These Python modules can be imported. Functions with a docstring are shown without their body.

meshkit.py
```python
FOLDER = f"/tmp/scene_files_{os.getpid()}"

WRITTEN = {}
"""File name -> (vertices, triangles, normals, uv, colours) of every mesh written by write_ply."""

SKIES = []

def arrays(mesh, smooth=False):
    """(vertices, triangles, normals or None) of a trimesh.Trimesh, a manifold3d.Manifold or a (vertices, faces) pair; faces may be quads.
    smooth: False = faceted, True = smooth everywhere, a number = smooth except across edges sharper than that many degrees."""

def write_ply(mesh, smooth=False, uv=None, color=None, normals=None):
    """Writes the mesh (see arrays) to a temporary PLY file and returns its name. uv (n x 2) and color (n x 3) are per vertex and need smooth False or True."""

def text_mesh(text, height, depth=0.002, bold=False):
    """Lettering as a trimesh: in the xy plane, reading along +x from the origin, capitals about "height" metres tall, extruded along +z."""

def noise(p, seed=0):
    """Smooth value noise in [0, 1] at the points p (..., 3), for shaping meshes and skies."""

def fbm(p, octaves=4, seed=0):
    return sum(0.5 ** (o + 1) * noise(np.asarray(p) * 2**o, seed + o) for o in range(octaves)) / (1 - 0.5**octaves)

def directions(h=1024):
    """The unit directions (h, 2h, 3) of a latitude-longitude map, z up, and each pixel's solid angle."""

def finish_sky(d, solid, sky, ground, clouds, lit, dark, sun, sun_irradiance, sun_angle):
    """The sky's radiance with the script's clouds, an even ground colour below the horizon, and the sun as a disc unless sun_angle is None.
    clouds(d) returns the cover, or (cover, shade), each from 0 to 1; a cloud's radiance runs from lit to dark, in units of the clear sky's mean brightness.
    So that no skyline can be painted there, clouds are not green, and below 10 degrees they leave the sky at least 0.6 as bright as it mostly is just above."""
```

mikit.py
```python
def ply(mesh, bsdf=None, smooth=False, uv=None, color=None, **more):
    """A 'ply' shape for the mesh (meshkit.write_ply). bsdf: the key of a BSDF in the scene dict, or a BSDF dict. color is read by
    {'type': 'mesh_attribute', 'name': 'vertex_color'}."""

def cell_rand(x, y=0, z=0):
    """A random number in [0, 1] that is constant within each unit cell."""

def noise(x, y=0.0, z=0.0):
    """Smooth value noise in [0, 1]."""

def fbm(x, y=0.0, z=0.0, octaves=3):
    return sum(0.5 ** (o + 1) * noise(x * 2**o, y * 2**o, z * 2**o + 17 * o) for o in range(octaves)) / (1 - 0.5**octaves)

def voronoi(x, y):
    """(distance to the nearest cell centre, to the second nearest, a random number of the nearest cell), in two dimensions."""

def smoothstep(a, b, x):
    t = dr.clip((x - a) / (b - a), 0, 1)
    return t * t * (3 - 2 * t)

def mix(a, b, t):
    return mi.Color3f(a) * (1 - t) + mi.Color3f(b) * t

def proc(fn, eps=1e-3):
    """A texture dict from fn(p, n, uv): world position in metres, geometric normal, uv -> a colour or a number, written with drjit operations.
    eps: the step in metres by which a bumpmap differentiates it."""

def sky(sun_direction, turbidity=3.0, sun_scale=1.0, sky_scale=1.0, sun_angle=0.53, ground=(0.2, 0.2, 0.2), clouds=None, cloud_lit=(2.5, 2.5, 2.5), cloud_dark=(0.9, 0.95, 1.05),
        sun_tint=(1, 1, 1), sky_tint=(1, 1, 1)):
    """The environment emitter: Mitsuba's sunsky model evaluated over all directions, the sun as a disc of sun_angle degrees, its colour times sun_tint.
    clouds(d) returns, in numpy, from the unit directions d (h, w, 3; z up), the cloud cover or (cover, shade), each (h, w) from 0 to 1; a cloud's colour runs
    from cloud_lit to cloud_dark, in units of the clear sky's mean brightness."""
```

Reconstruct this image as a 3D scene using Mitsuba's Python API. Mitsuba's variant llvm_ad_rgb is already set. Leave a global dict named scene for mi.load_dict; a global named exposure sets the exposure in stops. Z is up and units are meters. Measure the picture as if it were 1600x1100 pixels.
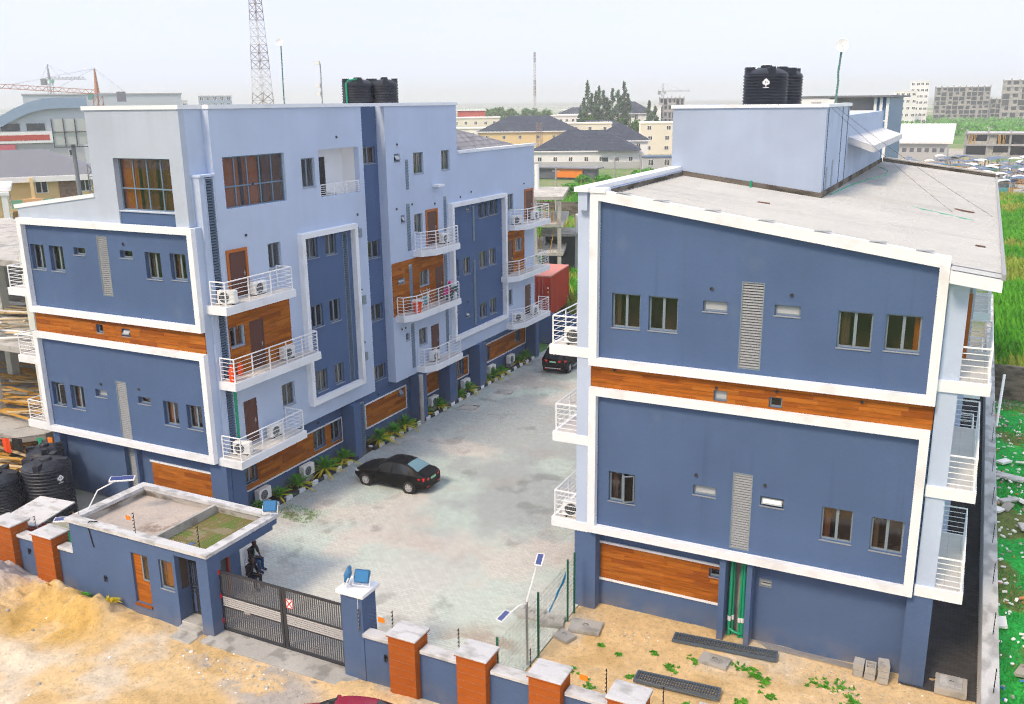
import math, random
import numpy as np, trimesh, drjit as dr, mitsuba as mi, mikit, meshkit
from mikit import noise, fbm, cell_rand, smoothstep, mix, voronoi
from shapely.geometry import Polygon, box as sbox, LineString
from shapely.ops import unary_union
T = mi.ScalarTransform4f
scene, labels = {'type': 'scene'}, {}
RNG = random.Random(7)

# ---------------------------------------------------------------- camera, sky, exposure
CAM = np.array([11.67, -29.27, 18.64])
YAW, PITCH, ROLL = np.radians([26.65, 15.06, -0.70])
FWD = np.array([-np.sin(YAW) * np.cos(PITCH), np.cos(YAW) * np.cos(PITCH), -np.sin(PITCH)])
RIGHT = np.array([np.cos(YAW), np.sin(YAW), 0.0])
UP0 = np.cross(RIGHT, FWD)
UP = -np.sin(ROLL) * RIGHT + np.cos(ROLL) * UP0
scene['camera'] = {'type': 'perspective', 'fov': math.degrees(2 * math.atan(800 / 1446.6)), 'fov_axis': 'x', 'near_clip': 0.5, 'far_clip': 9000.0,
                   'to_world': T().look_at(origin=CAM.tolist(), target=(CAM + FWD).tolist(), up=UP.tolist())}


def cloud_cover(d):
    n = meshkit.fbm(d * np.array([2.2, 2.2, 5.0]) + 3.1, octaves=3)
    return np.clip(0.93 + 0.0 * n, 0, 1), np.clip(0.25 + 0.9 * (n - 0.5), 0, 1)


scene['sky'] = mikit.sky((-0.17, -0.70, 0.76), turbidity=4, sun_scale=0.42, sky_scale=1.0, sun_angle=14, clouds=cloud_cover,
                         cloud_lit=(1.80, 1.90, 2.26), cloud_dark=(1.58, 1.71, 2.08), sun_tint=(1.0, 0.97, 0.93))
exposure = 2.4

# ---------------------------------------------------------------- materials
def mat(key, base, rough=0.7, spec=0.35, bump=None, scale=0.004, eps=1e-3, **more):
    b = {'type': 'principled', 'base_color': mikit.proc(base) if callable(base) else {'type': 'rgb', 'value': list(base)}, 'roughness': rough, 'specular': spec, **more}
    if bump is not None:
        b = {'type': 'bumpmap', 'texture': mikit.proc(bump, eps), 'scale': scale, 'bsdf': b}
    scene[key] = {'type': 'twosided', 'bsdf': b}


def plaster(c, streak=0.10, grain=0.10, blotch=0.16, dusty=False):
    c = [float(x) for x in c]

    def f(p, n, uv):
        big = fbm(p.x * 0.45, p.y * 0.45, p.z * 0.45, 3)
        st = fbm(p.x * 3.1, p.y * 3.1, p.z * 0.22, 3)
        g = noise(p.x * 34, p.y * 34, p.z * 34)
        k = 1 + (big - 0.5) * blotch + (st - 0.5) * streak + (g - 0.5) * grain
        col = mi.Color3f(*c) * k
        if dusty:
            col = mix(col, (0.30, 0.25, 0.19), smoothstep(0.9, 0.0, p.z) * smoothstep(0.25, 0.7, fbm(p.x * 1.7, p.y * 1.7, p.z * 1.2, 3)) * 0.30)
            col = mix(col, (0.20, 0.24, 0.30), smoothstep(0.66, 0.80, fbm(p.x * 0.9 + 31, p.y * 0.9, p.z * 0.5, 4)) * 0.18)
            col = col * (1 - 0.10 * smoothstep(0.66, 0.86, fbm(p.x * 4.3, p.y * 4.3, p.z * 0.16, 4)))
        return col
    return f


def stucco(p, n, uv):
    return noise(p.x * 42, p.y * 42, p.z * 42) + 0.5 * noise(p.x * 90, p.y * 90, p.z * 90)


mat('m_dark', plaster((0.079, 0.130, 0.252), 0.10, 0.20, 0.28, True), 0.85, 0.2, stucco, 0.006)
mat('m_light', plaster((0.47, 0.55, 0.70), 0.07, 0.05), 0.85, 0.2, stucco, 0.004)
mat('m_tower', plaster((0.36, 0.43, 0.55), 0.08, 0.06, 0.34), 0.85, 0.2)


def white_paint(p, n, uv):
    d = smoothstep(0.52, 0.80, fbm(p.x * 1.6, p.y * 1.6, p.z * 1.1, 4)) * 0.34
    g = (noise(p.x * 14, p.y * 14, p.z * 14) - 0.5) * 0.05
    return mix((0.78, 0.80, 0.83), (0.52, 0.51, 0.48), d) * (1 + g)


mat('m_white', white_paint, 0.6, 0.3)
mat('m_rail', (0.82, 0.82, 0.82), 0.4, 0.4)


def concrete(p, n, uv):
    a = fbm(p.x * 0.9, p.y * 0.9, p.z * 0.9, 4)
    s = smoothstep(0.5, 0.75, fbm(p.x * 2.3 + 5, p.y * 2.3, p.z * 1.1, 4))
    g = noise(p.x * 30, p.y * 30, p.z * 30)
    return mix((0.50, 0.49, 0.46), (0.33, 0.32, 0.30), a) * (1 - 0.35 * s) * (0.92 + 0.16 * g)


mat('m_concrete', concrete, 0.9, 0.15, stucco, 0.006)


def dirty_concrete(p, n, uv):
    s = smoothstep(0.35, 0.7, fbm(p.x * 1.3 + 5, p.y * 1.3, p.z * 3.1, 4))
    g = noise(p.x * 24, p.y * 24, p.z * 24)
    return mix((0.17, 0.15, 0.13), (0.06, 0.055, 0.045), s) * (0.8 + 0.4 * g)


mat('m_dirty', dirty_concrete, 0.95, 0.1)


def wood(tint, seed):
    tint = [float(x) for x in tint]

    def f(p, n, uv):
        u = p.x + p.y
        w = fbm(u * 1.6 + seed, p.z * 22, seed, 3)
        g = noise(u * 7 + seed, p.z * 90, seed)
        return mi.Color3f(*tint) * (0.55 + 0.75 * w + 0.2 * (g - 0.5))
    return f


for i, t in enumerate([(0.37, 0.110, 0.012), (0.29, 0.078, 0.010), (0.43, 0.140, 0.018)]):
    mat(f'm_wood{i}', wood(t, 3.7 * i), 0.75, 0.12)
mat('m_wood_back', (0.20, 0.05, 0.01), 0.8)
mat('m_door', (0.105, 0.040, 0.030), 0.5, 0.35)
mat('m_doorframe', (0.42, 0.12, 0.015), 0.5, 0.35)
mat('m_alu', (0.20, 0.25, 0.29), 0.4, 0.4)
mat('m_alu_blue', (0.15, 0.22, 0.30), 0.4, 0.4)
mat('m_louver', (0.29, 0.31, 0.33), 0.6, 0.3)
mat('m_louver_dark', (0.10, 0.16, 0.25), 0.6, 0.3)
mat('m_room', (0.10, 0.075, 0.06), 0.9, 0.1)
mat('m_curtain', (0.13, 0.095, 0.07), 0.9, 0.1)
mat('m_curtain_orange', (0.42, 0.14, 0.02), 0.9, 0.1)
mat('m_curtain_brown', (0.17, 0.075, 0.035), 0.9, 0.1)
mat('m_red_cloth', (0.55, 0.03, 0.03), 0.9, 0.1)
mat('m_green_plastic', (0.01, 0.33, 0.17), 0.4, 0.4)
mat('m_ac', (0.76, 0.76, 0.73), 0.5, 0.4)
mat('m_black', (0.012, 0.012, 0.014), 0.5, 0.4)
mat('m_darkgrey', (0.06, 0.065, 0.075), 0.5, 0.4)
mat('m_steel', (0.42, 0.43, 0.45), 0.35, 0.5, metallic=0.6)
scene['m_glass'] = {'type': 'twosided', 'bsdf': {'type': 'principled', 'base_color': {'type': 'rgb', 'value': [0.012, 0.011, 0.010]}, 'roughness': 0.06, 'specular': 0.55}}
scene['m_pane'] = {'type': 'thindielectric', 'int_ior': 1.5, 'specular_transmittance': {'type': 'rgb', 'value': [0.72, 0.70, 0.66]}}
scene['m_frosted'] = {'type': 'twosided', 'bsdf': {'type': 'principled', 'base_color': {'type': 'rgb', 'value': [0.42, 0.44, 0.46]}, 'roughness': 0.25, 'specular': 0.5}}


# ---------------------------------------------------------------- mesh helpers
BOXF = np.array([[0, 2, 3, 1], [4, 5, 7, 6], [0, 1, 5, 4], [2, 6, 7, 3], [0, 4, 6, 2], [1, 3, 7, 5]])


class MB:
    """Collects pieces and makes them one mesh."""

    def __init__(self):
        self.v, self.f, self.n = [], [], 0

    def add(self, v, f):
        v, f = np.asarray(v, float), np.asarray(f, int)
        if len(v) == 0:
            return self
        if f.shape[1] == 4:
            f = np.vstack([f[:, [0, 1, 2]], f[:, [0, 2, 3]]])
        self.v.append(v); self.f.append(f + self.n); self.n += len(v)
        return self

    def box(self, x0, x1, y0, y1, z0, z1, m=None):
        x0, x1 = min(x0, x1), max(x0, x1); y0, y1 = min(y0, y1), max(y0, y1); z0, z1 = min(z0, z1), max(z0, z1)
        v = np.array([[x, y, z] for x in (x0, x1) for y in (y0, y1) for z in (z0, z1)])
        f = np.array([[0, 1, 3, 2], [4, 6, 7, 5], [0, 4, 5, 1], [2, 3, 7, 6], [0, 2, 6, 4], [1, 5, 7, 3]])
        return self.add(v if m is None else xf(v, m), f)

    def bevel(self, x0, x1, y0, y1, z0, z1, b=0.02, m=None):
        x0, x1 = min(x0, x1), max(x0, x1); y0, y1 = min(y0, y1), max(y0, y1); z0, z1 = min(z0, z1), max(z0, z1)
        pts = []
        for x, sx in ((x0, 1), (x1, -1)):
            for y, sy in ((y0, 1), (y1, -1)):
                for z, sz in ((z0, 1), (z1, -1)):
                    pts += [[x, y + sy * b, z + sz * b], [x + sx * b, y, z + sz * b], [x + sx * b, y + sy * b, z]]
        h = trimesh.Trimesh(pts).convex_hull
        return self.add(h.vertices if m is None else xf(h.vertices, m), h.faces)

    def tube(self, pts, r, n=6, cap=True):
        pts = np.asarray(pts, float)
        rr = np.full(len(pts), r) if np.isscalar(r) else np.asarray(r)
        a = np.arange(n) * 2 * math.pi / n + math.pi / n
        rings = []
        for i, p in enumerate(pts):
            d = pts[min(i + 1, len(pts) - 1)] - pts[max(i - 1, 0)]
            d = d / (np.linalg.norm(d) + 1e-12)
            ref = np.array([0, 0, 1.0]) if abs(d[2]) < 0.9 else np.array([0, 1.0, 0])
            s = np.cross(d, ref); s /= np.linalg.norm(s)
            t = np.cross(s, d)
            rings.append(p + rr[i] * (np.cos(a)[:, None] * s + np.sin(a)[:, None] * t))
        v = np.vstack(rings); f = []
        for k in range(len(pts) - 1):
            for i in range(n):
                j = (i + 1) % n
                f.append([k * n + i, k * n + j, (k + 1) * n + j, (k + 1) * n + i])
        self.add(v, f)
        if cap:
            for k in (0, len(pts) - 1):
                self.add(rings[k], [[0, i, i + 1] for i in range(1, n - 1)])
        return self

    def lathe(self, prof, c=(0, 0, 0), n=32, m=None):
        prof = np.asarray(prof, float); a = np.arange(n) * 2 * math.pi / n
        v = np.vstack([np.stack([r * np.cos(a), r * np.sin(a), np.full(n, z)], 1) for r, z in prof])
        f = []
        for k in range(len(prof) - 1):
            for i in range(n):
                j = (i + 1) % n
                f.append([k * n + i, k * n + j, (k + 1) * n + j, (k + 1) * n + i])
        if m is not None:
            v = xf(v, m)
        return self.add(v + np.array(c), f)

    def poly(self, poly, h0, h1, mapping=None, m=None):
        """Extrudes a shapely polygon from h0 to h1 along the third axis; mapping turns (u, v, d) rows into world points."""
        for g in getattr(poly, 'geoms', [poly]):
            if g.is_empty or g.area < 1e-6:
                continue
            t = trimesh.creation.extrude_polygon(g, h1 - h0, engine='earcut')
            v = np.array(t.vertices) + [0, 0, h0]
            f = np.array(t.faces)
            if mapping is not None:
                v = mapping(v)
            if m is not None:
                v = xf(v, m)
            self.add(v, f)
        return self

    def tm(self, t, m=None):
        return self.add(t.vertices if m is None else xf(np.array(t.vertices), m), t.faces)

    def get(self):
        return np.vstack(self.v), np.vstack(self.f)

    def put(self, key, m, smooth=False, **more):
        return ent(key, self.get(), m, smooth, **more)


def xf(v, m):
    v = np.asarray(v, float)
    return v @ m[:3, :3].T + m[:3, 3]


def mtx(loc=(0, 0, 0), rz=0.0, rx=0.0, ry=0.0, s=1.0):
    cz, sz, cx, sx, cy, sy = math.cos(rz), math.sin(rz), math.cos(rx), math.sin(rx), math.cos(ry), math.sin(ry)
    m = np.eye(4)
    m[:3, :3] = np.array([[cz, -sz, 0], [sz, cz, 0], [0, 0, 1]]) @ np.array([[cy, 0, sy], [0, 1, 0], [-sy, 0, cy]]) @ np.array([[1, 0, 0], [0, cx, -sx], [0, sx, cx]]) * s
    m[:3, 3] = loc
    return m


def ent(key, mesh, m, smooth=False, **more):
    """One entry of the scene under a free key, numbered when the name is taken."""
    key = free(key)
    scene[key] = mikit.ply(mesh, m, smooth, **more)
    return key


USED, COUNT = set(), {}


def free(key):
    if key not in USED:
        USED.add(key); return key
    k = COUNT.get(key, 0) + 1
    while f'{key}_{k:03d}' in USED:
        k += 1
    COUNT[key] = k
    USED.add(f'{key}_{k:03d}')
    return f'{key}_{k:03d}'


def thing(name, label, cat, group=None):
    key = free(name)
    labels[key] = {'label': label, 'category': cat}
    if group:
        labels[key]['group'] = group
    return key


def structure(name, mesh, m, smooth=False, label=None, **more):
    k = ent(name, mesh, m, smooth, **more)
    labels[k] = {'kind': 'structure', **({'label': label} if label else {})}
    return k


def stuff_part(key):
    labels[key] = {**labels.get(key, {}), 'kind': 'stuff'}
    return key


# planes: (u, v, d) -> world; d points out of the wall
def face_y(y):      # faces -Y: u = X, v = Z
    return lambda a: np.stack([a[:, 0], y - a[:, 2], a[:, 1]], 1)


def face_x(x):      # faces +X: u = Y, v = Z
    return lambda a: np.stack([x + a[:, 2], a[:, 0], a[:, 1]], 1)


def pbox(mb, F, u0, u1, v0, v1, d0, d1):
    v = np.array([[u, w, d] for u in (u0, u1) for w in (v0, v1) for d in (d0, d1)], float)
    f = np.array([[0, 1, 3, 2], [4, 6, 7, 5], [0, 4, 5, 1], [2, 3, 7, 6], [0, 2, 6, 4], [1, 5, 7, 3]])
    return mb.add(F(v), f)


def rects_poly(poly, rects):
    return poly.difference(unary_union([sbox(r[0], r[2], r[1], r[3]) for r in rects])) if rects else poly


# ---------------------------------------------------------------- building parts
def window(b, F, r, kind='casement', frame='m_alu', sill=True, rooms=None, recess=0.13, curtain=True, seed=0, label=None, sill_m='m_louver'):
    """A window in the opening r = (u0, u1, v0, v1): part window (the frame), sub-parts pane, sash, sill, curtain."""
    u0, u1, v0, v1 = r
    rnd = random.Random(seed * 31 + int(u0 * 100) + int(v0 * 10))
    w, h = u1 - u0, v1 - v0
    t, d0, d1 = 0.055, -recess - 0.05, -recess + 0.01
    mb = MB()
    pbox(mb, F, u0, u1, v1 - t, v1, d0, d1); pbox(mb, F, u0, u1, v0, v0 + t, d0, d1)
    pbox(mb, F, u0, u0 + t, v0 + t, v1 - t, d0, d1); pbox(mb, F, u1 - t, u1, v0 + t, v1 - t, d0, d1)
    cells = []
    if kind in ('casement', 'open'):
        c = (u0 + u1) / 2
        pbox(mb, F, c - t * 0.8, c + t * 0.8, v0 + t, v1 - t, d0, d1)
        cells = [(u0 + t, c - t * 0.8, v0 + t, v1 - t), (c + t * 0.8, u1 - t, v0 + t, v1 - t)]
    elif kind == 'grid':
        n = max(2, round(w / 0.82)); cut = v0 + h * 0.42
        pbox(mb, F, u0 + t, u1 - t, cut - t / 2, cut + t / 2, d0, d1)
        for i in range(1, n):
            x = u0 + w * i / n
            pbox(mb, F, x - t / 2, x + t / 2, v0 + t, cut - t / 2, d0, d1); pbox(mb, F, x - t / 2, x + t / 2, cut + t / 2, v1 - t, d0, d1)
        for i in range(n):
            for a, c_ in ((v0 + t, cut - t / 2), (cut + t / 2, v1 - t)):
                cells.append((u0 + w * i / n + t / 2, u0 + w * (i + 1) / n - t / 2, a, c_))
    else:
        cells = [(u0 + t, u1 - t, v0 + t, v1 - t)]
    key = mb.put(f'{b}__window', frame)
    if label:
        labels[key] = {'label': label}
    tilt = kind in ('awning',)
    for i, (a, c_, e, g) in enumerate(cells):
        if tilt or (kind == 'open' and i == 1):
            s = MB(); q = 0.045; hh = g - e; ww = c_ - a
            if tilt:      # top-hung sash pushed out
                def G(x, F=F, e=g, ang=math.radians(38)):
                    x = np.array(x, float); y = x[:, 1] - e
                    return F(np.stack([x[:, 0], e + y * math.cos(ang) - x[:, 2] * math.sin(ang), -recess + 0.03 - y * math.sin(ang) + x[:, 2] * math.cos(ang)], 1))
            else:         # side-hung sash pushed out
                def G(x, F=F, e=c_, ang=math.radians(32)):
                    x = np.array(x, float); y = x[:, 0] - e
                    return F(np.stack([e + y * math.cos(ang), x[:, 1], -recess + 0.03 - y * math.sin(ang) + x[:, 2]], 1))
            pbox(s, G, a, c_, g - q, g, 0, 0.03); pbox(s, G, a, c_, e, e + q, 0, 0.03); pbox(s, G, a, a + q, e + q, g - q, 0, 0.03); pbox(s, G, c_ - q, c_, e + q, g - q, 0, 0.03)
            s.put(f'{key}__sash', frame)
            p = MB(); pbox(p, G, a + q, c_ - q, e + q, g - q, 0.01, 0.018); p.put(f'{key}__pane', 'm_frosted' if tilt else 'm_glass')
        else:
            p = MB(); p.add(F(np.array([[a, e, -recess - 0.02], [c_, e, -recess - 0.02], [c_, g, -recess - 0.02], [a, g, -recess - 0.02]])), [[0, 1, 2, 3]])
            p.put(f'{key}__pane', 'm_frosted' if kind == 'vent' else 'm_pane')
    if sill and kind != 'grid':
        s = MB(); pbox(s, F, u0 - 0.02, u1 + 0.02, v0 - 0.035, v0 - 0.002, -recess, 0.035); s.put(f'{key}__sill', sill_m)
    if kind != 'vent':
        rm = MB(); D = 0.9 if kind != 'grid' else 2.4
        e0, e1, h0, h1 = u0 - 0.1, u1 + 0.1, v0 - 0.1, v1 + 0.1
        for q in ([(e0, h0, -D), (e1, h0, -D), (e1, h1, -D), (e0, h1, -D)], [(e0, h0, -0.25), (e0, h0, -D), (e0, h1, -D), (e0, h1, -0.25)], [(e1, h0, -0.25), (e1, h0, -D), (e1, h1, -D), (e1, h1, -0.25)],
                  [(e0, h0, -0.25), (e1, h0, -0.25), (e1, h0, -D), (e0, h0, -D)], [(e0, h1, -0.25), (e1, h1, -0.25), (e1, h1, -D), (e0, h1, -D)]):
            rm.add(F(np.array(q, float)), [[0, 1, 2, 3]])
        rm.put(f'{key}__room', 'm_room')
        if curtain:
            spans = []
            if kind == 'grid':
                spans = [(u0 + 0.02, u0 + w * 0.30), (u0 + w * 0.36, u0 + w * 0.62), (u0 + w * 0.68, u1 - 0.02)]
            else:
                a = rnd.random()
                spans = [(u0, u0 + w * rnd.uniform(0.18, 0.40))] if a < 0.35 else [(u1 - w * rnd.uniform(0.2, 0.42), u1)] if a < 0.6 else [(u0, u0 + w * 0.25), (u1 - w * 0.3, u1)] if a < 0.85 else []
            for a, c_ in spans:
                n = max(4, int((c_ - a) / 0.05)); x = np.linspace(a, c_, n)
                dd = -recess - 0.14 - 0.04 * (np.arange(n) % 2)
                pts = np.vstack([np.stack([x, np.full(n, v0), dd], 1), np.stack([x, np.full(n, v1), dd], 1)])
                f = [[i, i + 1, n + i + 1, n + i] for i in range(n - 1)]
                ent(f'{key}__curtain', (F(pts), np.array(f)), ('m_curtain_orange' if rnd.random() < 0.45 else 'm_curtain_brown') if kind == 'grid' else 'm_curtain_orange' if rnd.random() < 0.08 else 'm_curtain_brown' if rnd.random() < 0.4 else 'm_curtain')
    return key


def louver(b, F, r, m='m_louver', pitch=0.09, frame='m_alu', depth=0.10):
    u0, u1, v0, v1 = r
    mb = MB(); t = 0.03
    pbox(mb, F, u0, u0 + t, v0, v1, -depth, 0.012); pbox(mb, F, u1 - t, u1, v0, v1, -depth, 0.012)
    pbox(mb, F, u0 + t, u1 - t, v1 - t, v1, -depth, 0.012); pbox(mb, F, u0 + t, u1 - t, v0, v0 + t, -depth, 0.012)
    key = mb.put(f'{b}__louver', frame)
    s = MB(); n = int((v1 - v0 - 2 * t) / pitch)
    for i in range(n):
        z = v0 + t + (i + 0.5) * (v1 - v0 - 2 * t) / n
        a = np.array([[u0 + t, z - 0.022, 0.006], [u1 - t, z - 0.022, 0.006], [u1 - t, z + 0.030, -0.045], [u0 + t, z + 0.030, -0.045]])
        b_ = a + np.array([0, -0.010, -0.008])
        s.add(F(np.vstack([a, b_])), [[0, 1, 2, 3], [7, 6, 5, 4], [0, 4, 5, 1], [2, 6, 7, 3]])
    stuff_part(s.put(f'{key}__slats', m))
    bk = MB(); bk.add(F(np.array([[u0, v0, -depth], [u1, v0, -depth], [u1, v1, -depth], [u0, v1, -depth]])), [[0, 1, 2, 3]])
    bk.put(f'{key}__shaft', 'm_darkgrey')
    return key


def planks(b, F, u0, u1, v0, v1, holes=(), row=0.2, length=1.5, d=0.0, thick=0.025, border=0.0, border_sides='tblr', seed=1):
    """Wood cladding: backing as the part, each plank a sub-part, white border strips."""
    rnd = random.Random(seed)
    mb = MB(); mb.poly(rects_poly(sbox(u0, v0, u1, v1), holes), d + 0.001, d + 0.008, F)
    key = mb.put(f'{b}__wood_panel', 'm_wood_back')
    rows = max(1, round((v1 - v0) / row)); h = (v1 - v0) / rows
    for i in range(rows):
        u = u0 - rnd.random() * length * 0.8
        while u < u1:
            e = u + length * rnd.uniform(0.85, 1.15)
            a, c = max(u, u0), min(e, u1)
            if c - a > 0.08:
                g = sbox(a + 0.004, v0 + i * h + 0.005, c - 0.004, v0 + (i + 1) * h - 0.005)
                if holes:
                    g = rects_poly(g, holes)
                if not g.is_empty and g.area > 0.01:
                    for gg in getattr(g, 'geoms', [g]):
                        m = MB(); m.poly(gg, d + 0.008, d + thick + rnd.uniform(-0.003, 0.003), F)
                        m.put(f'{key}__plank', f'm_wood{rnd.choice((0, 0, 1, 2))}')
            u = e
    if border:
        m = MB(); o = d + thick + 0.03
        if 't' in border_sides: pbox(m, F, u0 - border, u1 + border, v1, v1 + border, d, o)
        if 'b' in border_sides: pbox(m, F, u0 - border, u1 + border, v0 - border, v0, d, o)
        if 'l' in border_sides: pbox(m, F, u0 - border, u0, v0, v1, d, o)
        if 'r' in border_sides: pbox(m, F, u1, u1 + border, v0, v1, d, o)
        m.put(f'{key}__border', 'm_white')
    return key


def door(b, F, u0, u1, v0, v1, cased=True, swing=0):
    t = 0.13 if cased else 0.05
    mb = MB(); pbox(mb, F, u0 + t, u1 - t, v0, v1 - t, -0.05, 0.015)
    for k in range(2):
        w = (v1 - v0 - t) / 2
        pbox(mb, F, u0 + t + 0.10, u1 - t - 0.10, v0 + k * w + 0.12, v0 + (k + 1) * w - 0.10, 0.015, 0.024)
    key = mb.put(f'{b}__door', 'm_door')
    f = MB(); o = 0.06 if cased else 0.03
    pbox(f, F, u0, u0 + t, v0, v1 - t, -0.05, o); pbox(f, F, u1 - t, u1, v0, v1 - t, -0.05, o); pbox(f, F, u0, u1, v1 - t, v1, -0.05, o)
    f.put(f'{key}__frame', 'm_doorframe' if cased else 'm_door')
    h = MB(); x = u1 - t - 0.10
    pbox(h, F, x - 0.03, x + 0.02, v0 + 0.9, v0 + 1.12, 0.015, 0.03); pbox(h, F, x - 0.12, x, v0 + 1.02, v0 + 1.05, 0.05, 0.075); pbox(h, F, x - 0.02, x, v0 + 1.02, v0 + 1.05, 0.03, 0.05)
    h.put(f'{key}__handle', 'm_steel')
    return key


def balcony(b, slab, z0, z1, path, rail_h=1.05, bars=5, label=None, spacing=1.25, tile=True):
    """Slab polygon (x, y) from z0 to z1; railing along the open path: bars and posts as sub-parts."""
    mb = MB(); mb.poly(Polygon(slab), z0, z1)
    key = mb.put(f'{b}__balcony', 'm_white')
    if label:
        labels[key] = {'label': label}
    if tile:
        f = MB(); f.poly(Polygon(slab).buffer(-0.10), z1, z1 + 0.012); f.put(f'{key}__floor', 'm_floor_tile')
    path = [np.array([*p, z1]) for p in path]
    for a, c in zip(path[:-1], path[1:]):
        L = np.linalg.norm(c - a)
        for i in range(bars + 1):
            h = 0.13 + (rail_h - 0.13) * i / bars
            r = 0.030 if i == bars else 0.014
            m = MB(); m.tube([a + [0, 0, h], c + [0, 0, h]], r, 6); m.put(f'{key}__railing_bar', 'm_rail')
    pts = []
    for a, c in zip(path[:-1], path[1:]):
        L = np.linalg.norm(c - a); n = max(1, round(L / spacing))
        pts += [a + (c - a) * i / n for i in range(n)]
    pts.append(path[-1])
    for p in pts:
        m = MB(); m.box(p[0] - 0.022, p[0] + 0.022, p[1] - 0.022, p[1] + 0.022, z1, z1 + rail_h - 0.02); m.put(f'{key}__railing_post', 'm_rail')
    return key


mat('m_floor_tile', lambda p, n, uv: mix((0.62, 0.60, 0.57), (0.50, 0.48, 0.45), fbm(p.x * 2, p.y * 2, p.z, 3)) * dr.select((dr.abs(p.x * 2.5 - dr.floor(p.x * 2.5) - 0.5) > 0.485) | (dr.abs(p.y * 2.5 - dr.floor(p.y * 2.5) - 0.5) > 0.485), 0.75, 1.0), 0.5, 0.4)


def conduit(b, F, u, v, r=0.06):
    """A short dark pipe end through the wall."""
    mb = MB(); a = np.arange(10) * 2 * math.pi / 10
    ring = lambda rr, d: np.stack([u + rr * np.cos(a), v + rr * np.sin(a), np.full(10, d)], 1)
    vv = np.vstack([ring(r, 0.001), ring(r, 0.05), ring(r * 0.75, 0.05), ring(r * 0.75, 0.004)])
    f = [[k * 10 + i, k * 10 + (i + 1) % 10, (k + 1) * 10 + (i + 1) % 10, (k + 1) * 10 + i] for k in range(3) for i in range(10)]
    mb.add(F(vv), f); mb.add(F(ring(r * 0.75, 0.004)), [[0, i, i + 1] for i in range(1, 9)])
    return mb.put(f'{b}__pipe_end', 'm_darkgrey', label=None) if False else mb.put(f'{b}__pipe_end', 'm_darkgrey')


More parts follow.
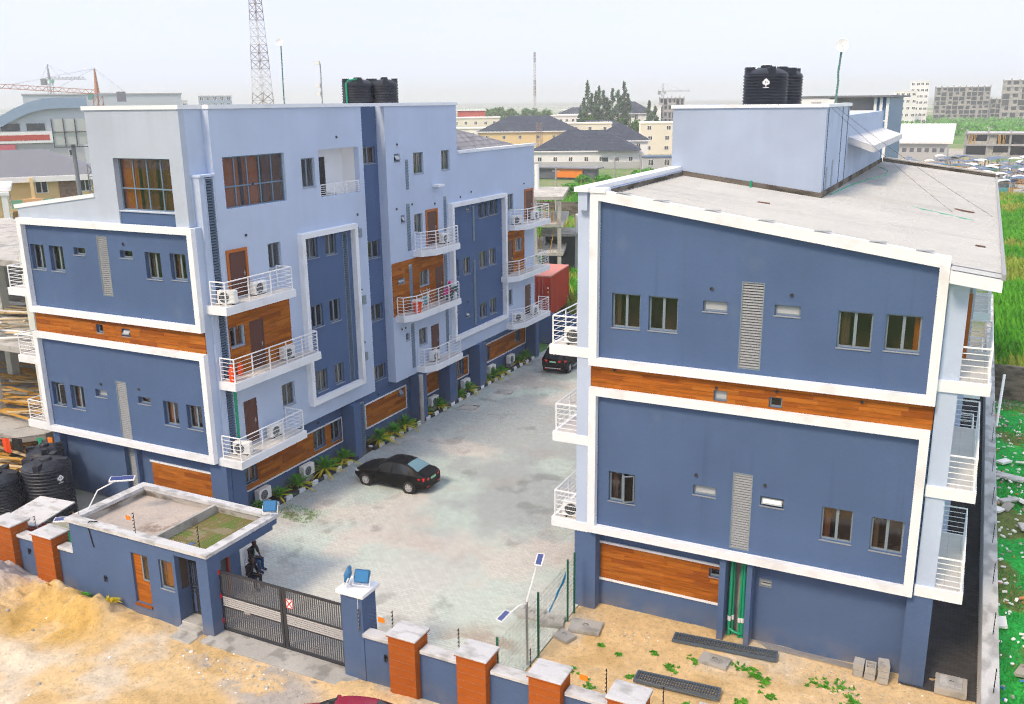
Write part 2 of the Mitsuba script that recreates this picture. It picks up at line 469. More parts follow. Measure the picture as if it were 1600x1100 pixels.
def air_conditioner(x, y, z, rz, label, group, w=0.85, h=0.6, d=0.32):
    """Outdoor unit; its fan faces local +x turned by rz."""
    k = thing('air_conditioner', label, 'air conditioner', group)
    m = mtx((x, y, z), rz)
    MB().bevel(-d / 2, d / 2, -w / 2, w / 2, 0.05, h + 0.05, 0.025, m).put(f'{k}__casing', 'm_ac')
    g = MB(); R = h * 0.40
    A = m @ np.array([[0, 0, 1, d / 2 + 0.002], [0, 1, 0, -w * 0.12], [-1, 0, 0, h / 2 + 0.05], [0, 0, 0, 1]], float)
    for rr in (R, R * 0.72, R * 0.44):
        a = np.linspace(0, 2 * math.pi, 25)
        g.tube(xf(np.stack([rr * np.cos(a), rr * np.sin(a), 0 * a + 0.012], 1), A), 0.008, 4, False)
    for q in range(8):
        t = q * math.pi / 4
        g.tube(xf(np.array([[0.04 * math.cos(t), 0.04 * math.sin(t), 0.016], [R * math.cos(t), R * math.sin(t), 0.016]]), A), 0.007, 4)
    g.put(f'{k}__fan_grille', 'm_steel')
    f = MB(); a = np.arange(24) * 2 * math.pi / 24
    f.add(xf(np.stack([R * np.cos(a), R * np.sin(a), 0 * a], 1), A), [[0, i, i + 1] for i in range(1, 23)])
    f.put(f'{k}__fan_opening', 'm_darkgrey')
    f = MB()
    for s in (-1, 1):
        f.box(-d / 2 - 0.02, d / 2 + 0.02, s * w * 0.32 - 0.03, s * w * 0.32 + 0.03, 0, 0.05, m)
    f.put(f'{k}__feet', 'm_black')
    return k
mat('m_tower_front', plaster((0.43, 0.49, 0.58), 0.10, 0.05), 0.85, 0.2, stucco, 0.004)
# ================================================================ the setting
def hsand(x, y):
    """Height of the sand outside the compound wall and in the small yard."""
    x, y = np.asarray(x, float), np.asarray(y, float)
    p = np.stack([x, y, 0 * x], -1)
    h = 0.10 * (meshkit.fbm(p * 0.35 + 7, 3) - 0.5) + 0.06 * (meshkit.fbm(p * 1.3, 3, 3) - 0.5)
    g = lambda cx, cy, sx, sy, a: a * np.exp(-((x - cx) / sx) ** 2 - ((y - cy) / sy) ** 2)
    lump = 0.15 + 1.7 * meshkit.fbm(p * 1.9 + 2, 4, 5)
    out = np.clip((-7.05 - y) / 0.5, 0, 1)
    h += out * (g(-22.6, -8.8, 1.8, 1.4, 1.1) + g(-19.2, -8.2, 1.3, 0.6, 0.55) + g(-16.8, -8.3, 1.6, 0.7, 0.62) + g(-19.7, -10.1, 0.8, 1.0, 0.35) + g(-17.0, -11.2, 1.2, 0.5, 0.20) - g(-18.3, -9.8, 0.9, 0.7, 0.45)) * lump
    h += out * (g(-3.4, -7.8, 1.6, 0.5, 0.22) + g(-0.6, -7.8, 1.5, 0.5, 0.16) + g(-14.5, -8.2, 1.0, 0.5, 0.12)) * lump
    near = np.clip((y + 6.6) / 1.0, 0, 1) * np.clip((x + 0.1) / 0.5, 0, 1)
    h += near * 0.03 * (meshkit.fbm(p * 3.0, 2, 9) - 0.5)
    track = np.exp(-((y + 11.6 + 0.25 * np.sin(x * 0.3)) / 0.25) ** 2) + np.exp(-((y + 13.2 + 0.25 * np.sin(x * 0.3)) / 0.25) ** 2)
    fine = 0.05 * (meshkit.fbm(p * 3.2 + 5, 3, 11) - 0.5) * np.clip((-7.2 - y) / 0.4, 0, 1)
    h = h + fine - 0.06 * track - 0.02
    return np.maximum(h, -0.13 + 0.02 * meshkit.noise(p * 4))


def sheet(x0, x1, y0, y1, step, hf):
    nx, ny = int((x1 - x0) / step) + 1, int((y1 - y0) / step) + 1
    X, Y = np.meshgrid(np.linspace(x0, x1, nx), np.linspace(y0, y1, ny))
    v = np.stack([X.ravel(), Y.ravel(), np.broadcast_to(hf(X, Y), X.shape).ravel()], 1)
    i = np.arange(nx * ny).reshape(ny, nx)
    f = np.stack([i[:-1, :-1].ravel(), i[:-1, 1:].ravel(), i[1:, 1:].ravel(), i[1:, :-1].ravel()], 1)
    return v, f


def sand_col(p, n, uv):
    a = fbm(p.x * 0.22 + 3, p.y * 0.22, 0.0, 4)
    b = fbm(p.x * 0.9, p.y * 0.9 + 9, 1.0, 4)
    grey = smoothstep(0.52, 0.66, fbm(p.x * 0.30 + 21, p.y * 0.30 + 4, 2.0, 4))
    deep = smoothstep(0.50, 0.72, fbm(p.x * 0.55 + 1, p.y * 0.8 + 14, 4.0, 4))
    g = noise(p.x * 45, p.y * 45, 3.0)
    c = mix((0.74, 0.56, 0.34), (0.62, 0.43, 0.20), a)
    c = mix(c, (0.50, 0.33, 0.13), deep * 0.6)
    hot = smoothstep(3.6, 1.2, dr.sqrt(dr.square((p.x + 18.0) * 0.75) + dr.square((p.y + 9.2) * 1.5)))
    c = mix(c, (0.54, 0.34, 0.09), hot * smoothstep(0.34, 0.62, b + 0.04) * 0.75)
    c = mix(c, (0.64, 0.57, 0.46), grey * (1 - hot) * 0.8)
    rub = smoothstep(-20.2, -21.6, p.x) * smoothstep(-5, -7, p.y) * smoothstep(0.22, 0.45, b + 0.15)
    c = mix(c, (0.46, 0.41, 0.39), rub)
    gr = smoothstep(1.6, 0.7, dr.abs(p.y + 8.9 + 0.35 * (p.x + 8))) * smoothstep(-12.8, -11.6, p.x) * smoothstep(-5.0, -6.4, p.x) * smoothstep(0.35, 0.6, b)
    c = mix(c, (0.38, 0.36, 0.34), gr * 0.9)
    sp = smoothstep(0.72, 0.80, noise(p.x * 17, p.y * 17, 8.0))
    fine = fbm(p.x * 5.5, p.y * 5.5, 6.0, 4)
    return c * (0.84 + 0.22 * b + 0.16 * (g - 0.5) + 0.34 * (fine - 0.5)) * (1 - 0.16 * sp)


def sand_bump(p, n, uv):
    return fbm(p.x * 7, p.y * 7, 0.0, 4)


mat('m_sand', sand_col, 0.95, 0.1, sand_bump, 0.05, 3e-3)


def brick_uv(p):
    r = dr.floor(p.y / 0.125)
    x = p.x / 0.25 + 0.5 * (r - 2 * dr.floor(r / 2))
    fx, fy = x - dr.floor(x), p.y / 0.125 - r
    d = dr.minimum(dr.minimum(fx, 1 - fx) * 0.25, dr.minimum(fy, 1 - fy) * 0.125)
    return d, cell_rand(dr.floor(x), r, 3)


def paving_col(p, n, uv):
    d, k = brick_uv(p)
    joint = 1 - smoothstep(0.004, 0.014, d)
    a = fbm(p.x * 0.16 + 11, p.y * 0.16, 0.0, 4)
    gr = smoothstep(0.50, 0.68, fbm(p.x * 0.30 + 2, p.y * 0.24 + 8, 5.0, 4))
    pk = smoothstep(0.54, 0.70, fbm(p.x * 0.26 + 31, p.y * 0.30, 9.0, 4))
    br = smoothstep(0.58, 0.74, fbm(p.x * 0.5 + 3, p.y * 0.5 + 40, 1.0, 4))
    c = mix((0.42, 0.46, 0.455), (0.35, 0.385, 0.385), a)
    dust = smoothstep(7.0, -3.0, p.y + 2.5 * (fbm(p.x * 0.3, p.y * 0.3, 4.0, 3) - 0.5))
    c = mix(c, (0.60, 0.61, 0.565), dust * 0.85)
    c = mix(c, (0.50, 0.60, 0.54), gr * 0.65)
    c = mix(c, (0.62, 0.56, 0.51), pk * 0.6)
    c = mix(c, (0.40, 0.33, 0.29), br * 0.25)
    red = smoothstep(2.6, 0.6, dr.sqrt(dr.square(p.x + 2.4) + dr.square((p.y + 4.0) * 1.2))) * smoothstep(0.42, 0.62, fbm(p.x * 0.9, p.y * 0.9, 2.0, 3))
    c = mix(c, (0.36, 0.24, 0.17), red * 0.65)
    moss = smoothstep(1.5, 0.4, dr.sqrt(dr.square((p.x + 15.4) * 0.8) + dr.square((p.y - 2.1) * 1.9))) * smoothstep(0.40, 0.58, fbm(p.x * 2.5, p.y * 2.5, 7.0, 3))
    c = mix(c, (0.15, 0.15, 0.07), moss * 0.8)
    old = smoothstep(18, 30, p.y)
    c = mix(c, c * 0.72, old * smoothstep(0.35, 0.6, fbm(p.x * 0.7, p.y * 0.7, 3.0, 3)))
    oil = smoothstep(0.66, 0.8, fbm(p.x * 0.8 + 70, p.y * 0.8, 3.0, 4))
    return c * (1 - 0.24 * joint) * (0.92 + 0.14 * k) * (1 - 0.25 * oil)


def paving_bump(p, n, uv):
    d, k = brick_uv(p)
    return smoothstep(0.0, 0.014, d) * (0.8 + 0.4 * k) + 0.25 * noise(p.x * 30, p.y * 30, 0.0)


mat('m_paving', paving_col, 0.9, 0.2, paving_bump, 0.010, 2e-3)


def paving_dark_col(p, n, uv):
    d, k = brick_uv(p)
    joint = 1 - smoothstep(0.004, 0.014, d)
    return mix((0.075, 0.072, 0.076), (0.045, 0.044, 0.048), fbm(p.x * 1.5, p.y * 1.5, 0.0, 4)) * (1 - 0.35 * joint) * (0.85 + 0.3 * k)


mat('m_paving_dark', paving_dark_col, 0.9, 0.2)


def land_col(p, n, uv):
    a = fbm(p.x * 0.006, p.y * 0.006, 0.0, 4)
    b = fbm(p.x * 0.03 + 5, p.y * 0.03, 1.0, 4)
    c = mix((0.07, 0.16, 0.04), (0.24, 0.21, 0.14), smoothstep(0.46, 0.64, a * 0.5 + b * 0.5))
    return mix(c, (0.30, 0.29, 0.27), smoothstep(0.56, 0.66, fbm(p.x * 0.015 + 50, p.y * 0.015, 2.0, 3)))


mat('m_land', land_col, 0.95, 0.1)


def marsh_col(p, n, uv):
    b = fbm(p.x * 0.8, p.y * 0.8, 1.0, 4)
    g = noise(p.x * 13, p.y * 13, 0.0)
    c = mix((0.010, 0.26, 0.050), (0.030, 0.40, 0.06), b)
    c = mix(c, (0.16, 0.13, 0.05), smoothstep(0.56, 0.70, fbm(p.x * 0.5 + 9, p.y * 0.5, 3.0, 4)) * 0.8)
    return c * (0.65 + 0.7 * g)


mat('m_marsh', marsh_col, 0.9, 0.2, lambda p, n, uv: fbm(p.x * 9, p.y * 9, 0.0, 3), 0.04, 4e-3)


def yard_col(p, n, uv):
    a = fbm(p.x * 0.7, p.y * 0.7, 3.0, 4)
    g = smoothstep(0.5, 0.66, fbm(p.x * 1.1 + 4, p.y * 1.1, 6.0, 4))
    return mix(mix((0.44, 0.44, 0.40), (0.34, 0.33, 0.30), a), (0.30, 0.36, 0.25), g * 0.7) * (0.9 + 0.2 * noise(p.x * 25, p.y * 25, 0.0))


mat('m_yard', yard_col, 0.95, 0.1, sand_bump, 0.01, 2e-3)

g = 3400.0
structure('ground', (np.array([[-g, -g, -0.16], [g, -g, -0.16], [g, g, -0.16], [-g, g, -0.16]]), np.array([[0, 1, 2, 3]])), 'm_land')
structure('sand_road', sheet(-42, 16, -24, -7.05, 0.11, hsand), 'm_sand', True)
structure('sand_yard', sheet(-0.4, 13.3, -7.0, 0.9, 0.10, hsand), 'm_sand', True)
structure('paved_courtyard', (np.array([[-17.3, -7.05, 0.0], [-0.42, -7.05, 0.0], [-0.42, 1.0, 0.0], [2.0, 1.0, 0.0], [2.0, 40, 0.0], [-17.3, 40, 0.0]]),
                              np.array([[0, 1, 2], [0, 2, 5], [2, 3, 4], [2, 4, 5]])), 'm_paving')
structure('paved_alley', (np.array([[11.0, 0.15, 0.02], [13.32, 0.15, 0.02], [13.32, 40, 0.02], [11.0, 40, 0.02]]), np.array([[0, 1, 2, 3]])), 'm_paving_dark')
structure('side_yard', (np.array([[-32, -7.0, -0.03], [-17.3, -7.0, -0.03], [-17.3, 1.0, -0.03], [-32, 1.0, -0.03]]), np.array([[0, 1, 2, 3]])), 'm_yard')
structure('marsh', sheet(13.7, 40, -20, 34, 0.25, lambda X, Y: -0.06 + 0.16 * (meshkit.fbm(np.stack([X, Y, 0 * X], -1) * 0.9, 3) - 0.5)), 'm_marsh', True)
structure('concrete_apron', MB().box(-11.75, -5.25, -7.95, -6.9, -0.12, 0.03).get(), 'm_concrete')
# ================================================================ right building
RB = thing('apartment_building', 'dark blue apartment block on the right with white frames and a sloping pale roof', 'building')
GW = (4.43, 4.89, 2.10, 2.45)
up_w = [(0.74, 1.76, 11.08, 12.29, 'casement'), (2.06, 3.08, 11.10, 12.29, 'casement'), (8.18, 9.20, 11.15, 12.32, 'casement'), (9.57, 10.57, 11.20, 12.34, 'casement')]
up_v = [(3.92, 4.73, 11.93, 12.29, 'vent'), (6.24, 7.04, 12.0, 12.34, 'vent')]
lo_w = [(0.73, 1.73, 4.57, 5.71, 'open'), (8.16, 9.14, 4.58, 5.75, 'casement'), (9.70, 10.68, 4.53, 5.69, 'casement')]
lo_v = [(3.85, 4.65, 5.39, 5.75, 'vent'), (6.16, 6.94, 5.42, 5.75, 'awning')]
st_w = [(4.42, 4.87, 8.90, 9.27, 'vent'), (6.25, 6.67, 8.92, 9.28, 'casement1')]
louv = [(5.17, 5.89, 10.11, 13.01), (5.21, 5.88, 3.63, 6.45)]
FR = face_y(0.25)
opens = up_w + up_v + lo_w + lo_v + [(*l, 0) for l in louv]
ztop = lambda x: 15.60 - 0.1415 * x
wall = Polygon([(-0.0, 3.3), (11.15, 3.3), (11.15, ztop(11.15) - 0.1), (0, ztop(0) - 0.1)])
strip = [s for s in st_w]
MB().poly(rects_poly(wall, opens + strip), -0.30, 0.0, FR).put(f'{RB}__front_wall', 'm_dark')
for i, r in enumerate(up_w + up_v + lo_w + lo_v):
    window(RB, FR, r[:4], r[4], seed=i)
for r in louv:
    louver(RB, FR, r)
for k, r in enumerate(st_w):
    window(RB, face_y(0.275), r[:4], 'vent' if k == 0 else 'casement1', seed=40 + k, recess=0.08)
planks(RB, FR, 0.0, 11.15, 8.85, 9.67, holes=st_w, row=0.165, length=1.4, seed=5)
for u, v in [(4.19, 12.7), (6.74, 12.69), (3.94, 6.12), (6.29, 6.16)]:
    conduit(RB, FR, u, v)
for u, v in [(4.51, 9.36), (6.48, 9.49), (9.09, 9.48), (0.9, 9.55)]:
    conduit(RB, face_y(0.215), u, v, 0.05)
# white frames
t = 0.28
m = MB(); FF = face_y(0.0)
m.poly(Polygon([(0, 3.26), (11.12, 3.26), (11.12, 8.85), (0, 8.85)]).difference(sbox(t, 3.26 + t, 11.12 - t, 8.85 - t)), -0.249, 0, FF)
m.put(f'{RB}__wall_frame', 'm_white')
m = MB()
zt = lambda x: 15.84 - 0.147 * x
m.poly(Polygon([(-0.02, 9.67), (11.17, 9.67), (11.17, zt(11.17)), (-0.02, zt(-0.02))]).difference(Polygon([(t, 9.67 + t), (11.17 - t, 9.67 + t), (11.17 - t, zt(11.17 - t) - 0.36), (t, zt(t) - 0.36)])), -0.249, 0, FF)
m.put(f'{RB}__wall_frame', 'm_white')
# body behind: side columns, ground floor, underside, side walls
b = MB()
b.box(-0.55, -0.02, 0.26, 1.0, 3.3, ztop(-0.3) + 0.1); b.box(11.18, 11.74, 0.3, 1.0, 3.3, ztop(11.5) - 0.15)
b.box(-0.35, 0.0, 1.0, 36, 3.3, ztop(0) - 0.15); b.box(11.0, 11.3, 1.0, 36, 0.03, ztop(11.3) - 0.15)
b.put(f'{RB}__side_wall', 'm_light')
b = MB(); b.box(0, 11.0, 0.56, 36, 3.20, 3.295); b.put(f'{RB}__soffit', 'm_dark')
b = MB()
b.poly(rects_poly(sbox(-0.3, -0.2, 11.0, 3.2), [GW, (6.22, 6.64, 2.15, 2.44), (5.12, 5.88, -0.2, 3.2)]), -0.25, 0, face_y(0.75))
b.box(-0.3, -0.05, 1.0, 36, -0.1, 3.2)
b.put(f'{RB}__ground_floor_wall', 'm_dark')
b = MB(); b.box(5.0, 6.0, 1.0, 1.25, -0.1, 3.2); b.put(f'{RB}__duct_back', 'm_concrete')
for x0, x1 in ((-0.6, 0.24), (10.98, 11.74)):
    MB().box(x0, x1, 0.262, 0.95 if x0 > 0 else 1.1, -0.2, 3.25).put(f'{RB}__pillar', 'm_dark')
for x0, x1 in ((4.92, 5.13), (5.87, 6.05)):
    MB().box(x0, x1, 0.20, 0.749, -0.1, 3.2).put(f'{RB}__pilaster', 'm_dark')
planks(RB, face_y(0.75), 0.26, 4.88, 1.12, 2.56, holes=[GW], row=0.18, length=1.3, border=0.09, border_sides='tb', seed=8)
window(RB, face_y(0.75), GW, 'casement1', seed=3)
louver(RB, face_y(0.75), (6.22, 6.64, 2.15, 2.44))
# green drain pipes in the duct
for i, (x, y, r) in enumerate([(5.26, 0.62, 0.06), (5.36, 0.72, 0.04), (5.62, 0.62, 0.045), (5.73, 0.66, 0.06)]):
    p = MB(); p.tube([(x, y, 0.02), (x + 0.02 * (-1) ** i, y, 3.2)], r, 10); k = p.put(f'{RB}__drain_pipe', 'm_green_plastic', 50)
    c = MB(); c.tube([(x, y, 0.62), (x, y, 0.80)], r + 0.012, 10); c.put(f'{k}__collar', 'm_rail', 50)
p = MB(); p.tube([(5.26, 0.6, 0.3), (5.5, 0.55, 0.22), (5.73, 0.6, 0.16)], 0.05, 8); p.put(f'{RB}__drain_pipe', 'm_green_plastic', 50)
# left balconies (seen end on) and right balconies
for z0, xl, ye in ((3.12, -1.55, 4.4), (6.55, -1.50, 5.6), (9.86, -1.62, 5.0)):
    balcony(RB, [(-0.06, 0.22), (xl, 0.22), (xl, ye), (-0.36, ye), (-0.36, 1.02), (-0.06, 1.02)], z0, z0 + 0.36, [(-0.12, 0.34), (xl + 0.1, 0.34), (xl + 0.1, ye - 0.1), (-0.4, ye - 0.1)], label='white balcony projecting over the courtyard')
for z0, xr, ye in ((3.25, 12.56, 4.75), (6.68, 12.57, 6.5), (10.1, 12.6, 4.3)):
    balcony(RB, [(11.16, 0.22), (xr, 0.22), (xr, ye), (11.31, ye), (11.31, 1.01), (11.16, 1.01)], z0, z0 + 0.36, [(11.70, 0.34), (xr - 0.08, 0.34), (xr - 0.08, ye - 0.1), (11.75, ye - 0.1)], label='white balcony over the narrow side alley')
for z0, y0, y1 in ((10.1, 10.7, 15.0), (6.7, 11.5, 16.5), (3.25, 11.5, 16.0)):
    balcony(RB, [(11.31, y0), (12.6, y0), (12.6, y1), (11.31, y1)], z0, z0 + 0.36, [(11.75, y0 + 0.1), (12.52, y0 + 0.1), (12.52, y1 - 0.1), (11.75, y1 - 0.1)])
b = MB(); b.box(11.31, 11.95, 6.6, 7.2, 0.05, 13.6); b.box(11.31, 11.95, 17.0, 17.6, 0.05, 13.6); b.put(f'{RB}__side_column', 'm_light')
b = MB(); b.box(11.31, 11.85, 4.9, 6.59, 10.5, 13.4); b.put(f'{RB}__side_bay', 'm_concrete')
p = MB(); p.box(11.32, 11.86, 3.0, 3.12, 10.5, 12.6); p.put(f'{RB}__door_frame', 'm_doorframe')
# roof: corrugated sheet on the slope, eaves, parapets, flashing
def sheet_bump(p, n, uv):
    return 0.0 * p.x


def roof_col(p, n, uv):
    a = fbm(p.x * 0.5, p.y * 0.35, 0.0, 4)
    st = smoothstep(0.55, 0.75, fbm(p.x * 0.35 + 8, p.y * 1.6, 2.0, 4))
    lap = smoothstep(0.04, 0.0, dr.abs(p.x / 3.1 - dr.floor(p.x / 3.1) - 0.5) * 3.1)
    return mix((0.47, 0.485, 0.48), (0.41, 0.42, 0.42), a) * (1 - 0.06 * st) * (0.98 + 0.04 * cell_rand(dr.floor(p.y / 0.9), 0.0))


mat('m_roof_sheet', roof_col, 0.55, 0.35)
zr = lambda x: 15.45 - 0.1339 * x
ys, pitch = [], 0.42
y = 0.255
while y < 36.0:
    ys += [(y, 0.0), (y + 0.26, 0.0), (y + 0.30, 0.055), (y + 0.38, 0.055)]; y += pitch
ys = [q for q in ys if q[0] < 36.0]
v, f = [], []
for q, h in ys:
    x1 = 11.16 if q < 1.25 - 2.0 else 12.5
    v += [[-0.0, q, zr(0) + h], [x1, q, zr(x1) + h]]
for i in range(len(ys) - 1):
    f.append([2 * i, 2 * i + 1, 2 * i + 3, 2 * i + 2])
RK = ent(f'{RB}__roof', (np.array(v), np.array(f)), 'm_roof_sheet')
m = MB(); m.poly(Polygon([(11.19, zr(11.19) - 0.05), (12.54, zr(12.54) - 0.05), (12.54, zr(12.54) - 0.42), (11.19, zr(11.19) - 0.42)]), -35.75, 0.75, face_y(0.25)) ; m.put(f'{RK}__eaves', 'm_white')
m = MB(); m.box(12.50, 12.60, -0.52, 36, zr(12.5) - 0.06, zr(12.5) + 0.10); m.put(f'{RK}__gutter', 'm_louver')
v, f = [], []
ys2 = [q for q in [(-0.48 + i * 0.15, 0.034 * (i % 2)) for i in range(5)]]
m = MB(); m.add(np.array([[11.19, -0.5, zr(11.19) - 0.02], [12.5, -0.5, zr(12.5) - 0.02], [12.5, 0.3, zr(12.5) - 0.02], [11.19, 0.3, zr(11.19) - 0.02]]), [[0, 1, 2, 3]]); m.put(f'{RK}__eaves_sheet', 'm_roof_sheet')
m = MB(); m.box(-0.45, -0.12, 0.0, 10.7, 15.1, 15.72); m.box(-0.119, 0.0, 0.26, 10.7, 15.5, 15.70); m.put(f'{RK}__parapet', 'm_light')
m = MB(); m.box(-0.55, -0.02, -0.12, 10.69, 15.72, 15.88); m.box(-0.02, 0.55, -0.05, 0.5, 15.70, 15.84); m.put(f'{RK}__coping', 'm_white')
m = MB(); m.box(0.002, 0.03, 0.6, 10.6, 15.42, 15.66); m.put(f'{RK}__flashing', 'm_dirty')
m = MB(); m.poly(Polygon([(5.9, zr(5.9) - 0.2), (12.5, zr(12.5) - 0.2), (12.5, zr(12.5) + 0.24), (5.9, zr(5.9) + 0.24)]), -0.3, 0, face_y(36.0)); m.put(f'{RK}__back_parapet', 'm_dirty')
m = MB(); m.poly(Polygon([(5.9, zr(5.9) + 0.24), (12.5, zr(12.5) + 0.24), (12.5, zr(12.5) + 0.32), (5.9, zr(5.9) + 0.32)]), -0.5, 0.05, face_y(36.0)); m.put(f'{RK}__coping', 'm_concrete')
# small roof tabs along the front edge, patches and debris on the sheet
for x in (0.9, 2.2, 3.9, 5.6, 7.3, 8.9, 10.2):
    m = MB(); m.box(x, x + 0.5, -0.012, 0.2, zt(x + 0.25) + 0.03, zt(x + 0.25) + 0.045); m.put(f'{RK}__clip', 'm_louver')
# stair head tower
m = MB(); m.box(-0.48, 5.87, 10.7, 17.8, 14.2, 17.7); m.box(-0.48, 5.87, 10.7, 10.9, 17.7, 18.32); m.box(5.67, 5.87, 10.9, 17.8, 17.7, 18.32); m.box(-0.48, -0.28, 10.9, 17.8, 17.7, 18.32); TK = m.put(f'{RB}__stair_tower', 'm_tower')
m = MB(); m.box(-0.56, 5.95, 10.62, 10.95, 18.322, 18.46); m.box(5.62, 5.95, 10.95, 17.9, 18.322, 18.46); m.box(-0.56, -0.23, 10.95, 17.9, 18.322, 18.46); m.put(f'{TK}__coping', 'm_white')
m = MB(); m.poly(Polygon([(0.0, zr(0) + 0.02), (5.9, zr(5.9) + 0.02), (5.9, zr(5.9) + 0.26), (0, zr(0) + 0.26)]), 0.001, 0.03, face_y(10.7)); m.box(5.872, 5.90, 10.7, 35.5, zr(5.9), zr(5.9) + 0.30); m.put(f'{TK}__flashing', 'm_dirty')
m = MB(); m.box(2.98, 3.06, 10.60, 10.699, 14.9, 15.35); m.put(f'{TK}__spout', 'm_green_plastic')
m = MB(); m.box(-0.48, 5.87, 17.8, 34.0, 14.2, 17.9); m.put(f'{RB}__upper_wing', 'm_tower')
m = MB(); m.box(5.872, 5.885, 11.6, 12.0, 14.9, 15.9); m.box(5.872, 5.885, 13.2, 13.55, 15.0, 16.1); m.put(f'{TK}__window', 'm_alu')
m = MB()
for y in (11.2, 15.4, 17.3):
    m.tube([(5.885, y, 14.8), (5.885, y, 18.3)], 0.012, 5)
m.put(f'{TK}__cable', 'm_black')
# low canopy behind the tower
v = np.array([[5.86, 18.0, 16.9], [7.0, 18.0, 16.5], [7.0, 34.2, 16.5], [5.86, 34.2, 16.9]])
m = MB(); m.add(v, [[0, 1, 2, 3]]); m.add(v - [0, 0, 0.3], [[3, 2, 1, 0]]); m.box(6.98, 7.06, 18.0, 34.2, 16.2, 16.52); m.poly(Polygon([(5.88, 16.6), (6.98, 16.21), (6.98, 16.49), (5.88, 16.88)]), 0.0, 0.05, face_y(18.0)); m.put(f'{RB}__canopy', 'm_cope')
# ================================================================ left building
LB = thing('apartment_building', 'pale blue and dark blue apartment block on the left with many white balconies', 'building')
FL, FS, FP, FG = face_y(-0.65), face_x(-17.3), face_x(-17.85), face_x(-17.9)
# front: two dark bays in white frames, wood strip, tower above
fa = [(-27.95, -27.02, 11.34, 12.52), (-26.65, -25.72, 11.34, 12.52), (-20.50, -19.58, 11.40, 12.58), (-19.02, -18.12, 11.46, 12.61)]
fb = [(-27.87, -26.95, 4.62, 5.79), (-26.56, -25.63, 4.60, 5.79), (-20.43, -19.53, 4.66, 5.81), (-19.01, -18.11, 4.69, 5.82)]
fav = [(-24.99, -24.24, 12.19, 12.53), (-22.02, -21.24, 12.23, 12.57)]
fbv = [(-24.80, -24.02, 5.44, 5.80), (-21.99, -21.21, 5.47, 5.81)]
fst = [(-24.14, -23.70, 8.62, 9.02), (-22.50, -21.96, 8.62, 8.98)]
fl = [(-23.40, -22.74, 10.41, 13.13), (-23.34, -22.66, 3.49, 6.39)]
big = (-21.75, -18.45, 14.33, 16.56)
MB().poly(rects_poly(sbox(-28.30, 3.3, -17.70, 13.75), fa + fb + fav + fbv + fst + fl), -0.3, 0, FL).put(f'{LB}__front_wall', 'm_dark')
tower = Polygon([(-28.45, 13.75), (-17.70, 13.75), (-17.70, 18.55), (-23.15, 18.55), (-23.15, 14.85), (-28.45, 14.15)])
niche = (-21.75, -18.45, 13.75, 14.28)
MB().poly(rects_poly(tower, [big, niche]), -0.3, 0, FL).put(f'{LB}__tower_wall', 'm_tower_front')
MB().poly(sbox(*niche[:1], niche[2], niche[1], niche[3]), -0.3, -0.08, FL).put(f'{LB}__niche', 'm_dark')
for i, r in enumerate(fa): window(LB, FL, r, 'casement', seed=60 + i, recess=0.2)
for i, r in enumerate(fb): window(LB, FL, r, 'open' if i == 0 else 'casement', seed=70 + i, recess=0.2)
for i, r in enumerate(fav + fbv): window(LB, FL, r, 'vent' if i == 2 else 'casement1', seed=80 + i, recess=0.2)
for i, r in enumerate(fst): window(LB, FL, r, 'awning' if i else 'casement1', seed=90 + i)
window(LB, FL, big, 'grid', 'm_alu_blue', seed=95, recess=0.28, label='large gridded window with orange curtains, on the front')
for r in fl: louver(LB, FL, r)
planks(LB, FL, -28.30, -17.43, 8.31, 9.28, holes=fst, row=0.19, length=1.5, seed=15)
for u, v in [(-21.72, 12.86), (-24.34, 6.1), (-21.86, 6.16), (-23.6, 9.15), (-22.2, 9.2)]: conduit(LB, FL, u, v)
tf = 0.28
for z0, z1 in ((3.28, 8.31), (9.28, 13.75)):
    m = MB(); m.poly(sbox(-28.36, z0, -17.40, z1).difference(sbox(-28.36 + tf, z0 + tf, -17.40 - tf, z1 - tf)), -0.249, 0, face_y(-0.9)); m.put(f'{LB}__wall_frame', 'm_white')
m = MB(); m.poly(Polygon([(-28.6, 14.15), (-23.15, 14.85), (-23.15, 15.02), (-28.6, 14.34)]), -0.4, 0.06, FL)
m.box(-23.25, -17.62, -0.72, -0.30, 18.55, 18.72); m.box(-17.95, -17.62, -0.30, 0.9, 18.55, 18.72); m.box(-17.55, -17.2, 0.55, 21.3, 18.55, 18.72)
m.box(-17.55, -17.2, 21.3, 32.6, 15.66, 15.84); m.box(-23.25, -22.9, -0.3, 21.3, 18.55, 18.72); m.box(-22.9, -17.55, 20.95, 21.3, 18.55, 18.72); m.put(f'{LB}__coping', 'm_white')
# front right corner: return, column, louvred slot
m = MB(); m.box(-17.95, -17.701, -0.349, 0.6, 13.75, 18.55); m.box(-17.95, -17.601, 0.601, 0.9, 13.75, 18.55); m.put(f'{LB}__corner_return', 'm_light')
m = MB(); m.box(-17.699, -17.43, -0.64, -0.251, 3.3, 13.74); m.put(f'{LB}__corner_pier', 'm_light')
m = MB(); m.box(-17.70, -17.31, -0.25, 0.04, 3.3, 15.8); m.box(-17.70, -17.31, 0.54, 0.6, 3.3, 15.8); m.box(-17.76, -17.20, -0.30, 0.64, 15.801, 15.9); m.put(f'{LB}__duct_column', 'm_light')
FC = face_x(-17.38)
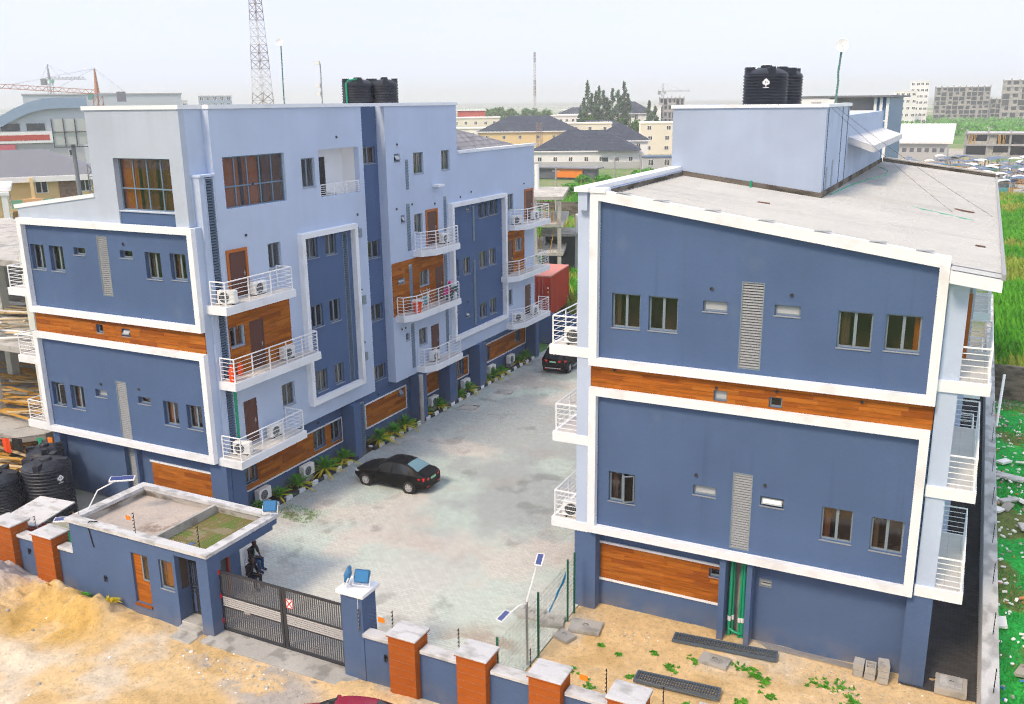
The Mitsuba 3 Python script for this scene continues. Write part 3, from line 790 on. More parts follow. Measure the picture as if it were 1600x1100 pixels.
# side wall
a_open = [(3.58, 4.46, 11.34, 12.52), (3.77, 4.70, 4.54, 5.67)]
wood2 = (0.60, 4.75, 7.0, 9.75)
wA = [(1.18, 5.17, 14.34, 16.55, 'grid'), (6.36, 7.36, 14.82, 16.20, 'casement'), (3.58, 4.46, 11.34, 12.52, 'casement'), (6.20, 7.20, 11.38, 12.39, 'casement'), (7.80, 8.70, 11.34, 12.40, 'casement'),
      (6.38, 7.29, 7.88, 9.02, 'casement'), (7.84, 8.73, 7.87, 9.02, 'casement'), (6.42, 7.31, 4.53, 5.63, 'casement'), (7.94, 8.71, 4.54, 5.60, 'casement'), (3.77, 4.70, 4.54, 5.67, 'casement'), (0.66, 1.58, 8.25, 9.18, 'casement')]
wB = [(14.29, 14.86, 15.58, 16.0, 'awning'), (16.24, 17.31, 14.78, 15.97, 'casement'), (19.34, 20.32, 14.79, 15.95, 'casement'), (14.72, 15.12, 12.18, 12.59, 'awning'), (16.09, 17.01, 11.34, 12.50, 'casement'),
      (16.40, 17.50, 8.19, 9.09, 'casement'), (14.12, 14.84, 8.75, 9.05, 'awning'), (16.14, 17.09, 4.65, 5.67, 'casement'), (14.73, 15.14, 5.30, 5.74, 'casement1')]
wC = [(23.84, 24.45, 11.40, 12.40, 'open'), (24.55, 25.13, 11.40, 12.40, 'open'), (25.35, 25.95, 11.43, 12.44, 'open'), (26.02, 26.56, 11.43, 12.44, 'open'), (20.41, 21.10, 8.07, 9.12, 'casement'), (21.72, 22.60, 8.02, 9.12, 'casement'), (23.87, 24.91, 8.07, 9.18, 'casement'),
      (25.23, 26.21, 8.07, 9.18, 'casement'), (23.81, 24.77, 4.70, 5.71, 'casement'), (25.28, 26.18, 4.69, 5.75, 'casement'), (28.09, 28.94, 11.46, 12.57, 'casement'), (27.80, 28.66, 4.75, 5.87, 'casement'), (29.12, 30.15, 8.48, 9.36, 'casement'), (22.2, 22.7, 12.0, 12.25, 'awning'), (21.9, 22.4, 5.2, 5.5, 'awning')]
doors = [(0.86, 2.16, 10.45, 12.59, True), (1.90, 2.82, 7.02, 9.21, False), (1.12, 1.94, 3.56, 5.62, False), (17.32, 18.66, 10.5, 12.62, True), (18.19, 19.06, 7.02, 9.09, False), (17.51, 18.38, 3.56, 5.58, False), (30.68, 32.08, 10.5, 12.68, True), (30.71, 31.59, 3.56, 5.72, False), (27.85, 28.75, 7.02, 9.37, False)]
logg = (7.69, 11.02, 13.75, 16.55)
slotA = (0.12, 0.48, 3.3, 18.0)
darkA, darkC = (5.90, 9.95, 4.3, 12.5), (20.25, 27.15, 4.3, 12.5)
holes = [w[:4] for w in wA + wB + wC] + [d[:4] for d in doors] + [logg]
light = Polygon([(0.601, 3.2), (11.4, 3.2), (11.4, 18.55), (0.601, 18.55)])
MB().poly(rects_poly(light, holes + [darkA]), -0.3, 0, FS).put(f'{LB}__side_wall', 'm_light')
lightB = Polygon([(13.5, 3.1), (32.35, 3.1), (32.35, 15.66), (21.25, 15.66), (21.25, 18.55), (13.5, 18.55)])
MB().poly(rects_poly(lightB, holes + [darkC]), -0.3, 0, FS).put(f'{LB}__side_wall', 'm_light')
for dk in (darkA, darkC):
    MB().poly(rects_poly(sbox(dk[0], dk[2], dk[1], dk[3]), holes + ([(9.22, 9.64, 4.3, 12.32)] if dk is darkA else [])), -0.3, -0.02, FS).put(f'{LB}__dark_bay', 'm_dark')
m = MB(); m.poly(sbox(5.67, 4.05, 10.20, 12.70).difference(sbox(5.67 + 0.26, 4.05 + 0.26, 10.20 - 0.26, 12.70 - 0.26)), 0.001, 0.30, FS); m.put(f'{LB}__wall_frame', 'm_white')
m = MB(); m.poly(sbox(19.98, 4.05, 27.42, 12.74).difference(sbox(20.24, 4.31, 27.16, 12.48)), 0.001, 0.30, FS); m.put(f'{LB}__wall_frame', 'm_white')
for i, r in enumerate(wA): window(LB, FS, r[:4], r[4], 'm_alu_blue' if r[4] == 'grid' else 'm_alu', seed=100 + i, recess=0.14, label='large gridded window high on the side wall' if r[4] == 'grid' else None)
for i, r in enumerate(wB + wC): window(LB, FS, r[:4], r[4], seed=130 + i, recess=0.12)
for d in doors: door(LB, FS, *d)
louver(LB, face_x(-17.32), (9.22, 9.64, 4.3, 12.3), 'm_louver_dark', 0.12)
louver(LB, face_x(-17.30), (0.045, 0.535, 3.4, 15.75), 'm_louver_dark', 0.12, 'm_light')
for r in ((15.37, 15.63, 13.98, 15.64), (15.30, 15.62, 10.5, 13.18), (19.44, 19.72, 10.5, 13.21), (15.3, 15.62, 7.1, 9.6), (19.3, 19.6, 7.1, 9.7), (15.3, 15.6, 3.5, 6.2), (19.3, 19.6, 3.6, 6.4), (23.0, 23.25, 10.0, 12.3), (23.0, 23.25, 4.4, 8.8)):
    mm = MB(); FB = face_x(-17.27)
    n = int((r[3] - r[2]) / 0.16)
    for k in range(n):
        z = r[2] + k * 0.16
        v = np.array([[r[0], z, 0], [r[1], z + 0.05, 0], [r[1], z + 0.11, 0], [r[0], z + 0.06, 0]]); vv = np.vstack([v, v + [0, 0, 0.02]])
        mm.add(FB(vv), [[0, 1, 2, 3], [4, 5, 6, 7], [0, 1, 5, 4], [1, 2, 6, 5], [2, 3, 7, 6], [3, 0, 4, 7]])
    key = MB(); pbox(key, FS, r[0], r[1], r[2], r[3], 0.001, 0.03); key = key.put(f'{LB}__duct_cover', 'm_alu'); stuff_part(mm.put(f'{key}__slats', 'm_louver_dark'))
hw = [w[:4] for w in wA + wB + wC] + [d[:4] for d in doors]
planks(LB, FS, 0.60, 4.75, 7.0, 9.98, holes=hw, row=0.23, length=1.7, seed=21)
planks(LB, FS, 13.55, 19.20, 6.95, 10.0, holes=hw + [(15.28, 15.64, 7.05, 9.7)], row=0.23, length=1.7, seed=22)
planks(LB, FS, 27.45, 30.62, 7.0, 10.0, holes=hw, row=0.25, length=1.7, seed=23)
# loggia
m = MB(); m.box(-18.5, -18.4, 7.5, 11.2, 13.6, 16.75); m.box(-18.4, -17.6, 7.5, 7.68, 13.6, 16.75); m.box(-18.4, -17.31, 11.03, 11.2, 13.6, 16.75); m.box(-18.4, -17.6, 7.68, 11.03, 16.56, 16.75); m.box(-18.4, -17.6, 7.68, 11.03, 13.6, 13.74)
LG = m.put(f'{LB}__loggia', 'm_rail')
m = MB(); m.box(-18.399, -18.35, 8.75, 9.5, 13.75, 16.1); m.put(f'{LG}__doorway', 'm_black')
for h in (0.12, 0.28, 0.44, 0.60, 0.76, 0.95):
    MB().tube([(-17.36, 7.69, 13.75 + 0.5 + h * 0.62), (-17.36, 11.02, 13.75 + 0.5 + h * 0.62)], 0.014 if h < 0.9 else 0.026, 6).put(f'{LG}__railing_bar', 'm_rail')
for y in (7.75, 8.85, 9.9, 10.97):
    MB().box(-17.38, -17.34, y - 0.02, y + 0.02, 14.25, 14.84).put(f'{LG}__railing_post', 'm_rail')
m = MB(); m.box(-17.6, -17.302, 7.69, 11.02, 13.75, 14.24); m.put(f'{LG}__upstand', 'm_light')
# stair bay between the two blocks
sw = [(12.55, 13.48, 15.57, 16.47), (12.5, 13.48, 10.45, 11.41), (12.5, 13.48, 6.92, 7.86), (12.5, 13.48, 3.45, 4.32)]
sw = [(12.1, 13.3, *r[2:]) for r in sw]
MB().poly(rects_poly(sbox(11.39, 3.0, 13.51, 18.55), sw), -0.3, 0, FP).put(f'{LB}__stair_wall', 'm_dark')
for i, r in enumerate(sw): window(LB, FP, r, 'casement', seed=170 + i)
m = MB(); m.box(-18.3, -17.601, 13.515, 13.7, 3.1, 18.55); m.box(-18.3, -17.601, 11.2, 11.385, 3.2, 18.55); m.put(f'{LB}__return_wall', 'm_light')
# body: roof slab, undersides, far end wall, back
m = MB(); m.box(-23.1, -18.2, -0.3, 21.2, 17.3, 17.5); m.box(-28.4, -17.62, 21.2, 32.3, 15.0, 15.2); m.box(-28.4, -23.1, -0.3, 21.2, 13.9, 14.0); m.put(f'{LB}__roof_slab', 'm_concrete')
m = MB(); m.box(-28.4, -17.62, 32.1, 32.34, 0, 15.66); m.box(-23.15, -17.6, 21.0, 21.25, 14.9, 18.55); m.box(-28.4, -28.1, -0.3, 32.3, 3.3, 14.0); m.box(-23.15, -22.9, -0.3, 21.2, 14.0, 18.55); m.put(f'{LB}__far_wall', 'm_light')
m = MB(); m.box(-28.3, -17.62, -0.3, 11.4, 3.15, 3.29); m.box(-28.3, -17.62, 13.5, 32.1, 3.0, 3.09); m.put(f'{LB}__soffit', 'm_dark')
# ground floor
ga = [(6.52, 7.48, 1.25, 2.30), (7.98, 8.88, 1.21, 2.35), (1.38, 2.24, 1.33, 2.19)]
gb = [(14.55, 15.05, 1.85, 2.3), (17.0, 17.7, 1.2, 2.3), (20.95, 21.5, 1.2, 2.25), (21.6, 22.4, 1.2, 2.25), (25.42, 26.09, 1.23, 2.24), (30.21, 30.96, 1.45, 2.34)]
MB().poly(rects_poly(sbox(-0.3, 0.0, 32.1, 3.1), ga + gb), -0.25, 0, FG).put(f'{LB}__ground_floor_wall', 'm_dark')
for i, r in enumerate(ga + gb): window(LB, FG, r, 'awning' if i == 3 else 'casement', seed=190 + i)
for i, (u0, u1, v0, v1, s) in enumerate([(1.12, 8.93, 1.03, 2.32, 'tbr'), (11.16, 15.29, 1.0, 2.34, 'tblr'), (16.89, 19.11, 1.11, 2.37, 'tb'), (20.89, 22.96, 1.08, 2.29, 'tbr'), (24.77, 31.84, 1.15, 2.40, 'tbr')]):
    planks(LB, FG, u0, u1, v0, v1, holes=ga + gb, row=0.22, length=1.6, border=0.07, border_sides=s, seed=30 + i)
for y0, y1 in ((-0.3, 0.55), (8.95, 9.55), (15.75, 16.35), (19.1, 19.8), (23.1, 23.8), (31.9, 32.5)):
    m = MB(); m.box(-17.85, -17.02, y0, y1, 0, 3.1); m.put(f'{LB}__pillar', 'm_dark')
for y0, y1 in ((9.56, 9.9), (19.82, 20.1), (23.82, 24.1)):
    louver(LB, face_x(-17.06), (y0, y1, 0.1, 3.05), 'm_louver_dark', 0.14, 'm_alu')
MB().tube([(-16.95, 15.6, 0), (-16.95, 15.6, 3.05)], 0.13, 12).put(f'{LB}__duct_pipe', 'm_concrete', 50)
# front ground floor
FGf = face_y(-0.25)
gl = (-23.55, -22.85, 0.1, 3.2)
MB().poly(rects_poly(sbox(-28.2, 0, -17.9, 3.2), [gl]), -0.25, 0, FGf).put(f'{LB}__ground_floor_wall', 'm_dark')
louver(LB, FGf, gl)
for u in (gl[0] - 0.14, gl[1]):
    m = MB(); pbox(m, FGf, u, u + 0.14, 0, 3.2, 0.001, 0.25); m.put(f'{LB}__pilaster', 'm_dark')
planks(LB, FGf, -22.05, -18.05, 0.9, 2.45, row=0.2, length=1.5, border=0.08, border_sides='t', seed=41)
m = MB(); m.box(-18.0, -17.04, -0.6, -0.31, 0, 3.25); m.box(-28.35, -27.9, -0.6, 0.3, 0, 3.25); m.put(f'{LB}__pillar', 'm_dark')
# balconies
bl = lambda slab, z, path, **k: balcony(LB, slab, z, z + 0.36, path, **k)
bl([(-17.44, -0.62), (-16.06, -0.62), (-16.12, 3.95), (-17.3, 3.95)], 3.15, [(-17.2, -0.5), (-16.16, -0.5), (-16.22, 3.83), (-17.25, 3.83)], label='first floor corner balcony nearest the gatehouse')
bl([(-17.6, -0.25), (-16.36, -0.25), (-16.36, 5.72), (-17.3, 5.72)], 6.62, [(-17.25, -0.13), (-16.46, -0.13), (-16.46, 5.60), (-16.99, 5.60)], label='second floor corner balcony at the front')
bl([(-17.62, -0.45), (-16.28, -0.45), (-16.28, 4.1), (-17.3, 4.1)], 10.05, [(-17.2, -0.33), (-16.38, -0.33), (-16.38, 3.98), (-17.25, 3.98)], label='third floor corner balcony at the front')
for z, y0, c, y1, xo in ((3.15, 15.75, 16.5, 19.6, -16.3), (6.65, 13.74, 14.6, 19.6, -16.32), (10.1, 15.85, 16.8, 19.5, -16.24)):
    bl([(-17.3, y0), (-16.75, y0), (xo, c), (xo, y1), (-17.3, y1)], z, [(-17.2, y0 + 0.1), (-16.8, y0 + 0.1), (xo - 0.1, c + 0.05), (xo - 0.1, y1 - 0.1), (-17.2 if z < 8 else -17.0, y1 - 0.1)])
for z, y0, c, y1, xo in ((3.15, 27.6, 28.6, 32.9, -16.25), (6.65, 26.9, 27.8, 32.85, -16.27), (10.1, 28.1, 29.0, 32.7, -16.15)):
    bl([(-17.3, y0), (-16.8, y0), (xo, c), (xo, y1), (-17.3, y1)], z, [(-17.2, y0 + 0.1), (-16.85, y0 + 0.1), (xo - 0.1, c + 0.05), (xo - 0.1, y1 - 0.1), (-17.2, y1 - 0.1)])
for z in (3.1, 6.5, 9.9):
    bl([(-28.37, -0.55), (-30.2, -0.55), (-30.2, 4), (-28.37, 4)], z, [(-28.5, -0.45), (-30.1, -0.45), (-30.1, 3.9), (-28.5, 3.9)], label='white balcony on the far left side of the block')
for u, v, F in [(2.2, 13.1, FS), (2.9, 15.3, FS), (9.2, 17.1, FS), (10.6, 13.1, FS), (10.55, 12.4, FS), (10.6, 9.1, FS), (10.62, 6.2, FS), (14.6, 16.5, FS), (14.3, 13.0, FS), (15.9, 13.1, FS), (18.4, 12.9, FS), (14.35, 9.6, FS), (14.3, 6.1, FS), (14.7, 6.1, FS), (21.5, 13.0, FS), (22.9, 13.2, FS), (30.6, 13.1, FS), (22.1, 6.2, FS), (24.0, 2.7, FG), (12.5, 2.6, FG), (7.0, 2.65, FG)]:
    conduit(LB, F, u, v)
for r in ((10.5, 10.8, 11.9, 12.35), (10.5, 10.85, 8.3, 8.75), (10.5, 10.75, 5.2, 5.65)):
    m = MB(); pbox(m, FS, *r, 0.001, 0.12); m.put(f'{LB}__vent_box', 'm_alu')
m = MB(); m.tube([(-17.33, 0.62, 3.5), (-17.28, 0.62, 6.6)], 0.09, 10); m.put(f'{LB}__drain_pipe', 'm_green_plastic', 50)
m = MB(); pbox(m, FS, 18.2, 19.0, 13.9, 14.02, 0.001, 0.4); m.put(f'{LB}__ledge', 'm_white')
# tiled roof behind the far parapet


def tile_col(p, n, uv):
    s = p.z * 4.2
    k = s - dr.floor(s)
    return mix((0.20, 0.20, 0.22), (0.13, 0.13, 0.15), smoothstep(0.55, 0.95, k)) * (0.8 + 0.4 * cell_rand(dr.floor(s), dr.floor((p.x + p.y) * 2.4)))


mat('m_tile_grey', tile_col, 0.7, 0.3)
m = MB(); m.add(np.array([[-28, 21.4, 15.7], [-17.7, 21.4, 15.55], [-17.7, 32.0, 15.55], [-28, 32.0, 15.7], [-22.5, 21.4, 17.3], [-22.5, 28.0, 17.2]]), [[0, 1, 4], [1, 2, 5], [1, 5, 4], [2, 3, 5], [3, 0, 4], [3, 4, 5]]); m.put(f'{LB}__tiled_roof', 'm_tile_grey')
# ================================================================ gatehouse, gate, compound wall
GH = thing('gatehouse', 'small flat roofed blue gatehouse beside the metal driveway gate', 'gatehouse')
FH = face_y(-7.5)
win_a, win_b = (-15.35, -14.50, 0.50, 2.57), (-13.93, -13.16, 1.43, 2.60)
ped = (-13.10, -12.02, -0.3, 2.93)
MB().poly(rects_poly(sbox(-18.6, -0.4, -11.5, 3.18), [win_a, (-13.93, 1.43, -13.10, 2.60)[:0] or (-13.93, -13.24, 1.43, 2.60), ped]), -0.22, 0, FH).put(f'{GH}__front_wall', 'm_dark')
m = MB(); m.box(-18.6, -18.38, -7.279, -3.95, -0.1, 3.18); m.box(-18.38, -12.9, -4.7, -4.45, -0.1, 2.78); m.put(f'{GH}__back_wall', 'm_dark')
FW = face_x(-12.9)
MB().poly(rects_poly(sbox(-6.85, 0, -4.45, 2.9), [(-5.95, -5.05, 0, 2.2)]), -0.2, 0, FW).put(f'{GH}__side_wall', 'm_dark')
m = MB(); m.box(-13.3, -13.10, -7.279, -6.4, -0.2, 1.43); m.box(-13.3, -13.10, -6.9, -6.4, 1.43, 2.93); m.put(f'{GH}__entrance_wall', 'm_dark')
m = MB(); m.box(-11.92, -11.5, -7.279, -6.85, -0.2, 2.899); m.put(f'{GH}__corner_pillar', 'm_dark')
m = MB(); m.box(-11.72, -11.5, -7.279, -3.75, 2.9, 3.18); m.box(-18.6, -11.72, -3.95, -3.75, 2.9, 3.18); m.put(f'{GH}__roof_beam', 'm_dark')
m = MB(); m.box(-11.80, -11.60, -6.8, -3.9, 2.68, 2.899); m.put(f'{GH}__lower_beam', 'm_dark')
m = MB(); m.box(-18.38, -11.72, -7.279, -3.95, 2.78, 2.895); RF = m.put(f'{GH}__roof_slab', 'm_concrete')


def roof_dust(p, n, uv):
    a = fbm(p.x * 0.8 + 4, p.y * 0.8, 0.0, 4)
    c = mix((0.50, 0.44, 0.39), (0.40, 0.36, 0.33), a)
    r = smoothstep(1.5, 0.3, dr.sqrt(dr.square(p.x + 15.3) + dr.square(p.y + 6.2))) * smoothstep(0.4, 0.6, fbm(p.x * 3, p.y * 3, 0.0, 3))
    return mix(c, (0.24, 0.16, 0.12), r * 0.7) * (0.9 + 0.2 * noise(p.x * 20, p.y * 20, 0.0))


mat('m_roof_dust', roof_dust, 0.95, 0.1)
mat('m_moss', lambda p, n, uv: mix(mix((0.16, 0.14, 0.05), (0.11, 0.15, 0.03), smoothstep(0.45, 0.6, fbm(p.x * 2.5, p.y * 2.5, 0.0, 4))), (0.26, 0.22, 0.15), smoothstep(0.6, 0.72, fbm(p.x * 1.4 + 9, p.y * 3.0, 0.0, 3)) * 0.6), 0.8, 0.3)
m = MB(); m.box(-18.38, -14.45, -7.279, -3.95, 2.897, 2.905); m.put(f'{RF}__dusty_floor', 'm_roof_dust')
m = MB(); m.box(-14.31, -11.72, -7.279, -3.95, 2.897, 2.915); m.put(f'{RF}__mossy_floor', 'm_moss')
m = MB(); m.box(-14.45, -14.31, -7.279, -3.95, 2.897, 3.26); m.put(f'{RF}__divider', 'm_concrete')
m = MB(); m.box(-18.379, -11.721, -7.278, -7.24, 2.9, 3.18); m.box(-18.379, -18.34, -7.24, -3.95, 2.9, 3.18); m.box(-18.34, -11.721, -3.99, -3.951, 2.9, 3.18); m.put(f'{RF}__parapet_inside', 'm_dirty_light')
m = MB(); m.box(-18.72, -11.40, -7.60, -7.20, 3.18, 3.32); m.box(-18.72, -18.30, -7.20, -4.05, 3.18, 3.32); m.box(-11.80, -11.40, -7.20, -4.05, 3.18, 3.32); m.box(-18.72, -11.40, -4.05, -3.68, 3.18, 3.32); m.put(f'{GH}__coping', 'm_cope')
mat('m_dirty_light', lambda p, n, uv: mix((0.40, 0.38, 0.35), (0.15, 0.13, 0.11), smoothstep(0.42, 0.7, fbm(p.x * 1.6, p.y * 1.6, p.z * 4, 4))), 0.9, 0.1)
m = MB(); pbox(m, FH, -15.35, -14.93, 0.5, 2.57, -0.14, -0.10); pbox(m, FH, -14.93, -14.5, 0.5, 1.45, -0.14, -0.10); m.put(f'{GH}__wood_door', 'm_wood0')
window(GH, FH, (-14.93, -14.50, 1.45, 2.57), 'casement1', seed=201, recess=0.1, sill=False)
m = MB(); pbox(m, FH, -15.35, -14.5, 0.40, 0.499, -0.2, 0.06); m.put(f'{GH}__door_sill', 'm_wood1')
window(GH, FH, (-13.93, -13.24, 1.43, 2.60), 'casement1', seed=202, recess=0.08, label='corner window with an orange tint next to the entrance')
m = MB(); pbox(m, face_x(-13.10), -7.279, -6.9, 1.43, 2.6, -0.10, -0.06); m.put(f'{GH}__side_pane', 'm_glass')
c = MB(); pbox(c, FH, -13.92, -13.2, 1.45, 2.58, -0.26, -0.24); c.put(f'{GH}__blind', 'm_curtain_orange')
# pedestrian gate
PG = f'{GH}__entrance_gate'
m = MB(); x0, x1, yy = -13.08, -12.0, -6.88
m.box(x0, x0 + 0.06, yy, yy + 0.05, 0.22, 2.45); m.box(x1 - 0.06, x1, yy, yy + 0.05, 0.22, 2.45); m.box(x0 + 0.06, x1 - 0.06, yy, yy + 0.05, 0.22, 0.34); m.box(x0 + 0.06, x1 - 0.06, yy, yy + 0.05, 2.38, 2.45)
for z in (1.15, 1.30, 1.45): m.box(x0 + 0.06, x1 - 0.06, yy, yy + 0.05, z, z + 0.06)
m.box(x0 + 0.06, x1 - 0.06, yy + 0.052, yy + 0.06, 0.3, 1.2)
PG = m.put(PG, 'm_gate')
for i in range(9):
    x = x0 + 0.12 + i * 0.105
    MB().box(x, x + 0.035, yy + 0.008, yy + 0.042, 1.51, 2.38).put(f'{PG}__picket', 'm_gate')
mat('m_gate', (0.030, 0.032, 0.040), 0.45, 0.45)
mat('m_gate_mid', (0.085, 0.085, 0.095), 0.4, 0.5)
mat('m_gate_light', (0.46, 0.46, 0.47), 0.4, 0.5)
mat('m_door_red', (0.30, 0.03, 0.02), 0.5, 0.35)
m = MB(); pbox(m, FW, -5.95, -5.86, 0, 2.2, -0.15, 0.03); pbox(m, FW, -5.14, -5.05, 0, 2.2, -0.15, 0.03); pbox(m, FW, -5.86, -5.14, 2.11, 2.2, -0.15, 0.03); DK = m.put(f'{GH}__side_door', 'm_door_red')
m = MB(); pbox(m, FW, -5.86, -5.14, 0, 2.11, -0.12, -0.08); m.put(f'{DK}__leaf', 'm_darkgrey')
m = MB(); m.tube([(-17.2, -7.3, 3.36), (-17.45, -7.45, 3.38), (-17.5, -7.53, 3.3), (-17.35, -7.53, 2.55), (-17.3, -7.53, 2.35)], 0.022, 6); m.put(f'{GH}__cable', 'm_black')
for i, (a, b) in enumerate([((-13.05, -12.05), (-8.2, -7.4)), ((-13.08, -12.10), (-7.75, -7.15)), ((-13.09, -12.03), (-7.49, -6.6))]):
    m = MB(); m.bevel(*a, *b, -0.2, [-0.0, 0.14, 0.27][i], 0.02); k = ent('entrance_step', m.get(), 'm_concrete')
    labels[k] = {'label': ['lowest loose concrete step before the gatehouse entrance', 'middle concrete step before the gatehouse entrance', 'topmost concrete step under the dark entrance gate'][i], 'category': 'step', 'group': 'steps to the gatehouse entrance'}
# driveway gate, two leaves
for li, (x0, x1, lab) in enumerate([(-11.48, -8.64, 'left leaf of the grey metal driveway gate, hinged on the gatehouse'), (-8.60, -5.86, 'right leaf of the grey metal driveway gate, carrying the crossed sign')]):
    k = thing('driveway_gate', lab, 'gate', 'leaves of the driveway gate')
    y, h = -7.0, 2.45
    m = MB(); w = 0.07
    m.box(x0, x0 + (0.13 if li else w), y, y + 0.06, 0.05, h); m.box(x1 - (w if li else 0.10), x1, y, y + 0.06, 0.05, h)
    a, b = x0 + (0.13 if li else w), x1 - (w if li else 0.10)
    m.box(a, b, y, y + 0.06, h - 0.08, h); m.box(a, b, y, y + 0.06, 0.05, 0.15); m.box(a, b, y + 0.003, y + 0.057, 1.00, 1.045); m.box(a, b, y + 0.003, y + 0.057, 1.46, 1.50)
    m.box(a, b, y + 0.035, y + 0.045, 1.046, 1.459); m.put(f'{k}__frame', 'm_gate')
    for i in range(5):
        z = 1.055 + i * 0.081
        MB().box(a, b, y + 0.006, y + 0.03, z, z + 0.050).put(f'{k}__cross_bar', 'm_gate_light')
    n = 27
    for i in range(n):
        x = a + 0.03 + (b - a - 0.06) * (i + 0.5) / n
        for z0, z1 in ((0.15, 1.0), (1.50, h - 0.08)):
            MB().box(x - 0.019, x + 0.019, y + 0.014, y + 0.046, z0, z1).put(f'{k}__picket', 'm_gate_mid')
    pass
    if li == 0:
        for z in (0.35, 1.35, 2.3):
            MB().box(x0 - 0.02, x0 + 0.05, y - 0.03, y - 0.001, z, z + 0.18).put(f'{k}__hinge', 'm_red_paint')
        MB().bevel(a + 1.0, a + 1.28, y - 0.03, y - 0.001, 0.98, 1.10, 0.008).put(f'{k}__lock_box', 'm_steel')
    else:
        s = MB(); s.box(x0 + 0.16, x0 + 0.46, y - 0.012, y - 0.002, 1.72, 2.08); sk = s.put(f'{k}__sign', 'm_rail')
        s = MB()
        for sg in (1, -1):
            A = mtx((x0 + 0.31, y - 0.016, 1.90), 0, 0, 0.85 * sg); s.box(-0.17, 0.17, -0.003, 0.002, -0.02, 0.02, A)
        for (p0, p1, q0, q1) in ((0.16, 0.46, 1.72, 1.745), (0.16, 0.46, 2.055, 2.08), (0.16, 0.185, 1.745, 2.055), (0.435, 0.46, 1.745, 2.055)):
            s.box(x0 + p0, x0 + p1, y - 0.0155, y - 0.0121, q0, q1)
        s.put(f'{sk}__red_cross', 'm_red_paint')
mat('m_red_paint', (0.55, 0.02, 0.03), 0.5, 0.4)
GP = thing('gate_post', 'blue rendered gate post with white cap and two floodlights on it', 'post')
m = MB(); m.box(-5.80, -4.95, -7.32, -6.55, -0.3, 3.12); m.put(f'{GP}__shaft', 'm_dark')
m = MB(); m.bevel(-5.92, -4.82, -7.44, -6.43, 3.121, 3.27, 0.02); m.put(f'{GP}__cap', 'm_white')
m = MB(); m.tube([(-5.1, -7.33, 3.28), (-5.1, -7.335, 1.9)], 0.012, 5); m.put(f'{GP}__cable', 'm_rail')

mat('m_pillar_tile', lambda p, n, uv: mix((0.42, 0.108, 0.014), (0.34, 0.082, 0.011), fbm((p.x + p.y) * 3, p.z * 6, p.x, 3)) * (0.93 + 0.14 * noise(p.x * 30, p.y * 30, p.z * 30)), 0.75, 0.12)


def compound_wall(x0, x1, label, pillars, blocks):
    k = thing('compound_wall', label, 'wall')
    m = MB(); m.box(x0, x1, -7.30, -7.08, -0.5, 1.72); m.put(f'{k}__wall', 'm_dark')
    for a, b in blocks:
        m = MB(); m.bevel(a, b, -7.42, -6.96, 1.721, 1.85, 0.015); m.put(f'{k}__coping', 'm_cope')
    for i, (a, b) in enumerate(pillars):
        m = MB(); m.box(a + 0.012, b - 0.012, -7.568, -6.80, -0.5, 2.16); pk = m.put(f'{k}__pillar', 'm_mortar')
        z = 2.17
        for r in range(8):
            h = 0.275
            for (p0, p1, q0, q1) in ((a, b, -7.58, -7.569), (b - 0.011, b, -7.569, -6.80), (a, a + 0.011, -7.569, -6.80)):
                MB().box(p0, p1, q0, q1, z - h + 0.018, z).put(f'{pk}__tile', 'm_pillar_tile')
            z -= h
        m = MB(); m.bevel(a - 0.06, b + 0.06, -7.64, -6.70, 2.171, 2.20, 0.01); m.put(f'{pk}__cap_lip', 'm_pillar_tile')
        m = MB(); m.bevel(a - 0.06, b + 0.06, -7.64, -6.70, 2.201, 2.27, 0.015); m.put(f'{pk}__cap', 'm_cope')
    return k


mat('m_mortar', (0.40, 0.30, 0.22), 0.9, 0.1)
mat('m_cope', lambda p, n, uv: mix((0.56, 0.57, 0.585), (0.38, 0.38, 0.375), smoothstep(0.45, 0.75, fbm(p.x * 2.2, p.y * 5, p.z * 3, 4))) * (0.94 + 0.12 * noise(p.x * 25, p.y * 25, p.z * 25)), 0.8, 0.2)
CW1 = compound_wall(-34, -18.62, 'blue rendered compound wall with orange tiled pillars left of the gatehouse', [(-20.86, -19.72), (-23.4, -22.15)], [(-34, -23.48), (-22.08, -20.95), (-19.64, -18.62)])
CW2 = compound_wall(-4.94, 13.2, 'blue rendered compound wall with orange tiled pillars right of the driveway gate', [(-3.80, -2.80), (-1.28, -0.26), (1.20, 2.22), (3.70, 4.72), (6.2, 7.2), (8.7, 9.7)], [(-4.94, -3.87), (-2.73, -1.35), (-0.19, 1.13), (2.29, 3.63), (4.79, 6.13), (7.27, 8.63), (9.77, 13.2)])
for k, (x, z) in ((GH, (-16.86, 1.15)), (CW1, (-21.5, 1.2)), (CW2, (-4.1, 1.15)), (CW2, (0.75, 0.75)), (CW2, (3.1, 1.1))):
    y = -7.5 if k == GH else -7.3
    m = MB(); m.tube([(x, y - 0.001, z), (x, y - 0.09, z)], 0.045, 8); m.tube([(x, y - 0.07, z - 0.12), (x, y - 0.07, z + 0.12)], 0.035, 8); m.put(f'{k}__wall_light', 'm_black')
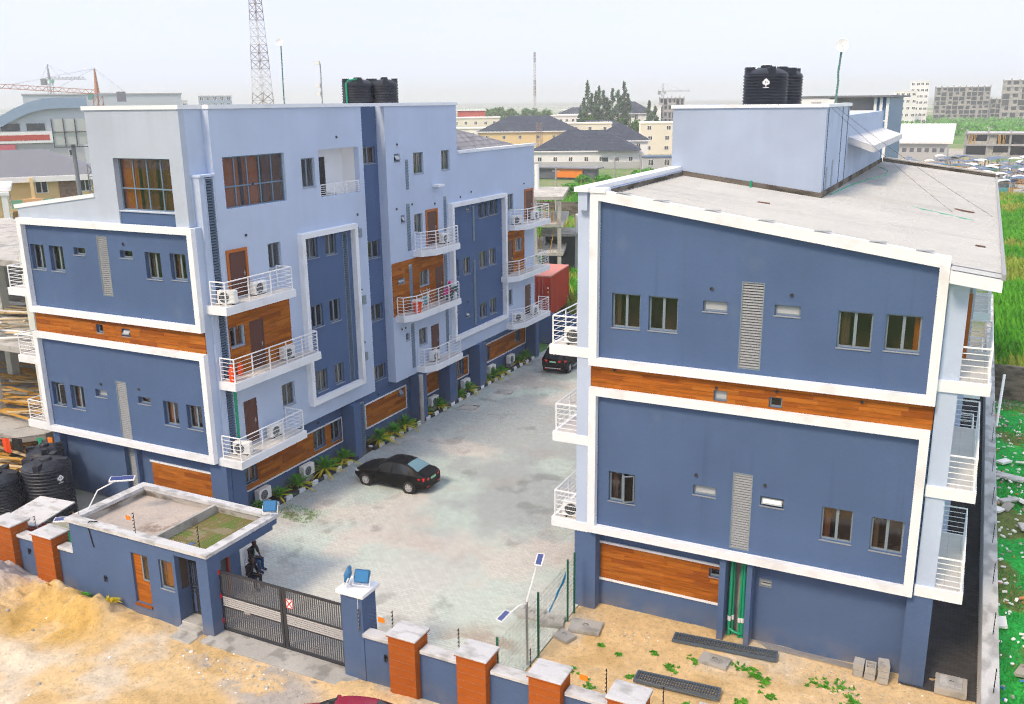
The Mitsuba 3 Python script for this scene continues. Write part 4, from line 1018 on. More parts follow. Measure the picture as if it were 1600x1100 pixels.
# electric fence: stakes with insulators, thin wires
def stake(x, y, z, label, h=0.85, lean=0.0):
    k = thing('fence_stake', label, 'stake', 'electric fence stakes')
    m = MB(); m.tube([(x, y, z), (x + lean, y, z + h)], 0.013, 6); m.put(f'{k}__rod', 'm_black')
    for i in range(6):
        q = z + 0.12 + i * (h - 0.16) / 5; xx = x + lean * (q - z) / h
        m = MB(); m.tube([(xx, y - 0.07, q), (xx, y + 0.005, q)], 0.018, 6); m.put(f'{k}__insulator', 'm_black')
for x, y, z, l in ((-18.52, -7.08, 3.32, 'black electric fence stake on the left corner of the gatehouse roof'), (-15.11, -7.35, 3.32, 'black electric fence stake at the middle of the gatehouse front parapet'), (-12.08, -7.2, 3.32, 'black electric fence stake on the right part of the gatehouse front parapet'),
                   (-5.05, -7.38, 1.88, 'black electric fence stake standing against the gate post'), (-3.98, -7.0, 1.88, 'black electric fence stake before the first orange pillar right of the gate'), (-1.50, -7.0, 1.88, 'black electric fence stake before the second orange pillar right of the gate'),
                   (1.0, -7.0, 1.88, 'black electric fence stake beside the third orange pillar right of the gate'), (3.45, -7.0, 1.88, 'rusty dark electric fence stake left of the fourth orange pillar'), (5.2, -7.1, 1.88, 'black electric fence stake right of the fourth orange pillar'),
                   (-21.2, -7.1, 1.88, 'black electric fence stake left of the orange pillar nearest the gatehouse')):
    stake(x, y, z, l)
for i, (pts, lab) in enumerate([([(-18.52, -7.1), (-15.11, -7.38), (-12.08, -7.23), (-11.5, -3.9)], 3.42), ([(-5.05, -7.03), (-1.5, -7.03), (3.45, -7.03), (13.2, -7.03)], 1.98), ([(-34, -7.13), (-21.2, -7.13), (-18.7, -7.13)], 1.98)]):
    k = thing('fence_wires', ['thin electric fence wires above the gatehouse roof', 'thin electric fence wires above the wall right of the gate', 'thin electric fence wires above the wall left of the gatehouse'][i], 'wire')
    m = MB()
    for q in range(6):
        m.tube([(x, y, lab + q * 0.138) for x, y in pts], 0.0028, 3, False)
    stuff_part(m.put(f'{k}__strands', 'm_steel'))
mat('m_orange', (0.80, 0.22, 0.01), 0.6, 0.3)
for x, z, y, l in ((-4.40, 2.30, -7.05, 'small orange warning plate on the fence wires beside the gate post'), (2.75, 2.25, -7.05, 'small orange warning plate on the fence wires over the sandy yard'), (-15.9, 3.62, -6.95, 'small orange warning plate above the dusty gatehouse roof'), (-18.95, 2.25, -7.12, 'small orange warning plate left of the gatehouse')):
    k = thing('warning_plate', l, 'sign', 'orange plates on the electric fence')
    MB().box(x - 0.13, x + 0.13, y - 0.006, y, z - 0.09, z + 0.09).put(f'{k}__plate', 'm_orange')

# boundary wall on the right, side walls
k = thing('boundary_wall', 'long grey concrete block boundary wall beside the right building', 'wall')
m = MB(); m.box(13.32, 13.70, -7.0, 60, -0.3, 1.80); m.put(f'{k}__wall', 'm_concrete')
for i in range(34):
    a = -7 + i * 2.0
    m = MB(); m.bevel(13.27, 13.75, a, a + 1.99, 1.801, 1.93, 0.012); m.put(f'{k}__coping', 'm_concrete_pale')
mat('m_concrete_pale', lambda p, n, uv: mix((0.52, 0.52, 0.52), (0.34, 0.34, 0.34), smoothstep(0.35, 0.7, fbm(p.x * 3, p.y * 1.4, p.z, 4))) * (0.9 + 0.2 * noise(p.x * 30, p.y * 30, p.z * 9)), 0.9, 0.15)
for i, y in enumerate((-2.2, 1.2, 4.8, 8.3, 12.2, 16.2, 20.5, 25.0)):
    stake(13.58, y, 1.93, f'black electric fence stake on the boundary wall, {["nearest", "second nearest", "third nearest", "fourth nearest", "fifth nearest", "sixth nearest", "seventh nearest", "farthest"][i]} to the front', 0.8)
k = thing('boundary_wall', 'dark weathered block wall crossing the green marsh at the right edge', 'wall')
m = MB(); m.box(13.75, 40, 35.0, 35.3, -0.3, 2.2); m.put(f'{k}__wall', 'm_dirty')
k = thing('boundary_wall', 'dark blue rear wall closing the courtyard behind the black car', 'wall')
m = MB(); m.box(-21.0, 0, 36.5, 36.8, -0.1, 2.4); m.put(f'{k}__wall', 'm_dark')
# striped kerb
KB = thing('striped_kerb', 'black and white painted kerb along the planting strip of the left building', 'kerb')
mat('m_kerb_white', white_paint, 0.8, 0.2)
mat('m_kerb_black', (0.05, 0.055, 0.06), 0.8, 0.2)
i, y = 0, 1.6
while y < 31.6:
    if not (8.7 < y < 10.6):
        m = MB(); m.bevel(-17.12, -16.97, y + 0.008, y + 0.49, -0.02, 0.20, 0.025); m.put(f'{KB}__block', 'm_kerb_white' if i % 2 else 'm_kerb_black')
    y += 0.5; i += 1
i = 0
for x in (-17.6, -17.35):
    m = MB(); m.bevel(x - 0.12, x + 0.12, 10.65, 10.8, -0.02, 0.20, 0.025); m.put(f'{KB}__block', 'm_kerb_white' if i % 2 else 'm_kerb_black'); i += 1
structure('planting_soil', MB().box(-17.9, -17.125, 1.6, 31.6, -0.05, 0.12).get(), 'm_soil')
mat('m_soil', (0.06, 0.045, 0.03), 0.95, 0.1)

# green mesh fence
k = thing('mesh_fence', 'green post and wire mesh fence between courtyard and sandy yard', 'fence')
mat('m_fence_green', (0.005, 0.10, 0.055), 0.5, 0.3)
fy = (-6.6, -3.55, -0.98, -0.35)
for y in fy:
    MB().box(-0.38, -0.32, y - 0.03, y + 0.03, -0.1, 2.5).put(f'{k}__post', 'm_fence_green')
m = MB()
for z in np.arange(0.1, 2.35, 0.2): m.tube([(-0.35, -6.6, z), (-0.35, -0.35, z)], 0.0035, 3, False)
for y in np.arange(-6.55, -0.4, 0.1): m.tube([(-0.35, y, 0.05), (-0.35, y, 2.35)], 0.0026, 3, False)
stuff_part(m.put(f'{k}__wires', 'm_fence_green'))
k = thing('blue_cloth', 'bright blue cloth strip hanging on the green mesh fence', 'cloth')
mat('m_blue_cloth', (0.02, 0.25, 0.55), 0.8, 0.2)
yy = np.linspace(-2.6, -1.1, 14); zz = 1.15 + 0.62 * np.linspace(0, 1, 14)
v = np.vstack([np.stack([-0.385 - 0.012 * np.sin(yy * 11), yy, zz], 1), np.stack([-0.40 - 0.012 * np.sin(yy * 9), yy + 0.1, zz + 0.10 + 0.16 * np.linspace(0.1, 1, 14)], 1)])
ent(f'{k}__sheet', (v, np.array([[i, i + 1, 15 + i, 14 + i] for i in range(13)])), 'm_blue_cloth')
# concrete covers
for i, (x, y, a, w, d, l) in enumerate([(0.45, -1.15, 0.15, 1.15, 0.8, 'large grey concrete cover slab beside the mesh fence in the sand'), (-0.02, -2.05, -0.35, 0.7, 0.55, 'small grey concrete cover slab with a wire loop by the fence'), (-1.7, -1.2, 0.1, 0.9, 0.7, 'concrete cover slab lying on the paving behind the lamp post'), (-0.85, -1.35, 0.25, 0.95, 0.75, 'concrete cover slab with a square notch behind the mesh fence'), (5.25, -1.25, -0.08, 1.0, 0.62, 'pale square concrete cover slab under the end of the upper grating'), (12.55, 0.55, 0.0, 0.95, 0.9, 'pale concrete inspection chamber in the narrow alley')]):
    k = thing('cover_slab', l, 'slab', 'concrete cover slabs on the ground')
    A = mtx((x, y, 0.03 if i != 5 else 0.05), a)
    m = MB(); m.bevel(-w / 2, w / 2, -d / 2, d / 2, -0.05, 0.09 + 0.10 * (i == 5), 0.012, A); m.put(f'{k}__slab', 'm_concrete')
    hz = 0.095 + 0.10 * (i == 5)
    m = MB(); m.tube(xf(np.array([[-0.09, 0, hz], [-0.06, 0.02, hz + 0.06], [0.06, 0.02, hz + 0.06], [0.09, 0, hz]]), A), 0.008, 5); m.put(f'{k}__handle', 'm_black')
    if i == 5:
        m = MB(); m.bevel(-w / 2 + 0.14, w / 2 - 0.14, -d / 2 + 0.14, d / 2 - 0.14, 0.19, 0.23, 0.01, A); m.put(f'{k}__lid', 'm_concrete_pale')
for x, y, l in ((-15.3, 23.2, 'square manhole frame in the paving before the black off road car'), (-15.9, 19.4, 'square manhole frame in the paving by the planted kerb')):
    k = thing('manhole', l, 'manhole', 'manholes in the courtyard paving')
    m = MB(); m.poly(sbox(-0.6, -0.5, 0.6, 0.5).difference(sbox(-0.48, -0.38, 0.48, 0.38)), 0.004, 0.02, None, mtx((x, y, 0), 0.1)); m.put(f'{k}__frame', 'm_dirty_light')
    m = MB(); m.box(-0.47, 0.47, -0.37, 0.37, 0.003, 0.012, mtx((x, y, 0), 0.1)); m.put(f'{k}__lid', 'm_concrete')
# gratings
for x0, x1, y0, y1, a, l in ((3.55, 7.15, -0.60, -0.06, 0.075, 'long dark steel drain grating lying in the sand near the wall'), (3.1, 5.9, -3.5, -2.9, 0.06, 'shorter blue grey steel grating lying nearer the front wall')):
    k = thing('grating', l, 'grating', 'steel gratings lying in the sand')
    A = mtx(((x0 + x1) / 2, (y0 + y1) / 2, 0.06), a, 0, -0.01); L, W = x1 - x0, y1 - y0
    m = MB(); m.box(-L / 2, L / 2, -W / 2, -W / 2 + 0.05, 0, 0.10, A); m.box(-L / 2, L / 2, W / 2 - 0.05, W / 2, 0, 0.10, A); m.box(-L / 2, -L / 2 + 0.05, -W / 2 + 0.05, W / 2 - 0.05, 0, 0.10, A); m.box(L / 2 - 0.05, L / 2, -W / 2 + 0.05, W / 2 - 0.05, 0, 0.10, A)
    m.put(f'{k}__frame', 'm_grate')
    n = int(L / 0.085)
    for i in range(1, n):
        x = -L / 2 + L * i / n
        MB().box(x - 0.013, x + 0.013, -W / 2 + 0.05, W / 2 - 0.05, 0.02, 0.095, A).put(f'{k}__bar', 'm_grate')
    m = MB()
    for y in (-0.08, 0.08): m.box(-L / 2 + 0.05, L / 2 - 0.05, y - 0.008, y + 0.008, 0.03, 0.07, A)
    m.put(f'{k}__tie_bar', 'm_grate')
mat('m_grate', (0.10, 0.135, 0.18), 0.5, 0.4, metallic=0.2)
# stacked hollow blocks, rods
n = 0
for i, (cx, layers) in enumerate(((9.75, 2), (10.12, 2), (10.52, 3))):
    for j in range(layers):
        k = thing('cement_block', f"grey cement block in the {['left', 'middle', 'right'][i]} stack by the corner pillar, {['lowest', 'second', 'topmost'][j] if layers == 3 else ['lower', 'upper'][j]} one", 'block', 'cement blocks stacked by the corner pillar')
        A = mtx((cx, 0.18 - 0.05 * i, 0.02 + j * 0.235), 0.06 * (i - 1) + 0.05 * j)
        p = sbox(-0.165, -0.225, 0.165, 0.225)
        if j == layers - 1 and i == 1:
            p = p.difference(sbox(-0.12, -0.18, 0.12, -0.02)).difference(sbox(-0.12, 0.02, 0.12, 0.18))
        m = MB(); m.poly(p, 0, 0.22, None, A); m.put(f'{k}__block', 'm_concrete')
for i in range(5):
    k = thing('steel_rod', f'long thin steel rod lying along the foot of the dark wall, {["first", "second", "third", "fourth", "fifth"][i]} from the wall', 'rod', 'steel rods along the wall foot')
    m = MB(); m.tube([(6.25 + 0.1 * i, 0.62 - 0.07 * i, 0.05), (9.6 + 0.15 * i, 0.56 - 0.065 * i, 0.05)], 0.018, 5); m.put(f'{k}__rod', 'm_steel')
# ================================================================ tanks, lamps, air conditioners, plants, small things
mat('m_tank', lambda p, n, uv: mix((0.012, 0.016, 0.028), (0.030, 0.036, 0.050), smoothstep(0.4, 0.75, fbm(p.x * 1.2, p.y * 1.2, p.z * 0.7, 3))), 0.42, 0.45)


def water_tank(x, y, z, R, H, label, group, logo=None, rot=0.0):
    k = thing('water_tank', label, 'water tank', group)
    prof = [(0, 0), (R * 0.96, 0)]
    n = 15; hb = H * 0.87
    for i in range(n):
        z0 = hb * i / n; dz = hb / n
        prof += [(R * 0.955, z0 + 0.02), (R, z0 + dz * 0.28), (R, z0 + dz * 0.62), (R * 0.955, z0 + dz * 0.9)]
    prof += [(R * 0.97, hb + 0.02), (R * 0.93, hb + 0.06), (R * 0.80, hb + 0.17), (R * 0.55, hb + 0.25), (R * 0.30, hb + 0.28), (0, hb + 0.28)]
    MB().lathe(prof, (x, y, z), 48).put(f'{k}__body', 'm_tank', 35)
    m = MB(); m.lathe([(0, 0.02), (R * 0.26, 0.02), (R * 0.26, 0.11), (R * 0.22, 0.15), (0, 0.16)], (x, y, z + hb + 0.25), 24); m.put(f'{k}__lid', 'm_tank', 35)
    for q in range(4):
        a = rot + q * math.pi / 2 + 0.5
        A = mtx((x, y, z), a)
        m = MB(); pts = np.array([[R * 0.55, s * 0.13, h] for s in (-1, 1) for h in (hb + 0.12, hb + 0.32)] + [[R * 0.96, s * 0.13, h] for s in (-1, 1) for h in (hb - 0.02, hb + 0.32)])
        h = trimesh.Trimesh(pts).convex_hull; m.tm(h, A); m.put(f'{k}__lug', 'm_tank')
    if logo is not None:
        # a white tree like emblem with a bar of tiny lettering below, wrapped on the shell
        from shapely import affinity
        e = unary_union([Polygon([(0, 0.17), (0.13, 0.05), (0.14, -0.03), (0.08, -0.07), (-0.08, -0.07), (-0.14, -0.03), (-0.13, 0.05)]).buffer(0.02), sbox(-0.025, -0.17, 0.025, -0.05)]).difference(sbox(-0.06, -0.02, -0.025, 0.06)).difference(sbox(0.025, -0.02, 0.06, 0.06))
        e = unary_union([e, sbox(-0.13, -0.235, 0.13, -0.205)])

        def wrap(v):
            a = logo + v[:, 0] / R; r = R + 0.006 + v[:, 2]
            return np.stack([x + r * np.cos(a), y + r * np.sin(a), z + hb * 0.82 + v[:, 1]], 1)
        MB().poly(affinity.scale(e, 0.95, 0.95, origin=(0, 0)), 0, 0.004, wrap).put(f'{k}__emblem', 'm_rail')
    return k


G = 'black ribbed water tanks'
water_tank(-26.2, -2.75, 0, 1.08, 2.85, 'large black ribbed water tank with white emblem standing on the ground left of the gatehouse', G, -0.12)
water_tank(-27.5, -4.4, 0, 1.05, 2.5, 'black ribbed water tank on the ground cut by the left edge of the photo', G)
water_tank(-27.75, -1.6, 0, 0.85, 2.9, 'black ribbed water tank half hidden behind the larger ground tank', G, None, 0.4)
k1 = water_tank(-21.4, 17.0, 17.5, 0.93, 2.62, 'left black tank on the roof of the left building, with a green pipe', G, None, 0.3)
water_tank(-20.22, 18.0, 17.5, 0.80, 2.62, 'right one of the two black tanks on the roof of the left building', G, None, 0.2)
m = MB(); A = -0.95; px, py = -21.4 + 1.02 * math.cos(A - 0.7), 17.0 + 1.02 * math.sin(A - 0.7)
m.tube([(px, py, 17.5), (px, py, 19.85), (px + 0.08, py + 0.1, 20.0), (px + 0.4, py + 0.5, 20.05)], 0.055, 8); m.put(f'{k1}__overflow_pipe', 'm_green_plastic', 50)
water_tank(2.72, 13.9, 17.75, 0.97, 2.25, 'front black roof tank with white emblem on the stair tower of the right building', G, -1.35)
water_tank(2.95, 16.2, 17.75, 0.97, 2.25, 'black roof tank behind and right of the emblem tank on the right building', G, None, 0.3)


def dish_mast(x, y, z, h, R, label, aim=(0.3, -0.9, 0.1)):
    k = thing('dish_antenna', label, 'antenna', 'dish antennas on thin masts')
    MB().tube([(x, y, z), (x + 0.05, y, z + h * 0.4), (x + 0.02, y, z + h * 0.55), (x + 0.1, y, z + h)], 0.045, 8).put(f'{k}__mast', 'm_mast')
    d = np.array(aim, float); d /= np.linalg.norm(d); s = np.cross(d, [0, 0, 1]); s /= np.linalg.norm(s); u = np.cross(s, d)
    A = np.eye(4); A[:3, 0], A[:3, 1], A[:3, 2] = s, u, d; A[:3, 3] = (x + 0.1, y - 0.1, z + h + 0.1)
    MB().lathe([(0, 0), (R * 0.5, R * 0.07), (R, R * 0.28), (R * 1.01, R * 0.34), (R, R * 0.30), (R * 0.5, R * 0.10), (0, 0.03)], (0, 0, 0), 28).add(np.zeros((0, 3)), np.zeros((0, 3), int))
    m = MB(); m.lathe([(0, -0.02), (R * 0.5, R * 0.06), (R, R * 0.30), (R * 0.98, R * 0.32), (R * 0.5, R * 0.09), (0, 0.02)], (0, 0, 0), 28, A); 
    m.put(f'{k}__dish', 'm_rail', 40)
    m = MB(); m.tube(xf(np.array([[0, -R * 0.9, R * 0.25], [0, 0, R * 0.8]]), A), 0.012, 5); m.tube(xf(np.array([[0, 0, R * 0.7], [0, 0, R * 0.9]]), A), 0.04, 6); m.put(f'{k}__feed', 'm_rail')
    return k


mat('m_mast', (0.10, 0.22, 0.20), 0.5, 0.4)
dish_mast(5.5, 15.6, 18.45, 2.35, 0.28, 'white dish antenna on a thin mast over the right building')


def solar_panel(k, A, w, h):
    m = MB(); m.bevel(-w / 2, w / 2, -h / 2, h / 2, -0.03, 0.03, 0.008, A); m.put(f'{k}__lamp_housing', 'm_rail')
    m = MB(); m.box(-w / 2 + 0.035, w / 2 - 0.035, -h / 2 + 0.035, h / 2 - 0.035, 0.031, 0.036, A); m.put(f'{k}__solar_cell', 'm_solar')


scene_solar = (0.05, 0.07, 0.22)
mat('m_solar', scene_solar, 0.15, 0.6)
k = thing('solar_lamp', 'tall grey pole with two small solar lamp heads beside the mesh fence', 'lamp')
MB().tube([(-0.50, -4.15, -0.05), (-0.50, -4.15, 2.42)], 0.045, 10).put(f'{k}__pole', 'm_steel', 50)
m = MB(); m.tube([(-0.50, -4.15, 2.40), (-0.47, -4.10, 2.6), (-0.30, -3.75, 3.62)], 0.028, 8); m.tube([(-0.50, -4.15, 2.35), (-0.62, -4.5, 2.42), (-0.80, -5.0, 2.30)], 0.028, 8); m.put(f'{k}__arm', 'm_rail', 50)
solar_panel(k, mtx((-0.24, -3.66, 3.80), 0.15, 0.55), 0.26, 0.48)
solar_panel(k, mtx((-0.86, -5.15, 2.32), -0.3, 0.35), 0.27, 0.5)
k = thing('solar_lamp', 'slanting white arm with a blue solar panel on the left edge of the gatehouse roof', 'lamp')
MB().tube([(-18.55, -6.6, 3.32), (-18.25, -6.3, 4.05), (-17.75, -5.9, 4.35)], 0.028, 8).put(f'{k}__arm', 'm_rail', 50)
solar_panel(k, mtx((-17.50, -5.7, 4.45), 0.62, 0.15), 0.95, 0.36)
k = thing('solar_lamp', 'white solar lamp head on a low arm left of the gatehouse wall', 'lamp')
MB().tube([(-18.63, -7.0, 2.6), (-18.9, -6.9, 3.0), (-19.0, -7.0, 3.05)], 0.026, 8).put(f'{k}__arm', 'm_rail', 50)
solar_panel(k, mtx((-19.25, -7.1, 2.95), 0.55, 0.2), 0.95, 0.3)
for i, (x, y, a, l) in enumerate(((-5.66, -7.05, -0.9, 'left blue floodlight on the gate post, facing away'), (-5.15, -6.95, 0.25, 'right blue floodlight on the gate post, seen from behind'), (-11.55, -4.0, 0.5, 'blue floodlight on the far right corner of the gatehouse roof'))):
    z = 3.28 if i < 2 else 3.33
    k = thing('floodlight', l, 'floodlight', 'blue floodlights')
    A = mtx((x, y, z + 0.36), a, -0.45)
    m = MB(); m.bevel(-0.27, 0.27, -0.06, 0.06, -0.19, 0.25, 0.04, A); m.put(f'{k}__housing', 'm_flood')
    m = MB(); m.box(-0.23, 0.23, -0.072, -0.061, -0.15, 0.21, A); m.put(f'{k}__lens', 'm_flood_face')
    m = MB(); m.box(-0.295, -0.275, -0.02, 0.02, -0.26, 0.05, A); m.box(0.275, 0.295, -0.02, 0.02, -0.26, 0.05, A); m.box(-0.295, 0.295, -0.02, 0.02, -0.28, -0.26, A); m.tube([(x, y, z), (x, y, z + 0.12)], 0.03, 6); m.put(f'{k}__bracket', 'm_rail')
mat('m_flood', (0.02, 0.11, 0.24), 0.45, 0.4)
mat('m_flood_face', (0.03, 0.17, 0.38), 0.15, 0.6)
# air conditioners
GA, GB_ = 'air conditioner units on balconies', 'air conditioner units by the kerb'
for x, y, z, a, l in ((-16.72, 0.15, 10.42, -1.2, 'white air conditioner unit at the front end of the third floor corner balcony'), (-16.95, 2.35, 10.42, 0, 'white air conditioner unit at the middle of the third floor corner balcony'), (-17.0, 4.0, 6.99, 0, 'air conditioner unit on the second floor corner balcony before the wood wall'),
                      (-16.7, 0.2, 3.52, -1.2, 'white air conditioner unit at the front end of the first floor corner balcony'), (-16.95, 2.65, 3.52, 0, 'white air conditioner unit at the middle of the first floor corner balcony'),
                      (-17.0, 18.9, 10.47, 0, 'air conditioner unit on the third floor middle balcony by the orange door'), (-17.0, 17.3, 3.52, 0, 'air conditioner unit on the first floor middle balcony'), (-16.9, 28.6, 10.47, -0.5, 'near air conditioner unit on the top far balcony'), (-16.9, 31.6, 10.47, 0, 'far air conditioner unit on the top far balcony'),
                      (-16.9, 28.7, 3.52, -0.5, 'near air conditioner unit on the lowest far balcony'), (-16.9, 31.4, 3.52, 0, 'far air conditioner unit on the lowest far balcony'), (-0.75, 0.62, 10.23, -1.3, 'white air conditioner unit on the top balcony left of the right building'), (-0.8, 0.62, 3.49, -1.3, 'white air conditioner unit on the lowest balcony left of the right building'),
                      (-18.1, 9.7, 13.75, 0, 'air conditioner unit inside the recessed white balcony at the top'), (-17.0, 15.6, 6.99 + 0.02, 0, 'low white unit behind the clothes rack on the middle balcony')):
    air_conditioner(x, y, z, a, l, GA, 0.80, 0.56)
for i, (y, l) in enumerate(((2.15, 'air conditioner unit by the kerb nearest the gatehouse'), (5.45, 'air conditioner unit by the kerb under the wood panel with windows'), (17.9, 'air conditioner unit by the kerb under the middle balcony'), (22.0, 'air conditioner unit by the kerb between the middle and far pillars'), (25.7, 'air conditioner unit by the kerb at the start of the far planting bed'), (28.7, 'air conditioner unit by the kerb farthest along the planting bed'))):
    k = air_conditioner(-17.55, y, 0.34, 0, l, GB_, 0.85, 0.58)
    m = MB(); m.box(-17.72, -17.40, y - 0.3, y + 0.3, 0.1, 0.34); m.put(f'{k}__stand', 'm_concrete')
# planting bed
mat('m_leaf_green', lambda p, n, uv: mix((0.035, 0.21, 0.012), (0.12, 0.38, 0.018), noise(p.x * 9, p.y * 9, p.z * 9)), 0.5, 0.3)
mat('m_leaf_yellow', lambda p, n, uv: mix((0.75, 0.48, 0.01), (0.42, 0.45, 0.02), noise(p.x * 9, p.y * 9, p.z * 9)), 0.5, 0.3)


def blades(mb, c, n, L, lo, hi, rnd, w=0.045):
    for i in range(n):
        a = rnd.uniform(0, 2 * math.pi); e = rnd.uniform(lo, hi); l = L * rnd.uniform(0.7, 1.15)
        d = np.array([math.cos(a), math.sin(a)]); s = np.array([-d[1], d[0], 0])
        pts, k = [], 4
        for q in range(k + 1):
            t = q / k
            r = l * t * math.cos(e) * (1 + 0.15 * t); h = l * (t * math.sin(e) - 0.42 * t * t)
            ww = w * (1 - t) ** 0.6 * (0.5 + 1.2 * min(1, t * 3)) + 0.004
            p = np.array([c[0] + d[0] * r, c[1] + d[1] * r, c[2] + h])
            pts += [p - s * ww, p + s * ww + [0, 0, 0.01]]
        mb.add(np.array(pts), [[2 * q, 2 * q + 1, 2 * q + 3, 2 * q + 2] for q in range(k)])


prnd = random.Random(11)
names = ['first', 'second', 'third', 'fourth', 'fifth', 'sixth', 'seventh', 'eighth', 'ninth', 'tenth', 'eleventh', 'twelfth', 'thirteenth', 'fourteenth', 'fifteenth', 'sixteenth', 'seventeenth', 'eighteenth']
for i, (y, s, yel) in enumerate([(1.55, 0.7, 0.0), (3.0, 0.85, 0.1), (4.35, 1.05, 0.3), (6.55, 1.25, 0.6), (8.25, 1.05, 0.8), (11.6, 1.1, 0.8), (12.9, 1.0, 0.9), (14.25, 1.1, 0.7), (16.75, 0.8, 0.5), (18.05, 1.05, 0.7), (20.6, 0.8, 0.3), (21.9, 1.0, 0.7), (24.5, 0.8, 0.5), (25.5, 1.05, 0.6), (26.7, 0.9, 0.4), (29.7, 0.9, 0.3), (30.9, 0.95, 0.4)]):
    k = thing('spiky_plant', f'{"yellow edged" if yel > 0.45 else "green"} spiky leaved plant, {names[i]} along the striped kerb from the gatehouse', 'plant', 'spiky plants along the striped kerb')
    x = -17.33 + prnd.uniform(-0.05, 0.05)
    MB().tube([(x, y, 0.05), (x, y, 0.3 * s)], 0.05, 6).put(f'{k}__stem', 'm_soil')
    m = MB(); blades(m, (x, y, 0.26 * s), 40, 0.92 * s, 0.5, 1.4, prnd, 0.040); blades(m, (x, y, 0.42 * s), 14, 0.75 * s, 0.9, 1.5, prnd, 0.03); stuff_part(m.put(f'{k}__green_leaves', 'm_leaf_green'))
    m = MB(); blades(m, (x, y, 0.26 * s), int(6 + 22 * yel), 0.90 * s, 0.0, 0.65, prnd, 0.040); stuff_part(m.put(f'{k}__yellow_leaves', 'm_leaf_yellow'))
# yard weeds, stones, litter
def tuft(mb, x, y, z, s, n, rnd):
    blades(mb, (x, y, z), n, s, 0.3, 1.5, rnd, 0.02)


mat('m_weed', lambda p, n, uv: mix((0.03, 0.22, 0.015), (0.12, 0.36, 0.02), noise(p.x * 7, p.y * 7, p.z * 7)), 0.6, 0.2)
wr = random.Random(23)
spots = [(0.95, -3.7, 0.3), (0.6, -4.6, 0.35), (1.25, -4.9, 0.5), (1.9, -4.3, 0.3), (2.2, -5.1, 0.25), (2.9, -3.3, 0.2), (4.0, -2.2, 0.35), (2.1, -2.2, 0.15), (6.6, -1.3, 0.4), (7.0, -1.6, 0.5), (6.1, -1.15, 0.35), (9.2, -0.9, 0.6), (8.7, -1.0, 0.4), (7.3, -2.4, 0.3), (6.6, -3.0, 0.25), (5.1, -4.0, 0.3), (9.8, -1.6, 0.5), (4.6, -1.5, 0.25), (1.3, -1.9, 0.2), (3.2, -1.6, 0.2), (2.8, -5.9, 0.3), (8.2, -3.5, 0.3)]
for i, (x, y, s) in enumerate(spots):
    m = MB()
    for q in range(int(5 + 22 * s)):
        tuft(m, x + wr.gauss(0, s * 0.45), y + wr.gauss(0, s * 0.35), float(hsand(x, y)), 0.10 + 0.10 * s, 7, wr)
    k = thing('weed', 'low bright green weed growing in the sand of the small front yard', 'weed', 'weeds in the sandy yard')
    stuff_part(m.put(f'{k}__leaves', 'm_weed'))
m = MB(); m2 = MB()
for q in range(900):
    if q < 380:
        x, y = wr.uniform(0, 13), wr.uniform(-6.8, 0.6)
        if wr.random() < 0.5: x, y = wr.gauss(9.5, 1.6), wr.gauss(-0.6, 0.7)
        elif wr.random() < 0.4: x, y = wr.gauss(2.6, 0.9), wr.gauss(-0.7, 0.35)
        if not (0 < x < 13.1 and -6.8 < y < 0.6): continue
        s = wr.uniform(0.012, 0.04)
    else:
        x, y = wr.uniform(-24, 2), wr.uniform(-14, -7.7)
        if wr.random() < 0.45: x, y = wr.gauss(-8.5, 1.8), wr.gauss(-8.7, 0.45)
        elif wr.random() < 0.3: x, y = wr.gauss(-21.5, 1.2), wr.gauss(-8.8, 0.8)
        if y > -7.75: continue
        s = wr.uniform(0.012, 0.045) if wr.random() < 0.95 else 0.08
    z = float(hsand(x, y)); t = trimesh.creation.icosahedron(); v = np.array(t.vertices) * np.array([1, wr.uniform(0.6, 1.2), wr.uniform(0.4, 0.8)]) * s * (0.85 + 0.3 * np.array([[wr.random()] for _ in range(12)]))
    (m if wr.random() < 0.82 else m2).add(v @ mtx((0, 0, 0), wr.uniform(0, 6))[:3, :3].T + [x, y, z + s * 0.2], t.faces)
k = ent('gravel', m.get(), 'm_concrete'); labels[k] = {'kind': 'stuff', 'label': 'grey stones and gravel scattered over the sand', 'category': 'gravel'}
k = ent('pale_rubble', m2.get(), 'm_rail'); labels[k] = {'kind': 'stuff', 'label': 'pale broken tile and plaster bits scattered over the sand', 'category': 'rubble'}
mat('m_timber', lambda p, n, uv: mix((0.62, 0.36, 0.08), (0.42, 0.22, 0.05), fbm(p.x * 2, p.y * 2, p.z * 4, 3)), 0.8, 0.15)
k = thing('plank_offcut', 'short weathered plank leaning in the sand by the left orange pillar', 'plank')
MB().box(-0.04, 0.04, -0.015, 0.015, 0, 0.75, mtx((-19.35, -7.95, 0.25), 0.4, 0.7)).put(f'{k}__plank', 'm_timber')
for i, (x, y, s) in enumerate(((-5.9, -8.15, 1.0), (-7.6, -8.0, 1.3))):
    pass
# small trees of scrub at the gatehouse foot
for i, (x, y) in enumerate(((-17.9, -7.75), (-17.2, -7.72), (-16.3, -7.78))):
    k = thing('weed', 'yellow green weed at the foot of the gatehouse wall', 'weed', 'weeds at the gatehouse foot')
    m = MB()
    for q in range(10): tuft(m, x + wr.gauss(0, 0.2), y - abs(wr.gauss(0, 0.1)), float(hsand(x, y - 0.1)) - 0.05, 0.3, 7, wr)
    stuff_part(m.put(f'{k}__leaves', 'm_leaf_yellow' if i else 'm_weed'))
